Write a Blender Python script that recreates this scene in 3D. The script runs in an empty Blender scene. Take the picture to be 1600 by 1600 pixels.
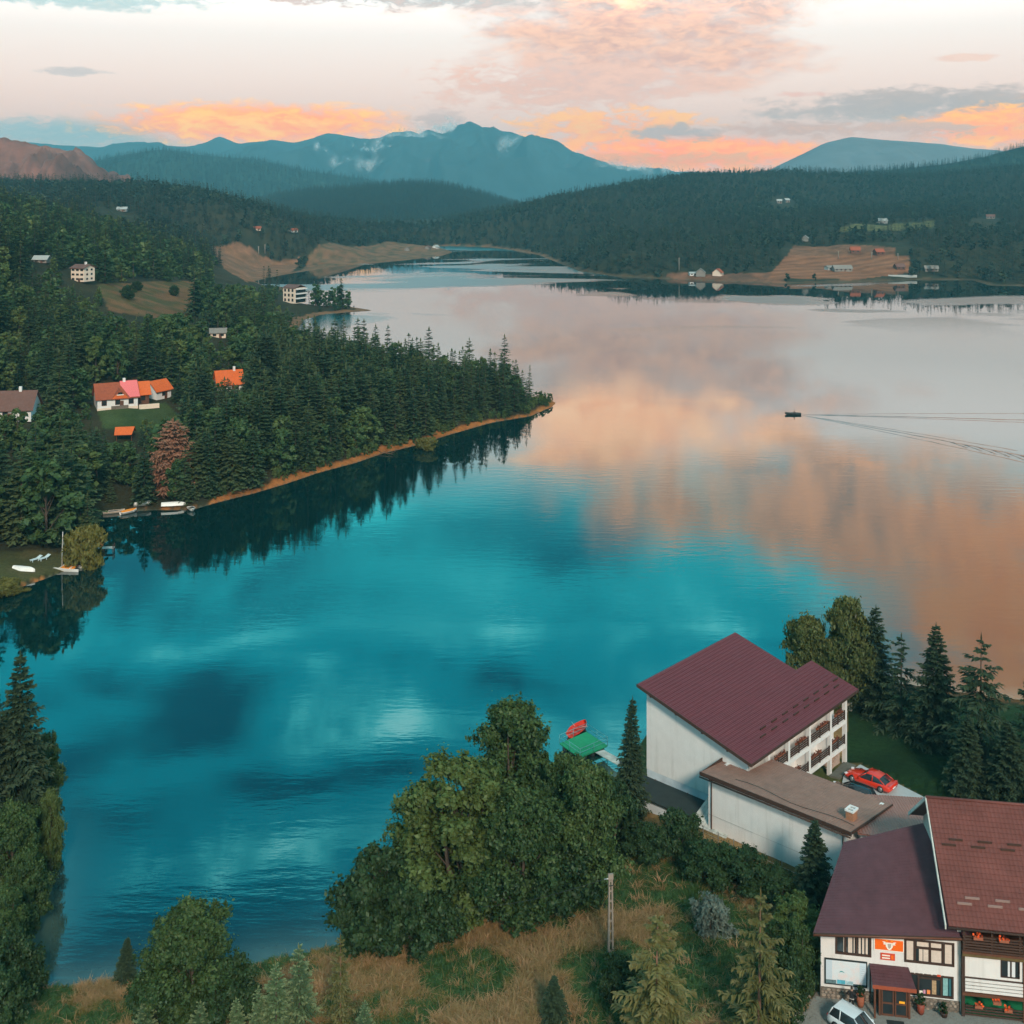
import bpy, bmesh, math, random
import numpy as np
from mathutils import Vector, Matrix, noise as mnoise

S = bpy.context.scene
COL = S.collection
R = math.radians

# ------------------------------------------------------------------ camera
F, YH, HC = 1800.0, 300.0, 62.0          # focal length / horizon in photo pixels (1600 wide), metres above the lake
cam_d = bpy.data.cameras.new('camera')
cam = bpy.data.objects.new('camera', cam_d); COL.objects.link(cam)
cam.location = (0, 0, HC); cam.rotation_euler = (R(90), 0, 0)
cam_d.sensor_width = 36; cam_d.lens = 36 * F / 1600.0
cam_d.shift_y = -(800 - YH) / 1600.0
cam_d.clip_start = 1; cam_d.clip_end = 60000
S.camera = cam

def G(px, py, z=0.0):
    Y = (HC - z) * F / (py - YH)
    return ((px - 800) / F * Y, Y, z)
def PY(px, py, Y):
    return ((px - 800) / F * Y, Y, HC - (py - YH) / F * Y)

def lin(r, g, b):
    f = lambda c: (c / 255 / 12.92) if c / 255 <= 0.04045 else ((c / 255 + 0.055) / 1.055) ** 2.4
    return (f(r), f(g), f(b), 1.0)

# ------------------------------------------------------------------ node helper
class NT:
    def __init__(s, tree):
        s.t = tree; s.n = tree.nodes; s.l = tree.links
    def node(s, typ, **kw):
        n = s.n.new(typ)
        for k, v in kw.items(): setattr(n, k, v)
        return n
    def put(s, sock, v):
        if isinstance(v, bpy.types.NodeSocket): s.l.new(v, sock)
        elif v is not None: sock.default_value = v
    def m(s, op, a, b=None, c=None, clamp=False):
        n = s.n.new('ShaderNodeMath'); n.operation = op; n.use_clamp = clamp
        s.put(n.inputs[0], a)
        if b is not None: s.put(n.inputs[1], b)
        if c is not None: s.put(n.inputs[2], c)
        return n.outputs[0]
    def mix(s, f, a, b, mode='MIX'):
        n = s.n.new('ShaderNodeMix'); n.data_type = 'RGBA'; n.blend_type = mode
        s.put(n.inputs[0], f); s.put(n.inputs[6], a); s.put(n.inputs[7], b)
        return n.outputs[2]
    def ss(s, v, lo, hi, a=0.0, b=1.0):
        n = s.n.new('ShaderNodeMapRange'); n.interpolation_type = 'SMOOTHSTEP'
        s.put(n.inputs[0], v); s.put(n.inputs[1], lo); s.put(n.inputs[2], hi); s.put(n.inputs[3], a); s.put(n.inputs[4], b)
        return n.outputs[0]
    def lm(s, v, lo, hi, a=0.0, b=1.0):
        n = s.n.new('ShaderNodeMapRange'); n.clamp = True
        s.put(n.inputs[0], v); s.put(n.inputs[1], lo); s.put(n.inputs[2], hi); s.put(n.inputs[3], a); s.put(n.inputs[4], b)
        return n.outputs[0]
    def noise(s, vec, scale=5, detail=4, rough=0.55, dist=0.0):
        n = s.n.new('ShaderNodeTexNoise'); s.put(n.inputs['Vector'], vec)
        n.inputs['Scale'].default_value = scale; n.inputs['Detail'].default_value = detail
        n.inputs['Roughness'].default_value = rough; n.inputs['Distortion'].default_value = dist
        return n.outputs[0]
    def mapping(s, vec, loc=(0, 0, 0), rot=(0, 0, 0), scale=(1, 1, 1)):
        n = s.n.new('ShaderNodeMapping'); s.put(n.inputs[0], vec)
        n.inputs[1].default_value = loc; n.inputs[2].default_value = rot; n.inputs[3].default_value = scale
        return n.outputs[0]
    def comb(s, x, y, z=0.0):
        n = s.n.new('ShaderNodeCombineXYZ'); s.put(n.inputs[0], x); s.put(n.inputs[1], y); s.put(n.inputs[2], z)
        return n.outputs[0]
    def ramp(s, v, stops, interp='LINEAR'):
        n = s.n.new('ShaderNodeValToRGB'); s.put(n.inputs[0], v); cr = n.color_ramp; cr.interpolation = interp
        while len(cr.elements) < len(stops): cr.elements.new(0.5)
        for e, (p, c) in zip(cr.elements, stops): e.position = p; e.color = c
        return n.outputs[0]

# ------------------------------------------------------------------ sky (dusk sky with lit clouds)
SUN_AZ, SUN_EL = R(168), R(34)      # where the light comes from (compass-like, from +Y clockwise)
w = bpy.data.worlds.new('World'); S.world = w; w.use_nodes = True
wt = NT(w.node_tree); wt.n.clear()
tc = wt.node('ShaderNodeTexCoord'); sep = wt.node('ShaderNodeSeparateXYZ'); wt.l.new(tc.outputs['Generated'], sep.inputs[0])
dx, dy, dz = sep.outputs
az = wt.m('ARCTAN2', dx, dy)
hyp = wt.m('SQRT', wt.m('ADD', wt.m('MULTIPLY', dx, dx), wt.m('MULTIPLY', dy, dy)))
tt = wt.m('DIVIDE', dz, wt.m('MAXIMUM', hyp, 0.02))
def sk(px, py):
    u = (px - 800) / F; a = math.atan(u); return a, (YH - py) / F * math.cos(a)
# plain sky: pink at the horizon, white above it, then cyan-blue, paling towards the zenith
te = wt.m('MULTIPLY', wt.m('ARCTANGENT', tt), 2 / math.pi)     # 0 horizon .. 1 zenith
base = wt.ramp(te, [(0.0, (0.80, 0.50, 0.40, 1)), (0.028, (0.90, 0.62, 0.53, 1)), (0.06, (0.94, 0.77, 0.70, 1)), (0.10, (0.97, 0.91, 0.86, 1)),
                    (0.125, (0.92, 0.91, 0.88, 1)), (0.145, (0.55, 0.80, 0.84, 1)), (0.17, (0.03, 0.95, 1.08, 1)), (0.24, (0.0, 0.68, 0.93, 1)), (0.38, (0.0, 0.40, 0.66, 1)), (0.55, (0.30, 0.55, 0.62, 1)), (1.0, (0.66, 0.66, 0.66, 1))])
sky = wt.node('ShaderNodeTexSky', sky_type='NISHITA', sun_disc=False)
sky.sun_elevation = SUN_EL; sky.sun_rotation = SUN_AZ; sky.altitude = 800
nish = wt.mix(1.0, sky.outputs[0], (0.08, 0.08, 0.08, 1), 'MULTIPLY')
base = wt.mix(0.04, base, nish)
cv = wt.comb(az, wt.m('MULTIPLY', tt, 2.6), 0.0)
n1 = wt.noise(wt.mapping(cv, loc=(3.1, 0.4, 0)), scale=9, detail=7, rough=0.58, dist=0.3)
n2 = wt.noise(wt.mapping(cv, loc=(7.7, 2.4, 3)), scale=26, detail=6, rough=0.6, dist=0.4)
n3 = wt.noise(wt.mapping(cv, loc=(1.2, 5.4, 8)), scale=4.6, detail=7, rough=0.58, dist=0.45)
nn = wt.m('ADD', wt.m('MULTIPLY', n1, 0.65), wt.m('MULTIPLY', n2, 0.35))
nc = wt.m('MULTIPLY', wt.m('SUBTRACT', nn, 0.5), 2.6)
n4 = wt.noise(wt.mapping(cv, loc=(4.7, 1.4, 5)), scale=62, detail=5, rough=0.62, dist=0.6)
ncf = wt.m('MULTIPLY', wt.m('SUBTRACT', wt.m('ADD', wt.m('MULTIPLY', n2, 0.55), wt.m('MULTIPLY', n4, 0.45)), 0.5), 4.2)
def blob(px, py, rx, ry, amp=3.0, lo=0.0, hi=1.0, p=1.0):
    hi = max(hi, .75); amp = amp * .72
    a0, t0 = sk(px, py)
    ra, rt = rx / F, ry / F
    da = wt.m('DIVIDE', wt.m('SUBTRACT', az, a0), ra); dt = wt.m('DIVIDE', wt.m('SUBTRACT', tt, t0), rt)
    f = wt.m('SUBTRACT', 1.0, wt.m('ADD', wt.m('MULTIPLY', da, da), wt.m('MULTIPLY', dt, dt)))
    f = wt.m('ADD', f, wt.m('MULTIPLY', ncf if ry < 45 else nc, amp))
    return wt.m('MULTIPLY', wt.ss(f, lo, hi), p)
c = base
# thin high cloud over the blue part (what the lake mirrors)
hi = wt.m('MULTIPLY', wt.ss(n3, 0.53, 0.68), wt.ss(te, 0.13, 0.20))
c = wt.mix(wt.m('MULTIPLY', hi, 0.75), c, (0.20, 1.7, 1.85, 1))
core = wt.m('MULTIPLY', wt.ss(n3, 0.60, 0.74), wt.ss(te, 0.13, 0.20)); c = wt.mix(wt.m('MULTIPLY', core, 0.7), c, (0.95, 2.1, 2.2, 1))
lo_ = wt.m('MULTIPLY', wt.ss(n3, 0.525, 0.38), wt.ss(te, 0.13, 0.20))
c = wt.mix(wt.m('MULTIPLY', lo_, 0.88), c, (0.0, 0.11, 0.24, 1))
peach, salmon, grey, blue = lin(250, 200, 172), lin(236, 172, 145), lin(172, 164, 166), lin(120, 165, 180)
tone = wt.ss(wt.m('ADD', wt.m('MULTIPLY', n2, .55), wt.m('MULTIPLY', n4, .45)), 0.36, 0.62)
LIFT = 1
def hot(r, g, b, k): q = lin(r, g, b); return (q[0] * k, q[1] * k, q[2] * k * .8, 1)
def cl(m, ca, cb):
    global c
    c = wt.mix(m, c, wt.mix(tone, ca, cb))
# big peach bank, upper centre, and what hangs above the frame on the right
cl(blob(1020, -5, 360, 80, 2.4, -0.3), lin(188, 168, 164), lin(248, 204, 182))
cl(blob(1010, 75, 300, 72, 2.2, -0.2), lin(214, 168, 156), peach)
cl(blob(890, 135, 230, 42, 2.4, -0.3), lin(226, 185, 172), lin(244, 200, 180))
cl(blob(700, -5, 300, 24, 2.6), lin(150, 175, 180), lin(205, 185, 178))
cl(blob(120, 0, 240, 16, 2.0), lin(150, 190, 196), lin(200, 210, 208))
# hanging above the frame to the right: seen mirrored in the lake
cl(blob(1010, -75, 300, 95, 2.4), hot(246, 178, 150, 1.45), hot(252, 208, 186, 1.5))
cl(blob(1330, -200, 520, 120, 1.9, 0.0, 0.9), lin(160, 148, 142), hot(242, 184, 158, 1.3))
cl(blob(1720, -420, 420, 260, 1.6, 0.0, 0.9), hot(238, 150, 108, 1.15), hot(246, 180, 142, 1.15))
# low clouds over the hills
cl(blob(120, 212, 190, 30, 1.6, -0.2), lin(140, 178, 190), lin(175, 192, 198))
cl(blob(405, 193, 235, 32, 1.6, -0.5, 0.4), hot(255, 132, 8, 1.35), hot(255, 192, 74, 1.35))
cl(blob(690, 190, 70, 20, 1.8), lin(196, 180, 178), lin(225, 196, 186))
cl(blob(960, 205, 160, 36, 2.6, -0.2), hot(255, 148, 40, 1.25), hot(254, 192, 110, 1.2))
cl(blob(1090, 237, 190, 27, 1.9, -0.5, 0.4), hot(255, 126, 2, 1.45), hot(255, 172, 44, 1.35))
cl(blob(1000, 250, 260, 16, 2.0), hot(246, 150, 85, 1.05), hot(248, 180, 125, 1.05))
cl(blob(1060, 208, 90, 15, 2.2), lin(186, 170, 170), lin(206, 180, 172))
cl(blob(1250, 205, 130, 17, 2.2), lin(214, 172, 155), lin(232, 184, 160))
cl(blob(1450, 164, 240, 28, 2.0, -0.4), lin(176, 164, 164), lin(196, 178, 172))
cl(blob(1560, 198, 125, 28, 2.0, -0.5, 0.4), hot(255, 136, 1, 1.45), hot(255, 184, 26, 1.4))
cl(blob(1400, 205, 170, 16, 2.4), lin(222, 176, 156), lin(240, 190, 160))
cl(blob(1505, 90, 55, 7, 1.6), lin(236, 196, 180), lin(246, 214, 198))
cl(blob(1255, 148, 55, 6, 1.6), lin(236, 186, 170), lin(246, 204, 188))
cl(blob(120, 112, 60, 7, 1.8), lin(196, 190, 190), lin(214, 204, 202))
cl(blob(1900, 150, 260, 60, 2.4), lin(190, 165, 160), lin(246, 196, 160))
cl(blob(-350, 190, 260, 45, 2.4), lin(150, 175, 182), lin(240, 190, 150))
# the low sky is the brightest part
gain = wt.ramp(te, [(0.0, (1.75, 1.22, 0.95, 1)), (0.04, (1.52, 1.22, 1.06, 1)), (0.085, (1.36, 1.29, 1.23, 1)), (0.11, (1.7, 1.6, 1.54, 1)), (0.13, (1.8, 1.7, 1.62, 1)), (0.2, (1.38, 1.34, 1.28, 1)), (0.4, (1.25, 1.2, 1.15, 1)), (1.0, (1, 1, 1, 1))])
c = wt.mix(1.0, c, gain, 'MULTIPLY')
# below the horizon: dull ground tone
c = wt.mix(wt.ss(tt, -0.03, -0.10), c, (0.10, 0.12, 0.11, 1))
bg = wt.node('ShaderNodeBackground'); wt.l.new(c, bg.inputs[0]); bg.inputs[1].default_value = 1.0
wo = wt.node('ShaderNodeOutputWorld'); wt.l.new(bg.outputs[0], wo.inputs[0])
w.cycles.sampling_method = 'MANUAL'; w.cycles.sample_map_resolution = 512

# ------------------------------------------------------------------ sun
sl = bpy.data.lights.new('sun', 'SUN'); sl.energy = 3.7; sl.angle = R(10); sl.color = (1.0, 0.83, 0.66)
sun = bpy.data.objects.new('sun', sl); COL.objects.link(sun)
sd = Vector((math.sin(SUN_AZ) * math.cos(SUN_EL), math.cos(SUN_AZ) * math.cos(SUN_EL), math.sin(SUN_EL)))
sun.rotation_euler = sd.to_track_quat('Z', 'Y').to_euler(); sun.location = (0, 0, 300)

# ------------------------------------------------------------------ render settings
S.view_settings.view_transform = 'Standard'; S.view_settings.look = 'None'
S.view_settings.exposure = 0.0; S.view_settings.gamma = 1.0
S.render.engine = 'CYCLES'
cy = S.cycles
cy.use_denoising = True
try: cy.denoiser = 'OPENIMAGEDENOISE'
except Exception: pass
cy.use_adaptive_sampling = True; cy.adaptive_threshold = 0.03
cy.max_bounces = 5; cy.diffuse_bounces = 2; cy.glossy_bounces = 3; cy.transmission_bounces = 3
cy.volume_bounces = 0; cy.transparent_max_bounces = 24
cy.caustics_reflective = False; cy.caustics_refractive = False
cy.sample_clamp_indirect = 4.0

# ------------------------------------------------------------------ object helpers
def tag(o, label=None, cat=None, group=None, kind=None):
    if label: o['label'] = label
    if cat: o['category'] = cat
    if group: o['group'] = group
    if kind: o['kind'] = kind
    return o
def empty(name, loc=(0, 0, 0), rz=0.0, label=None, cat=None, group=None):
    o = bpy.data.objects.new(name, None); COL.objects.link(o)
    o.location = loc; o.rotation_euler = (0, 0, rz); o.empty_display_size = 0.3
    return tag(o, label, cat, group)
def link_mesh(name, me, mats=None, parent=None, loc=None, rz=None):
    o = bpy.data.objects.new(name, me); COL.objects.link(o)
    if mats is not None:
        me.materials.clear()
        for m_ in (mats if isinstance(mats, (list, tuple)) else [mats]): me.materials.append(m_)
    if parent is not None: o.parent = parent
    if loc is not None: o.location = loc
    if rz is not None: o.rotation_euler = (0, 0, rz)
    return o
def np_mesh(name, V, Fq, mi=None, smooth=False, attrs=None):
    """V (n,3); Fq list of arrays of faces (m,k) with equal k each"""
    me = bpy.data.meshes.new(name)
    V = np.asarray(V, dtype=np.float32)
    me.vertices.add(len(V)); me.vertices.foreach_set('co', V.ravel())
    groups = [np.asarray(f, dtype=np.int32) for f in Fq if len(f)]
    nl = sum(f.size for f in groups); npoly = sum(len(f) for f in groups)
    me.loops.add(nl); me.polygons.add(npoly)
    me.loops.foreach_set('vertex_index', np.concatenate([f.ravel() for f in groups]))
    st = []; k0 = 0
    for f in groups:
        st.append(k0 + np.arange(len(f), dtype=np.int32) * f.shape[1]); k0 += f.size
    me.polygons.foreach_set('loop_start', np.concatenate(st))
    if mi is not None: me.polygons.foreach_set('material_index', np.asarray(mi, dtype=np.int32))
    me.polygons.foreach_set('use_smooth', np.full(npoly, smooth, dtype=bool))
    if attrs:
        for k, a in attrs.items():
            a = np.asarray(a, dtype=np.float32)
            if a.ndim == 2:
                at = me.attributes.new(k, 'FLOAT_COLOR', 'POINT')
                if a.shape[1] == 3: a = np.concatenate([a, np.ones((len(a), 1), np.float32)], 1)
                at.data.foreach_set('color', a.ravel())
            else:
                at = me.attributes.new(k, 'FLOAT', 'POINT'); at.data.foreach_set('value', a)
    me.update(calc_edges=True)
    return me

class MB:
    """collects boxes, prisms, tubes ... and builds ONE mesh object"""
    def __init__(s): s.v = []; s.f = []; s.mi = []; s.sm = []
    def add(s, vs, fs, mi=0, sm=False):
        b = len(s.v); s.v += [tuple(p) for p in vs]
        for f in fs: s.f.append([b + i for i in f]); s.mi.append(mi); s.sm.append(sm)
        return s
    def box(s, c, d, rz=0.0, mi=0, M=None):
        x, y, z = d[0] / 2, d[1] / 2, d[2] / 2
        vs = [(-x, -y, -z), (x, -y, -z), (x, y, -z), (-x, y, -z), (-x, -y, z), (x, -y, z), (x, y, z), (-x, y, z)]
        if rz: cs, sn = math.cos(rz), math.sin(rz); vs = [(a * cs - b * sn, a * sn + b * cs, q) for a, b, q in vs]
        vs = [(a + c[0], b + c[1], q + c[2]) for a, b, q in vs]
        if M is not None: vs = [tuple(M @ Vector(p)) for p in vs]
        return s.add(vs, [(0, 3, 2, 1), (4, 5, 6, 7), (0, 1, 5, 4), (1, 2, 6, 5), (2, 3, 7, 6), (3, 0, 4, 7)], mi)
    def bb(s, lo, hi, mi=0):
        return s.box([(a + b) / 2 for a, b in zip(lo, hi)], [abs(b - a) for a, b in zip(lo, hi)], mi=mi)
    def hexa(s, lo4, hi4, mi=0):
        return s.add(list(lo4) + list(hi4), [(0, 3, 2, 1), (4, 5, 6, 7), (0, 1, 5, 4), (1, 2, 6, 5), (2, 3, 7, 6), (3, 0, 4, 7)], mi)
    def prism(s, poly, off, mi=0):
        n = len(poly); off = Vector(off); a = [Vector(p) for p in poly]; b = [p + off for p in a]
        fs = [tuple(range(n))[::-1], tuple(range(n, 2 * n))] + [(i, (i + 1) % n, n + (i + 1) % n, n + i) for i in range(n)]
        return s.add(a + b, fs, mi)
    def tube(s, pts, rads, n=6, mi=0, sm=True, cap=True):
        pts = [Vector(p) for p in pts]
        if not isinstance(rads, (list, tuple)): rads = [rads] * len(pts)
        vs = []; fs = []
        for i, p in enumerate(pts):
            d = (pts[min(i + 1, len(pts) - 1)] - pts[max(i - 1, 0)])
            if d.length < 1e-9: d = Vector((0, 0, 1))
            d.normalize()
            a = d.cross(Vector((0, 0, 1)));
            if a.length < 1e-3: a = Vector((1, 0, 0))
            a.normalize(); b = d.cross(a)
            for k in range(n):
                t = 2 * math.pi * k / n
                vs.append(p + (a * math.cos(t) + b * math.sin(t)) * rads[i])
        for i in range(len(pts) - 1):
            for k in range(n):
                fs.append((i * n + k, i * n + (k + 1) % n, (i + 1) * n + (k + 1) % n, (i + 1) * n + k))
        if cap: fs += [tuple(range(n))[::-1], tuple(range((len(pts) - 1) * n, len(pts) * n))]
        return s.add(vs, fs, mi, sm)
    def lathe(s, prof, c=(0, 0, 0), n=12, mi=0, sm=True):
        vs = []; fs = []
        for r, z in prof:
            for k in range(n):
                t = 2 * math.pi * k / n; vs.append((c[0] + r * math.cos(t), c[1] + r * math.sin(t), c[2] + z))
        for i in range(len(prof) - 1):
            for k in range(n):
                fs.append((i * n + k, i * n + (k + 1) % n, (i + 1) * n + (k + 1) % n, (i + 1) * n + k))
        fs += [tuple(range(n))[::-1], tuple(range((len(prof) - 1) * n, len(prof) * n))]
        return s.add(vs, fs, mi, sm)
    def mesh(s, name):
        me = bpy.data.meshes.new(name); me.from_pydata(s.v, [], s.f)
        me.polygons.foreach_set('material_index', s.mi); me.polygons.foreach_set('use_smooth', s.sm); me.update()
        return me
    def build(s, name, mats, parent=None, **kw):
        return link_mesh(name, s.mesh(name), mats, parent, **kw)

def copy_tree(o, parent=None):
    cpy = o.copy(); COL.objects.link(cpy); cpy.parent = parent
    for ch in list(o.children): copy_tree(ch, cpy)
    return cpy

# ------------------------------------------------------------------ materials
MATS = {}
def mat(name, col, rough=0.7, nscale=None, namt=0.25, bump=0.0, spec=0.3, metal=0.0, objvar=0.0, coat=0.0):
    if name in MATS: return MATS[name]
    m_ = bpy.data.materials.new(name); m_.use_nodes = True
    t = NT(m_.node_tree); p = t.n['Principled BSDF']
    p.inputs['Roughness'].default_value = rough; p.inputs['Metallic'].default_value = metal
    p.inputs['Specular IOR Level'].default_value = spec; p.inputs['Coat Weight'].default_value = coat
    c_ = (*col[:3], 1.0)
    if nscale:
        g = t.node('ShaderNodeTexCoord'); 
        nz = t.noise(g.outputs['Object'], nscale, 5, 0.6)
        nz2 = t.noise(g.outputs['Object'], nscale * 0.13, 3, 0.6)
        f = t.m('ADD', t.m('MULTIPLY', nz, 0.6), t.m('MULTIPLY', nz2, 0.4))
        f = t.lm(f, 0.3, 0.7, 1 - namt, 1 + namt)
        mul = t.node('ShaderNodeVectorMath', operation='SCALE'); mul.inputs[0].default_value = c_[:3]; t.l.new(f, mul.inputs['Scale'])
        out = mul.outputs[0]
        if objvar:
            oi = t.node('ShaderNodeObjectInfo'); mu = t.node('ShaderNodeVectorMath', operation='SCALE'); t.l.new(out, mu.inputs[0])
            t.l.new(t.lm(oi.outputs['Random'], 0, 1, 1 - objvar, 1 + objvar), mu.inputs['Scale']); out = mu.outputs[0]
        t.l.new(out, p.inputs['Base Color'])
        if bump:
            b = t.node('ShaderNodeBump'); b.inputs['Strength'].default_value = 0.5; b.inputs['Distance'].default_value = bump
            t.l.new(nz, b.inputs['Height']); t.l.new(b.outputs[0], p.inputs['Normal'])
    else:
        p.inputs['Base Color'].default_value = c_
    MATS[name] = m_
    return m_

def leaf_mat(name, c1, c2, c3=None, trans=0.28, tipmix=0.0, tipcol=None):
    """two-tone foliage: varies leaf by leaf (noise) and tree by tree (object random)"""
    m_ = bpy.data.materials.new(name); m_.use_nodes = True
    t = NT(m_.node_tree); t.n.clear()
    g = t.node('ShaderNodeTexCoord'); oi = t.node('ShaderNodeObjectInfo')
    nz = t.noise(g.outputs['Object'], 1.1, 4, 0.7)
    f = t.m('ADD', t.lm(nz, 0.3, 0.7, -0.1, 0.75), t.m('MULTIPLY', oi.outputs['Random'], 0.5), clamp=True)
    col = t.mix(f, (*c1, 1), (*c2, 1))
    if c3: col = t.mix(t.m('MULTIPLY', t.ss(oi.outputs['Random'], 0.5, 0.95), 0.7), col, (*c3, 1))
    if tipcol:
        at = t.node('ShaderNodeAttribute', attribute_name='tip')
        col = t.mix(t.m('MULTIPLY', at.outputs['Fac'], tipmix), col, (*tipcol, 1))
    d = t.node('ShaderNodeBsdfDiffuse'); t.l.new(col, d.inputs[0])
    tr = t.node('ShaderNodeBsdfTranslucent'); t.l.new(col, tr.inputs[0])
    gl = t.node('ShaderNodeBsdfGlossy'); gl.inputs['Roughness'].default_value = 0.55; gl.inputs[0].default_value = (0.6, 0.7, 0.6, 1)
    ms = t.node('ShaderNodeMixShader'); ms.inputs[0].default_value = trans; t.l.new(d.outputs[0], ms.inputs[1]); t.l.new(tr.outputs[0], ms.inputs[2])
    m2 = t.node('ShaderNodeMixShader'); m2.inputs[0].default_value = 0.03; t.l.new(ms.outputs[0], m2.inputs[1]); t.l.new(gl.outputs[0], m2.inputs[2])
    o = t.node('ShaderNodeOutputMaterial'); t.l.new(m2.outputs[0], o.inputs[0])
    MATS[name] = m_
    return m_
# ------------------------------------------------------------------ terrain: the lake's outline, heights, ground sheet
LAKE_PX = [(-1400, 1010), (-500, 985), (-150, 950), (0, 928), (40, 915), (75, 903), (100, 893), (140, 880), (165, 868), (160, 845), (140, 820), (165, 802), (240, 797), (300, 797),
    (340, 785), (400, 770), (450, 755), (500, 738), (560, 722), (600, 708), (650, 696), (700, 680), (770, 660), (830, 650), (862, 636), (869, 630), (860, 624), (820, 618), (740, 612), (640, 600),
    (540, 585), (480, 560), (455, 535), (462, 520), (475, 500), (500, 492), (540, 488), (583, 485), (545, 479), (500, 478), (470, 474), (465, 462), (440, 448), (410, 447), (380, 443),
    (440, 430), (500, 420), (560, 413), (630, 407), (690, 400), (708, 394), (695, 389), (672, 386), (700, 384.5), (760, 386), (800, 391), (840, 398), (870, 410), (905, 424), (960, 432), (1060, 437),
    (1160, 441), (1230, 443), (1330, 441), (1450, 437), (1520, 438), (1545, 446), (1600, 447), (1750, 449), (2300, 455), (2900, 700), (2600, 1150), (1800, 1110), (1600, 1095), (1500, 1082), (1400, 1068), (1300, 1060),
    (1200, 1075), (1100, 1105), (1015, 1140), (985, 1185), (960, 1215), (900, 1240), (840, 1275), (760, 1330), (680, 1380), (610, 1420), (560, 1455), (525, 1482), (470, 1495),
    (400, 1510), (300, 1525), (180, 1535), (120, 1545), (60, 1545), (38, 1500), (50, 1440), (55, 1380), (48, 1330), (30, 1280), (0, 1240), (-60, 1200), (-200, 1150), (-500, 1130), (-1400, 1120)]
LAKE = np.array([G(x, y)[:2] for x, y in LAKE_PX])

def lake_dist(x, y):
    """signed distance to the shoreline, positive on land"""
    x = np.asarray(x, float).ravel(); y = np.asarray(y, float).ravel()
    best = np.full(x.shape, 1e18); inside = np.zeros(x.shape, bool)
    n = len(LAKE)
    for i in range(n):
        ax, ay = LAKE[i]; bx, by = LAKE[(i + 1) % n]
        ex, ey = bx - ax, by - ay
        t = np.clip(((x - ax) * ex + (y - ay) * ey) / (ex * ex + ey * ey + 1e-12), 0, 1)
        d2 = (x - ax - t * ex) ** 2 + (y - ay - t * ey) ** 2
        np.minimum(best, d2, out=best)
        if ay != by:
            c_ = ((ay > y) != (by > y)) & (x < (bx - ax) * (y - ay) / (by - ay) + ax)
            inside ^= c_
    d = np.sqrt(best)
    return np.where(inside, -d, d)

CTRL = []
for px, py, z in [(0, 880, 1.6), (60, 870, 1.4), (100, 780, 3), (30, 760, 4), (200, 770, 2), (300, 770, 1.6), (400, 740, 2.5), (500, 710, 2.5), (600, 680, 2.4), (700, 655, 2.2), (800, 638, 1.5),
        (600, 620, 4), (450, 650, 6), (350, 680, 6), (190, 640, 10), (60, 660, 10), (0, 700, 9), (0, 600, 12), (250, 560, 14), (120, 437, 30), (250, 470, 20), (180, 450, 26), (300, 450, 18), (400, 470, 10),
        (440, 482, 4), (20, 500, 22), (0, 430, 34), (-200, 600, 16), (-200, 450, 34), (-600, 600, 20), (560, 484, 1.2), (450, 600, 5),
        (340, 392, 14), (420, 396, 9), (460, 362, 26), (560, 388, 7), (650, 388, 4), (380, 350, 34), (100, 380, 38), (250, 400, 26), (0, 340, 48), (180, 335, 46),
        (1300, 400, 12), (1300, 420, 6), (1420, 400, 13), (1200, 408, 10), (1300, 355, 30), (1420, 350, 32), (1100, 425, 3.5), (1000, 420, 6), (950, 400, 14), (1550, 425, 5), (1550, 390, 18),
        (1320, 1195, 1.5), (1500, 1180, 1.5), (1400, 1140, 1.2), (1112, 1313, 3.0), (1200, 1345, 3.0), (1283, 1557, 2.6), (1494, 1581, 2.6), (1400, 1620, 2.6), (1240, 1590, 2.7), (1000, 1400, 3.0), (900, 1500, 3.2), (700, 1500, 2), (500, 1560, 1.3),
        (300, 1570, 1.1), (100, 1580, 1.0), (953, 1492, 3.2), (1100, 1500, 3.2), (1200, 1450, 3.0), (1030, 1290, 2.4), (20, 1400, 1.4), (-100, 1350, 3), (-400, 1400, 5), (1700, 1200, 2), (1900, 1500, 3)]:
    x, y, _ = G(px, py, z); CTRL.append((x, y, z))
for px, py, Y in [(40, 316, 900), (200, 324, 900), (0, 292, 1150), (-300, 285, 1150), (120, 292, 1180), (230, 296, 1200), (330, 312, 1230), (400, 330, 1250), (500, 348, 1350), (600, 356, 1450), (640, 360, 1600),
        (1100, 276, 1700), (1240, 272, 1800), (1000, 290, 1600), (900, 308, 1500), (800, 340, 1350), (730, 362, 1300), (1400, 276, 1900), (1600, 262, 1900), (1900, 255, 1900), (1600, 340, 1250), (1450, 330, 1300), (1100, 340, 1250),
        (1200, 372, 1000), (1000, 360, 1150), (1800, 340, 1250), (2300, 330, 1300), (1300, 320, 1500), (1500, 300, 1600)]:
    x, y, z = PY(px, py, Y); CTRL.append((x, y, z))
for x, y, z in [(0, 60, 4), (40, 60, 4.5), (-40, 60, 2.5), (0, 30, 6), (60, 30, 6), (-60, 30, 6), (-1600, 2300, 40), (-600, 2200, 20), (0, 2200, 12), (600, 2300, 40), (1600, 2300, 60), (-2500, 5000, 20), (0, 5000, 20), (2500, 5000, 20), (0, 12000, 20), (-6000, 12000, 20), (6000, 12000, 20)]:
    CTRL.append((x, y, z))
CTRL = np.array(CTRL)
def _uv(x, y):
    return np.stack([1.6 * np.asarray(x) / np.asarray(y), np.log(np.asarray(y))], -1)
_CP = _uv(CTRL[:, 0], CTRL[:, 1])
def _phi(r): return np.sqrt(r * r + 0.03 ** 2)
_A = _phi(np.linalg.norm(_CP[:, None] - _CP[None], axis=-1))
_W = np.linalg.solve(_A + 1e-4 * np.eye(len(_CP)), CTRL[:, 2] - 6.0)

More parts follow.
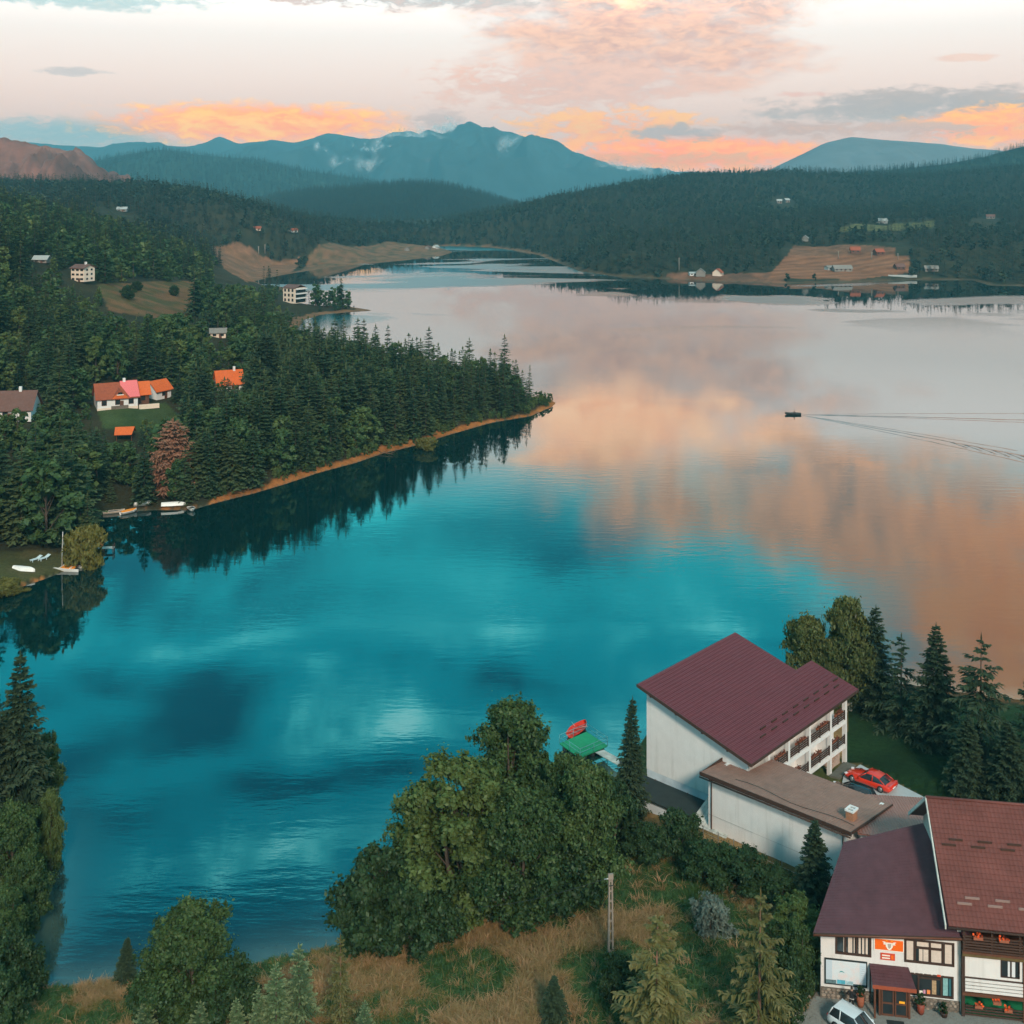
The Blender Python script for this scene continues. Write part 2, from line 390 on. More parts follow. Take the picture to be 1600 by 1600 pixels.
def vnoise(x, y, seed=0):
    """cheap smooth 2-D value noise, 0..1"""
    xi = np.floor(x).astype(np.int64); yi = np.floor(y).astype(np.int64); xf = x - xi; yf = y - yi
    def h(a, b):
        n = (a * 374761393 + b * 668265263 + seed * 974711) & 0x7fffffff
        n = ((n ^ (n >> 13)) * 1274126177) & 0x7fffffff
        return ((n ^ (n >> 16)) & 0xffff) / 65535.0
    u = xf * xf * (3 - 2 * xf); v = yf * yf * (3 - 2 * yf)
    return (h(xi, yi) * (1 - u) + h(xi + 1, yi) * u) * (1 - v) + (h(xi, yi + 1) * (1 - u) + h(xi + 1, yi + 1) * u) * v
def fbm(x, y, seed=0, oct=4):
    s = 0; a = 0.5; tot = 0
    for o in range(oct):
        s = s + a * vnoise(x * 2 ** o, y * 2 ** o, seed + o * 17); tot += a; a *= 0.5
    return s / tot
def sstep(v, a, b):
    t = np.clip((v - a) / (b - a), 0, 1); return t * t * (3 - 2 * t)

def inpoly(px, py, poly):
    ins = np.zeros(px.shape, bool); n = len(poly)
    for i in range(n):
        ax, ay = poly[i]; bx, by = poly[(i + 1) % n]
        if ay != by: ins ^= ((ay > py) != (by > py)) & (px < (bx - ax) * (py - ay) / (by - ay) + ax)
    return ins
LEVEL = [(np.array([(21.0, 86.5), (24, 86.5), (50, 84.5), (50, 70), (15.5, 70), (19.5, 82)]), 2.42), (np.array([(27.5, 103), (50, 100), (50, 113), (37, 120), (33, 121), (24, 108)]), 1.45)]
def zf(x, y, want_d=False):
    shp = np.shape(x); x = np.asarray(x, float).ravel(); y = np.asarray(y, float).ravel()
    d = lake_dist(x, y)
    z = np.empty(len(x))
    for i in range(0, len(x), 60000):
        q = _uv(x[i:i + 60000], np.maximum(y[i:i + 60000], 20))
        z[i:i + 60000] = 6.0 + _phi(np.linalg.norm(q[:, None] - _CP[None], axis=-1)) @ _W
    z = np.maximum(z, 0.6)
    far = np.maximum(10.0, y * 0.05)
    k = sstep(d, 0, far)
    nz = (fbm(x / 9, y / 9, 3) - 0.5) * 0.7 + (fbm(x / 2.3, y / 2.3, 5) - 0.5) * 0.22 + np.where(y > 500, (fbm(x / 60, y / 60, 9) - 0.5) * 9 * sstep(y, 500, 900), 0)
    bank = 0.75 * (1 - np.exp(-np.maximum(d, 0) / (0.8 + y * 0.003)))
    land = bank + np.maximum(z - 0.6, 0) * k + nz * sstep(d, 0.3, 14)
    water = np.maximum(-0.35 * np.abs(d) - 0.05, -6)
    out = np.where(d > 0, np.maximum(land, 0.02 + 0.02 * np.minimum(d, 5)), water)
    nr_ = (y < 125) & (x > 10)
    if nr_.any():      # levelled ground under the yard, the parking pad and the houses
        for poly, cap in LEVEL:
            m_ = nr_ & inpoly(x, y, poly); out = np.where(m_, np.minimum(out, cap), out)
    if want_d: return out.reshape(shp), d.reshape(shp)
    return out.reshape(shp)
def gz(x, y): return float(zf(np.array([x]), np.array([y]))[0])
_YS = np.exp(np.linspace(math.log(60), math.log(2600), 900))
def hit(px, py):
    """where the sight line through a photo pixel meets the ground"""
    X = (px - 800) / F * _YS; Z = HC - (py - YH) / F * _YS
    g = np.maximum(zf(X, _YS), 0)
    i = np.argmax(Z <= g)
    if Z[i] > g[i]: i = len(_YS) - 1
    return X[i], _YS[i], g[i]

# ground colours: base colours of soil, grass, forest floor ... by zone
def pxy(x, y, z):      # photo pixel a world point falls on (used to lay out the zones that were measured in the photo)
    return 800 + F * x / y, YH + F * (HC - z) / y
def inpoly(px, py, poly):
    ins = np.zeros(px.shape, bool); n = len(poly)
    for i in range(n):
        ax, ay = poly[i]; bx, by = poly[(i + 1) % n]
        if ay != by: ins ^= ((ay > py) != (by > py)) & (px < (bx - ax) * (py - ay) / (by - ay) + ax)
    return ins
def zone(pts, zg=None):      # polygon measured in the photo -> plan polygon on the ground
    return np.array([hit(*p)[:2] for p in pts])
Z_MEADOW_HILL = zone([(150, 445), (250, 440), (318, 440), (312, 470), (300, 500), (230, 498), (170, 486)])
Z_MEADOW_BAY = zone([(330, 385), (370, 380), (470, 405), (455, 425), (385, 442), (350, 420)])
Z_SHORE_FAR = zone([(520, 380), (600, 378), (705, 392), (690, 401), (560, 413), (470, 424), (480, 405)])
Z_FIELD = zone([(1225, 402), (1300, 399), (1420, 402), (1420, 428), (1330, 438), (1200, 436)])
Z_FIELD2 = zone([(1240, 384), (1330, 383), (1400, 388), (1400, 402), (1230, 401)])
Z_STRAND = zone([(1040, 430), (1150, 428), (1220, 426), (1230, 443), (1060, 438)])
Z_GREENFIELD = zone([(1310, 356), (1400, 350), (1460, 345), (1462, 356), (1400, 362), (1315, 364)])
Z_LAWN_NEAR = zone([(1325, 1078), (1500, 1092), (1680, 1112), (1900, 1250), (1560, 1262), (1440, 1245), (1345, 1195), (1322, 1195)])
Z_HOUSE_YARD = zone([(150, 640), (260, 630), (290, 660), (250, 680), (160, 668)])
Z_CLEAR = zone([(-30, 480), (25, 488), (30, 505), (-30, 512)])
Z_LAWN_LEFT = zone([(-80, 855), (60, 862), (140, 868), (110, 890), (70, 900), (0, 926), (-80, 940)])

def ground_colour(x, y, z, d):
    n1 = fbm(x / 6.0, y / 6.0, 21); n2 = fbm(x / 1.3, y / 1.3, 22); n3 = fbm(x / 25.0, y / 25.0, 23)
    def mixc(a, b, f): return np.asarray(a) * (1 - f[:, None]) + np.asarray(b) * f[:, None]
    forest = mixc((0.020, 0.026, 0.014), (0.05, 0.042, 0.022), n1)
    c_ = forest
    dry = mixc((0.11, 0.09, 0.032), (0.27, 0.17, 0.075), sstep(n1 + 0.35 * (n2 - 0.5), 0.3, 0.7))
    grn = mixc((0.030, 0.055, 0.018), (0.07, 0.085, 0.028), n2)
    near = (y < 135)
    c_ = np.where(near[:, None], mixc(grn, dry, sstep(n3 + 0.5 * (n1 - 0.5), 0.36, 0.56)), c_)
    for poly, ca, cb in [(Z_MEADOW_HILL, (0.075, 0.068, 0.026), (0.17, 0.085, 0.04)), (Z_MEADOW_BAY, (0.17, 0.09, 0.05), (0.26, 0.12, 0.065)), (Z_SHORE_FAR, (0.10, 0.075, 0.04), (0.22, 0.11, 0.06)),
                         (Z_FIELD2, (0.14, 0.065, 0.035), (0.24, 0.105, 0.055)), (Z_STRAND, (0.12, 0.06, 0.035), (0.24, 0.10, 0.055)), (Z_GREENFIELD, (0.085, 0.085, 0.03), (0.13, 0.12, 0.045)),
                         (Z_LAWN_NEAR, (0.010, 0.030, 0.010), (0.016, 0.042, 0.014)), (Z_HOUSE_YARD, (0.035, 0.06, 0.02), (0.055, 0.08, 0.028)), (Z_CLEAR, (0.10, 0.16, 0.04), (0.15, 0.20, 0.05)),
                         (Z_LAWN_LEFT, (0.06, 0.065, 0.025), (0.11, 0.085, 0.04))]:
        m_ = inpoly(x, y, poly)
        c_ = np.where(m_[:, None], mixc(ca, cb, sstep(n1, 0.3, 0.7)), c_)
    m_ = inpoly(x, y, Z_FIELD)     # ploughed rows
    row = 0.5 + 0.5 * np.sin((x * 0.25 + y * 0.97) / 7.0 * 2 * np.pi)
    c_ = np.where(m_[:, None], mixc((0.17, 0.07, 0.036), (0.30, 0.125, 0.062), row * 0.8 + 0.2 * n1), c_)
    # bare earth along the water's edge
    wob = (n1 - 0.5) * 3.4 + (n2 - 0.5) * 2.2 + (n3 - 0.5) * 3.0
    bw = np.where(y < 135, 0.5, np.where(y < 420, 2.6, 6.0)) * np.where(x < -60, np.where(y < 420, 0.45, 1), 1)
    soil = mixc((0.15, 0.055, 0.020), (0.46, 0.17, 0.048), n2)
    tip = (y > 150) & (y < 420)
    bk = sstep(bw + wob * np.where(y < 135, 0.2, 1.0) - d, 0, 1.2) * np.where(tip | (y > 420), 1.0, 0.3)
    far_soil = mixc((0.12, 0.07, 0.04), (0.24, 0.12, 0.06), n1)
    soil = np.where((y > 420)[:, None], far_soil, soil)
    c_ = mixc(c_, soil, bk * np.where((y > 600) & (x > 40), 0.35, 1.0))
    c_ = np.where((d < 0)[:, None], np.array((0.10, 0.10, 0.07)), c_)
    return c_

def ground_grid():
    Ys = np.concatenate([np.linspace(25, 78, 12), np.exp(np.linspace(math.log(80), math.log(1000), 470)), np.exp(np.linspace(math.log(1005), math.log(2600), 130)), np.array([3200, 4500, 7000, 11000, 20000])])
    us = np.concatenate([np.linspace(-1.1, -0.5, 24, endpoint=False), np.linspace(-0.5, 0.5, 560), np.linspace(0.5, 1.1, 25)[1:]])
    YY, UU = np.meshgrid(Ys, us, indexing='ij'); XX = UU * YY
    z, d = zf(XX, YY, True)
    nr, ncl = YY.shape
    V = np.stack([XX, YY, z], -1).reshape(-1, 3)
    idx = np.arange(nr * ncl).reshape(nr, ncl)
    q = np.stack([idx[:-1, :-1], idx[:-1, 1:], idx[1:, 1:], idx[1:, :-1]], -1).reshape(-1, 4)
    keep = (d.ravel()[q] > -25).any(1) | (V[q[:, 0], 1] > 1300)
    col = ground_colour(V[:, 0], V[:, 1], V[:, 2], d.ravel())
    return np_mesh('ground', V, [q[keep]], smooth=True, attrs={'Col': col})

gm = bpy.data.materials.new('ground_soil_and_grass'); gm.use_nodes = True
t = NT(gm.node_tree); p = t.n['Principled BSDF']; p.inputs['Roughness'].default_value = 0.95; p.inputs['Specular IOR Level'].default_value = 0.1
at = t.node('ShaderNodeAttribute', attribute_name='Col'); tcg = t.node('ShaderNodeTexCoord')
nz = t.noise(tcg.outputs['Object'], 2.2, 6, 0.7); nzb = t.noise(tcg.outputs['Object'], 0.08, 4, 0.6)
vm = t.node('ShaderNodeVectorMath', operation='SCALE'); t.l.new(at.outputs['Color'], vm.inputs[0])
t.l.new(t.m('MULTIPLY', t.lm(nz, 0.25, 0.75, 0.6, 1.4), t.lm(nzb, 0.3, 0.7, 0.8, 1.2)), vm.inputs['Scale'])
t.l.new(vm.outputs[0], p.inputs['Base Color'])
bp = t.node('ShaderNodeBump'); bp.inputs['Distance'].default_value = 0.25; bp.inputs['Strength'].default_value = 0.7; t.l.new(nz, bp.inputs['Height']); t.l.new(bp.outputs[0], p.inputs['Normal'])
ground = link_mesh('ground', ground_grid(), gm)
tag(ground, 'grassy and wooded land rising around the lake', kind='structure')

# ------------------------------------------------------------------ lake
wm = bpy.data.materials.new('lake_water'); wm.use_nodes = True
t = NT(wm.node_tree); p = t.n['Principled BSDF']
tcg = t.node('ShaderNodeTexCoord'); ob = tcg.outputs['Object']
calm = t.noise(t.mapping(ob, loc=(40, 11, 0), rot=(0, 0, 0.15), scale=(0.006, 0.022, 1)), 1.0, 4, 0.55, 0.6)
far_n = t.noise(t.mapping(ob, loc=(3, 70, 0), rot=(0, 0, -0.12), scale=(0.004, 0.010, 1)), 1.0, 3, 0.5, 0.8)
w1 = t.noise(t.mapping(ob, rot=(0, 0, 0.35), scale=(0.22, 0.75, 1)), 1.0, 3, 0.5, 0.2)
w2 = t.noise(t.mapping(ob, rot=(0, 0, 0.1), scale=(0.9, 2.6, 1)), 1.0, 3, 0.55, 0.2)
hgt = t.m('ADD', t.m('MULTIPLY', w1, 0.10), t.m('MULTIPLY', w2, 0.030))
sepw = t.node('ShaderNodeSeparateXYZ'); t.l.new(ob, sepw.inputs[0])
fade = t.lm(sepw.outputs[1], 90, 700, 1.0, 0.22)
bmp = t.node('ShaderNodeBump'); bmp.inputs['Distance'].default_value = 1.0
t.l.new(t.m('MULTIPLY', t.ss(calm, 0.40, 0.62, 0.035, 0.15), fade), bmp.inputs['Strength']); t.l.new(hgt, bmp.inputs['Height'])
t.l.new(bmp.outputs[0], p.inputs['Normal'])
ruff = t.ss(far_n, 0.52, 0.60)
t.l.new(t.m('MULTIPLY', ruff, t.ss(sepw.outputs[1], 420, 640, 0.0, 0.30)), p.inputs['Roughness'])
at = t.node('ShaderNodeAttribute', attribute_name='shallow')
t.l.new(t.mix(at.outputs['Fac'], (0.0, 0.020, 0.020, 1), (0.10, 0.17, 0.15, 1)), p.inputs['Base Color'])
p.inputs['IOR'].default_value = 2.1; p.inputs['Specular IOR Level'].default_value = 0.5
Ys = np.exp(np.linspace(math.log(30), math.log(1500), 160)); us = np.linspace(-1.3, 1.3, 240)
YY, UU = np.meshgrid(Ys, us, indexing='ij'); XX = UU * YY
dL = lake_dist(XX, YY)
V = np.stack([XX.ravel(), YY.ravel(), np.zeros(XX.size)], -1); idx = np.arange(XX.size).reshape(XX.shape)
q = np.stack([idx[:-1, :-1], idx[:-1, 1:], idx[1:, 1:], idx[1:, :-1]], -1).reshape(-1, 4)
q = q[(dL[q] < 0).any(1)]
shallow = np.where(YY.ravel() < 150, np.exp(-np.maximum(-dL, 0) / 2.0), 0)
lake = link_mesh('lake', np_mesh('lake', V, [q], smooth=True, attrs={'shallow': shallow}), wm)
tag(lake, 'calm teal lake mirroring the sunset clouds', kind='structure')

# ------------------------------------------------------------------ ridges and mountains behind
RIDGES = []
def ridge(name, label, prof, Y0, W, m_, seed, rough=0.08, gully=0.0, base=0.0, nu=260, nv=40, tree=0, jag=0.012, back=1.0):
    xs = np.array([a for a, b in prof], float); ys = np.array([b for a, b in prof], float)
    px = np.linspace(xs[0], xs[-1], nu); py = np.interp(px, xs, ys)
    k = np.array([1, 2, 3, 2, 1.]) / 9; py = np.convolve(np.pad(py, 2, 'edge'), k, 'valid')
    hz = HC + (YH - py) / F * Y0 - tree
    v = np.concatenate([np.linspace(-1, 0, nv), np.linspace(0, back, nv // 2)[1:]])
    VV, PX = np.meshgrid(v, px, indexing='ij'); HZ = np.broadcast_to(hz, VV.shape)
    Yv = Y0 + VV * W; X = (PX - 800) / F * Y0 * (1 + 0.35 * (Yv - Y0) / Y0)
    sh = np.where(VV < 0, (1 + VV), (1 - VV)) ; sh = sh ** 1.15
    ng = fbm(X / (W * 0.33), Yv / (W * 0.5), seed, 5) - 0.5
    rg = 1 - np.abs(2 * fbm(X / (W * 0.22) + 0.4 * ng, Yv / (W * 0.9), seed + 5, 4) - 1)
    env = 4 * np.clip(sh * (1 - sh), 0, 0.25)
    Z = base + (HZ - base) * sh + HZ * env * (rough * 4 * ng + gully * (rg - 0.75)) + HZ * jag * (fbm(X / (Y0 * 0.012), Yv / (Y0 * 0.012), seed + 9, 3) - 0.5) * sh
    V = np.stack([X.ravel(), Yv.ravel(), Z.ravel()], -1); idx = np.arange(V.shape[0]).reshape(VV.shape)
    q = np.stack([idx[:-1, :-1], idx[:-1, 1:], idx[1:, 1:], idx[1:, :-1]], -1).reshape(-1, 4)
    o = link_mesh(name, np_mesh(name, V, [q], smooth=True), m_)
    tag(o, label, kind='structure'); RIDGES.append((o, X, Yv, Z)); return X, Yv, Z
m_wood = mat('distant_woodland', (0.030, 0.050, 0.034), 0.95, 0.02, 0.45, 6.0, 0.05)
m_rock = mat('reddish_rock', (0.19, 0.080, 0.058), 0.95, 0.02, 0.8, 9.0, 0.1)
m_grey = mat('distant_grey_slopes', (0.15, 0.16, 0.17), 0.95, 0.008, 0.25, 6.0, 0.05)
ridge('rocky_hill', 'reddish bare rocky hill at the left edge', [(-900, 195), (-400, 200), (-100, 214), (0, 220), (30, 221), (60, 229), (100, 236), (135, 248), (158, 262), (172, 276), (230, 290), (330, 312)], 1800, 330, m_rock, 3, 0.22, 1.2, nu=420, nv=60, jag=0.14)
A2 = ridge('wooded_hill', 'hazy blue wooded hill in the middle left distance', [(-300, 275), (60, 268), (120, 256), (180, 240), (250, 229), (320, 239), (400, 245), (470, 262), (560, 274), (640, 290), (720, 310), (800, 320)], 4000, 1100, m_wood, 11, 0.10, 0.25, nu=300, tree=10)
A3 = ridge('wooded_hill', 'dark teal wooded hill at the far end of the lake', [(330, 335), (390, 318), (430, 305), (480, 294), (540, 291), (600, 286), (640, 282), (690, 284), (720, 290), (760, 301), (810, 318), (880, 335)], 2600, 700, m_wood, 17, 0.10, 0.3, nu=260, tree=8)
ridge('mountain_range', 'pale blue mountain range with pointed summits below the clouds', [(-700, 228), (-200, 226), (50, 222), (110, 228), (160, 231), (215, 221), (250, 228), (290, 229), (318, 224), (342, 213), (375, 225), (430, 218), (460, 224), (490, 216), (512, 208), (560, 216), (610, 220), (640, 209), (690, 211), (715, 204), (737, 199), (770, 210), (830, 221), (868, 222), (890, 235), (950, 258), (1050, 268), (1250, 272), (1400, 285)],
      6800, 1900, mat('haze_blue_slopes', (0.035, 0.06, 0.066), 0.95, 0.004, 0.5, 12.0, 0.05), 23, 0.16, 1.1, nu=620, nv=70, jag=0.04, back=0.35)  # base colour tinted blue: part of the distance haze is painted in
ridge('mountain', 'grey rounded mountain beyond the right hand woods', [(1150, 290), (1205, 264), (1240, 247), (1290, 223), (1330, 214), (1400, 220), (1470, 225), (1520, 232), (1600, 238), (1750, 235), (2100, 262)], 4400, 1000, m_grey, 31, 0.08, 0.2, nu=260)
A7 = ridge('wooded_hill', 'dark wooded slope rising at the right edge', [(1120, 300), (1180, 274), (1300, 266), (1400, 260), (1480, 252), (1540, 240), (1600, 224), (1700, 200), (2000, 190), (2400, 220)], 2400, 500, m_wood, 37, 0.08, 0.2, nu=240, tree=6)
# ------------------------------------------------------------------ trees
m_bark = mat('spruce_bark', (0.075, 0.055, 0.042), 0.9, 6, 0.3)
m_birch = mat('pale_birch_bark', (0.42, 0.38, 0.32), 0.8, 5, 0.35)
m_deadbark = mat('dead_wood', (0.22, 0.12, 0.08), 0.9, 6, 0.3)
L_SPRUCE = leaf_mat('spruce_needles', (0.011, 0.028, 0.015), (0.042, 0.078, 0.034), (0.078, 0.094, 0.034), 0.15, 0.45, (0.12, 0.165, 0.075))
L_HERO = leaf_mat('dark_spruce_needles', (0.008, 0.019, 0.012), (0.028, 0.050, 0.026), None, 0.12, 0.5, (0.070, 0.095, 0.045))
L_FAR = leaf_mat('far_wood_needles', (0.010, 0.024, 0.019), (0.028, 0.050, 0.036), (0.045, 0.066, 0.034), 0.1, 0.3, (0.06, 0.085, 0.05))
L_MID = leaf_mat('mid_green_leaves', (0.016, 0.048, 0.018), (0.070, 0.130, 0.042), (0.125, 0.155, 0.040), 0.25, 0.5, (0.15, 0.205, 0.062))
L_YOUNG = leaf_mat('young_fir_needles', (0.045, 0.085, 0.042), (0.11, 0.17, 0.075), None, 0.15, 0.75, (0.24, 0.27, 0.13))
L_OLIVE = leaf_mat('olive_spruce_needles', (0.055, 0.062, 0.018), (0.15, 0.14, 0.045), None, 0.15, 0.5, (0.20, 0.16, 0.07))
L_DEAD = leaf_mat('dead_brown_needles', (0.20, 0.085, 0.050), (0.36, 0.17, 0.105), None, 0.1, 0.4, (0.30, 0.16, 0.10))
L_LEAF = leaf_mat('broad_leaves', (0.009, 0.032, 0.010), (0.050, 0.094, 0.026), (0.075, 0.105, 0.026), 0.2, 0.55, (0.125, 0.175, 0.046))
L_DARK = leaf_mat('dark_shrub_leaves', (0.007, 0.022, 0.008), (0.030, 0.064, 0.020), None, 0.18, 0.4, (0.065, 0.115, 0.038))
L_YELLOW = leaf_mat('yellowing_leaves', (0.12, 0.115, 0.022), (0.24, 0.19, 0.030), None, 0.3)
L_WILLOW = leaf_mat('willow_leaves', (0.075, 0.085, 0.020), (0.17, 0.155, 0.034), None, 0.3, 0.4, (0.26, 0.21, 0.05))
L_SILVER = leaf_mat('silver_shrub_leaves', (0.10, 0.135, 0.11), (0.20, 0.24, 0.20), None, 0.25)
L_BIRCH = leaf_mat('birch_leaves', (0.030, 0.052, 0.016), (0.10, 0.12, 0.036), None, 0.3, 0.5, (0.19, 0.18, 0.045))

def quads_mesh(name, P, tip=None, extra=None, mats=None):
    """P (n,4,3) leaf quads + extra (verts, faces) wood; one mesh"""
    n = len(P); V = P.reshape(-1, 3); q = np.arange(n * 4).reshape(-1, 4)
    tp = np.repeat(tip if tip is not None else np.zeros(n), 4)
    me = np_mesh(name, V, [q], attrs={'tip': tp})
    return me
def wood_arrays(tubes, n=5):
    V = []; Fq = []; b = 0
    for pts, rads in tubes:
        mb = MB(); mb.tube(pts, list(rads), n, cap=False)
        V += mb.v; Fq += [[b + i for i in f] for f in mb.f]; b = len(V)
    return np.array(V, float).reshape(-1, 3), np.array(Fq, int).reshape(-1, 4)
def tube_mesh(name, tubes, n=5):
    V, Fq = wood_arrays(tubes, n); return np_mesh(name, V, [Fq], smooth=True)

def spruce_data(seed, H, Rr, nwh, nb, nst, wid=0.16, droop=0.35, bare=0.06, sparse=0.0, ragged=0.25, fork=False, taper=0.85, hang=0.35):
    rng = np.random.default_rng(seed)
    P = []; T = []; tubes = []
    lean = rng.normal(0, 0.012, 2) * H
    def axis(z): k = z / H; return np.array([lean[0] * k * k, lean[1] * k * k, z])
    tubes.append(([axis(H * k) for k in (0, .25, .5, .75, 1.0)], [H * .016, H * .012, H * .008, H * .004, H * .0008]))
    zs = bare * H + (H * 0.985 - bare * H) * (np.arange(nwh) + rng.uniform(-.3, .3, nwh)) / nwh
    side_bias = rng.uniform(0, 2 * np.pi)
    for i, z in enumerate(zs):
        k = np.clip(z / H, 0, 0.995); L0 = Rr * ((1 - k) ** taper) * (0.55 + 0.45 * min(1, (k - bare) / 0.12 + .3)) + 0.012 * H
        n_ = max(4, int(round(nb * (0.6 + 0.4 * (1 - k)))))
        ph0 = rng.uniform(0, 6.28)
        for j in range(n_):
            if rng.random() < sparse: continue
            ph = ph0 + 6.283 * j / n_ + rng.normal(0, .18)
            L = L0 * rng.uniform(1 - ragged, 1 + ragged * .7)
            rad = np.array([math.cos(ph), math.sin(ph), 0]); lat = np.array([-rad[1], rad[0], 0])
            up = 0.35 * k ** 1.5 - 0.10; dr = droop * (1 - 0.6 * k)
            s_ = (np.arange(nst) + rng.uniform(.2, .8, nst)) / nst
            s_ = 0.12 + 0.88 * s_
            base = axis(z + rng.uniform(-.4, .4) * H / nwh)
            ctr = base + np.outer(s_ * L, rad); ctr[:, 2] += L * (up * s_ - dr * s_ ** 2 + 0.16 * s_ ** 4)
            tl = (0.34 * L * (1 - 0.62 * s_) + 0.028 * H / 1.6 * 0.5)
            for sgn in (-1, 1):
                tv = (lat * sgn * 0.72 + rad * 0.62)[None] + rng.normal(0, .16, (nst, 3)); tv[:, 2] -= hang * rng.uniform(.3, 1.2, nst)
                tv *= (tl * rng.uniform(.75, 1.25, nst))[:, None]
                wv = np.cross(tv, np.array([0, 0, 1.0])) + rng.normal(0, .12, (nst, 3)) * tl[:, None]
                wn = np.linalg.norm(wv, axis=1, keepdims=True) + 1e-6
                wv = wv / wn * (wid * H / 16) * rng.uniform(.7, 1.3, (nst, 1))
                mid = ctr + tv * 0.5; mid[:, 2] += 0.04 * L
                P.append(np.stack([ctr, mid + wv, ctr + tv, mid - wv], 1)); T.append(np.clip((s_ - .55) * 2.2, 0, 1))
            # tip spray
            e = base + rad * L * 1.02; e[2] += L * (up - dr + 0.16)
            st = base + rad * L * .72; st[2] += L * (up * .72 - dr * .52 + .04)
            ww = lat * wid * H / 16
            P.append(np.stack([[st, (st + e) / 2 + ww, e, (st + e) / 2 - ww]], 0)); T.append(np.ones(1))
    # leader
    top = axis(H)
    for a in range(3):
        ww = np.array([math.cos(a * 1.05), math.sin(a * 1.05), 0]) * wid * H / 16 * .7
        P.append(np.array([[top + (0, 0, -.07 * H), top + ww + (0, 0, -.03 * H), top + (0, 0, .02 * H), top - ww + (0, 0, -.03 * H)]])); T.append(np.ones(1))
    return np.concatenate(P), np.concatenate(T), tubes

def leaf_data(seed, H, Rr, nlobes, nleaf, size, bare=0.18, droop=0.0, top=1.0, elong=1.3, squash=0.75, lobe=0.36, trunks=1):
    rng = np.random.default_rng(seed)
    P = []; T = []; tubes = []
    lobes = []
    for i in range(nlobes):
        k = (i + rng.random()) / nlobes
        z = bare * H + (H * (1 - bare)) * k
        env = math.sin(math.pi * (0.10 + 0.80 * (k ** 0.85)) ) ** 0.75
        ph = i * 2.399 + rng.normal(0, .4); rr = Rr * env * rng.uniform(0.25, 0.82)
        if k > 0.9: rr *= .4
        lr = Rr * lobe * rng.uniform(.7, 1.2) * (0.65 + .5 * env)
        lobes.append((np.array([rr * math.cos(ph), rr * math.sin(ph), min(z, H - lr * squash * .9)]), lr))
    wts = np.array([l[1] ** 2 for l in lobes]); wts /= wts.sum()
    tops = []
    for ti in range(trunks):
        a = 6.28 * ti / trunks; off = np.array([math.cos(a), math.sin(a), 0]) * (Rr * .10 if trunks > 1 else 0)
        tubes.append(([off, off * 2 + [0, 0, H * .3], off * 3.0 + [0, 0, H * .62], off * 3.5 + [0, 0, H * .86]], [H * .019, H * .015, H * .009, H * .003]))
    for (c_, lr) in lobes:
        zz = max(bare * H * .7, c_[2] - lr * 1.5 - .12 * H)
        tubes.append(([np.array([0, 0, zz]), np.array([c_[0] * .45, c_[1] * .45, (zz + c_[2]) / 2]), c_], [H * .006, H * .004, H * .0015]))
    for (c_, lr), w_ in zip(lobes, wts):
        nl = max(8, int(nleaf * w_)); nsub = max(2, min(22, nl // 30))
        sv = rng.normal(size=(nsub, 3)); sv /= np.linalg.norm(sv, axis=1, keepdims=True); sv[:, 2] = np.abs(sv[:, 2]) * .9 + sv[:, 2] * .1
        sc_ = c_ + sv * lr * rng.uniform(.45, 1.05, (nsub, 1)) * np.array([1, 1, squash]); sr = lr * rng.uniform(.22, .46, nsub)
        pick = rng.integers(0, nsub, nl); core = rng.random(nl) < .18
        v = rng.normal(size=(nl, 3)); v /= np.linalg.norm(v, axis=1, keepdims=True)
        rad = np.abs(rng.normal(0, .62, nl))
        pos = sc_[pick] + v * (rad * sr[pick])[:, None] * np.array([.85, .85, 1.15])
        pos[:, 2] += 0.30 * sr[pick] * (rad > .9) * rng.random(nl)
        pos[core] = (c_ + v * (lr * rng.random(nl) ** .5 * .8)[:, None] * np.array([1, 1, squash]))[core]
        outw = pos - c_; outw /= np.linalg.norm(outw, axis=1, keepdims=True) + 1e-9
        nrm = outw * .55 + v * .35 + rng.normal(0, .5, (nl, 3)) + np.array([0, 0, .35]); nrm /= np.linalg.norm(nrm, axis=1, keepdims=True)
        a = np.cross(nrm, rng.normal(size=(nl, 3))); a /= np.linalg.norm(a, axis=1, keepdims=True) + 1e-9
        if droop: a = a * (1 - droop) + np.array([0, 0, -1.0]) * droop; a /= np.linalg.norm(a, axis=1, keepdims=True) + 1e-9
        b = np.cross(nrm, a); b /= np.linalg.norm(b, axis=1, keepdims=True) + 1e-9
        sz = size * rng.uniform(.4, 1.6, nl)[:, None]
        a = a * sz * elong; b = b * sz
        hgt_ = (pos[:, 2] - c_[2]) / (lr * squash)
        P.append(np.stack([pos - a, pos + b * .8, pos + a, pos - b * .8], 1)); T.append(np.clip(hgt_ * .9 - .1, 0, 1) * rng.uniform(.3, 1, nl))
    return np.concatenate(P), np.concatenate(T), tubes

class Proto:
    """trunk mesh + crown mesh, shared by all copies of one kind of tree"""
    def __init__(s, name, data, H, lm, bk, joined=False):
        P, T, tubes = data; s.H = H
        s.crown = quads_mesh(name + '_crown', P, T); s.crown.materials.append(lm)
        s.trunk = tube_mesh(name + '_trunk', tubes if len(tubes) < 60 else tubes[:60]); s.trunk.materials.append(bk)
        s.r = float(np.percentile(np.hypot(P[..., 0], P[..., 1]), 97))
def plant(name, proto, x, y, h, rz, label, cat, group=None, z=None, wid=1.0, lean=(0, 0), sink=0.12):
    zz = gz(x, y) if z is None else z
    e = empty(name, (x, y, zz - sink), rz, label, cat, group); k = h / proto.H
    e.scale = (k * wid, k * wid, k); e.rotation_euler = (lean[0], lean[1], rz)
    link_mesh('trunk', proto.trunk, None, e); link_mesh('crown', proto.crown, None, e)
    return e

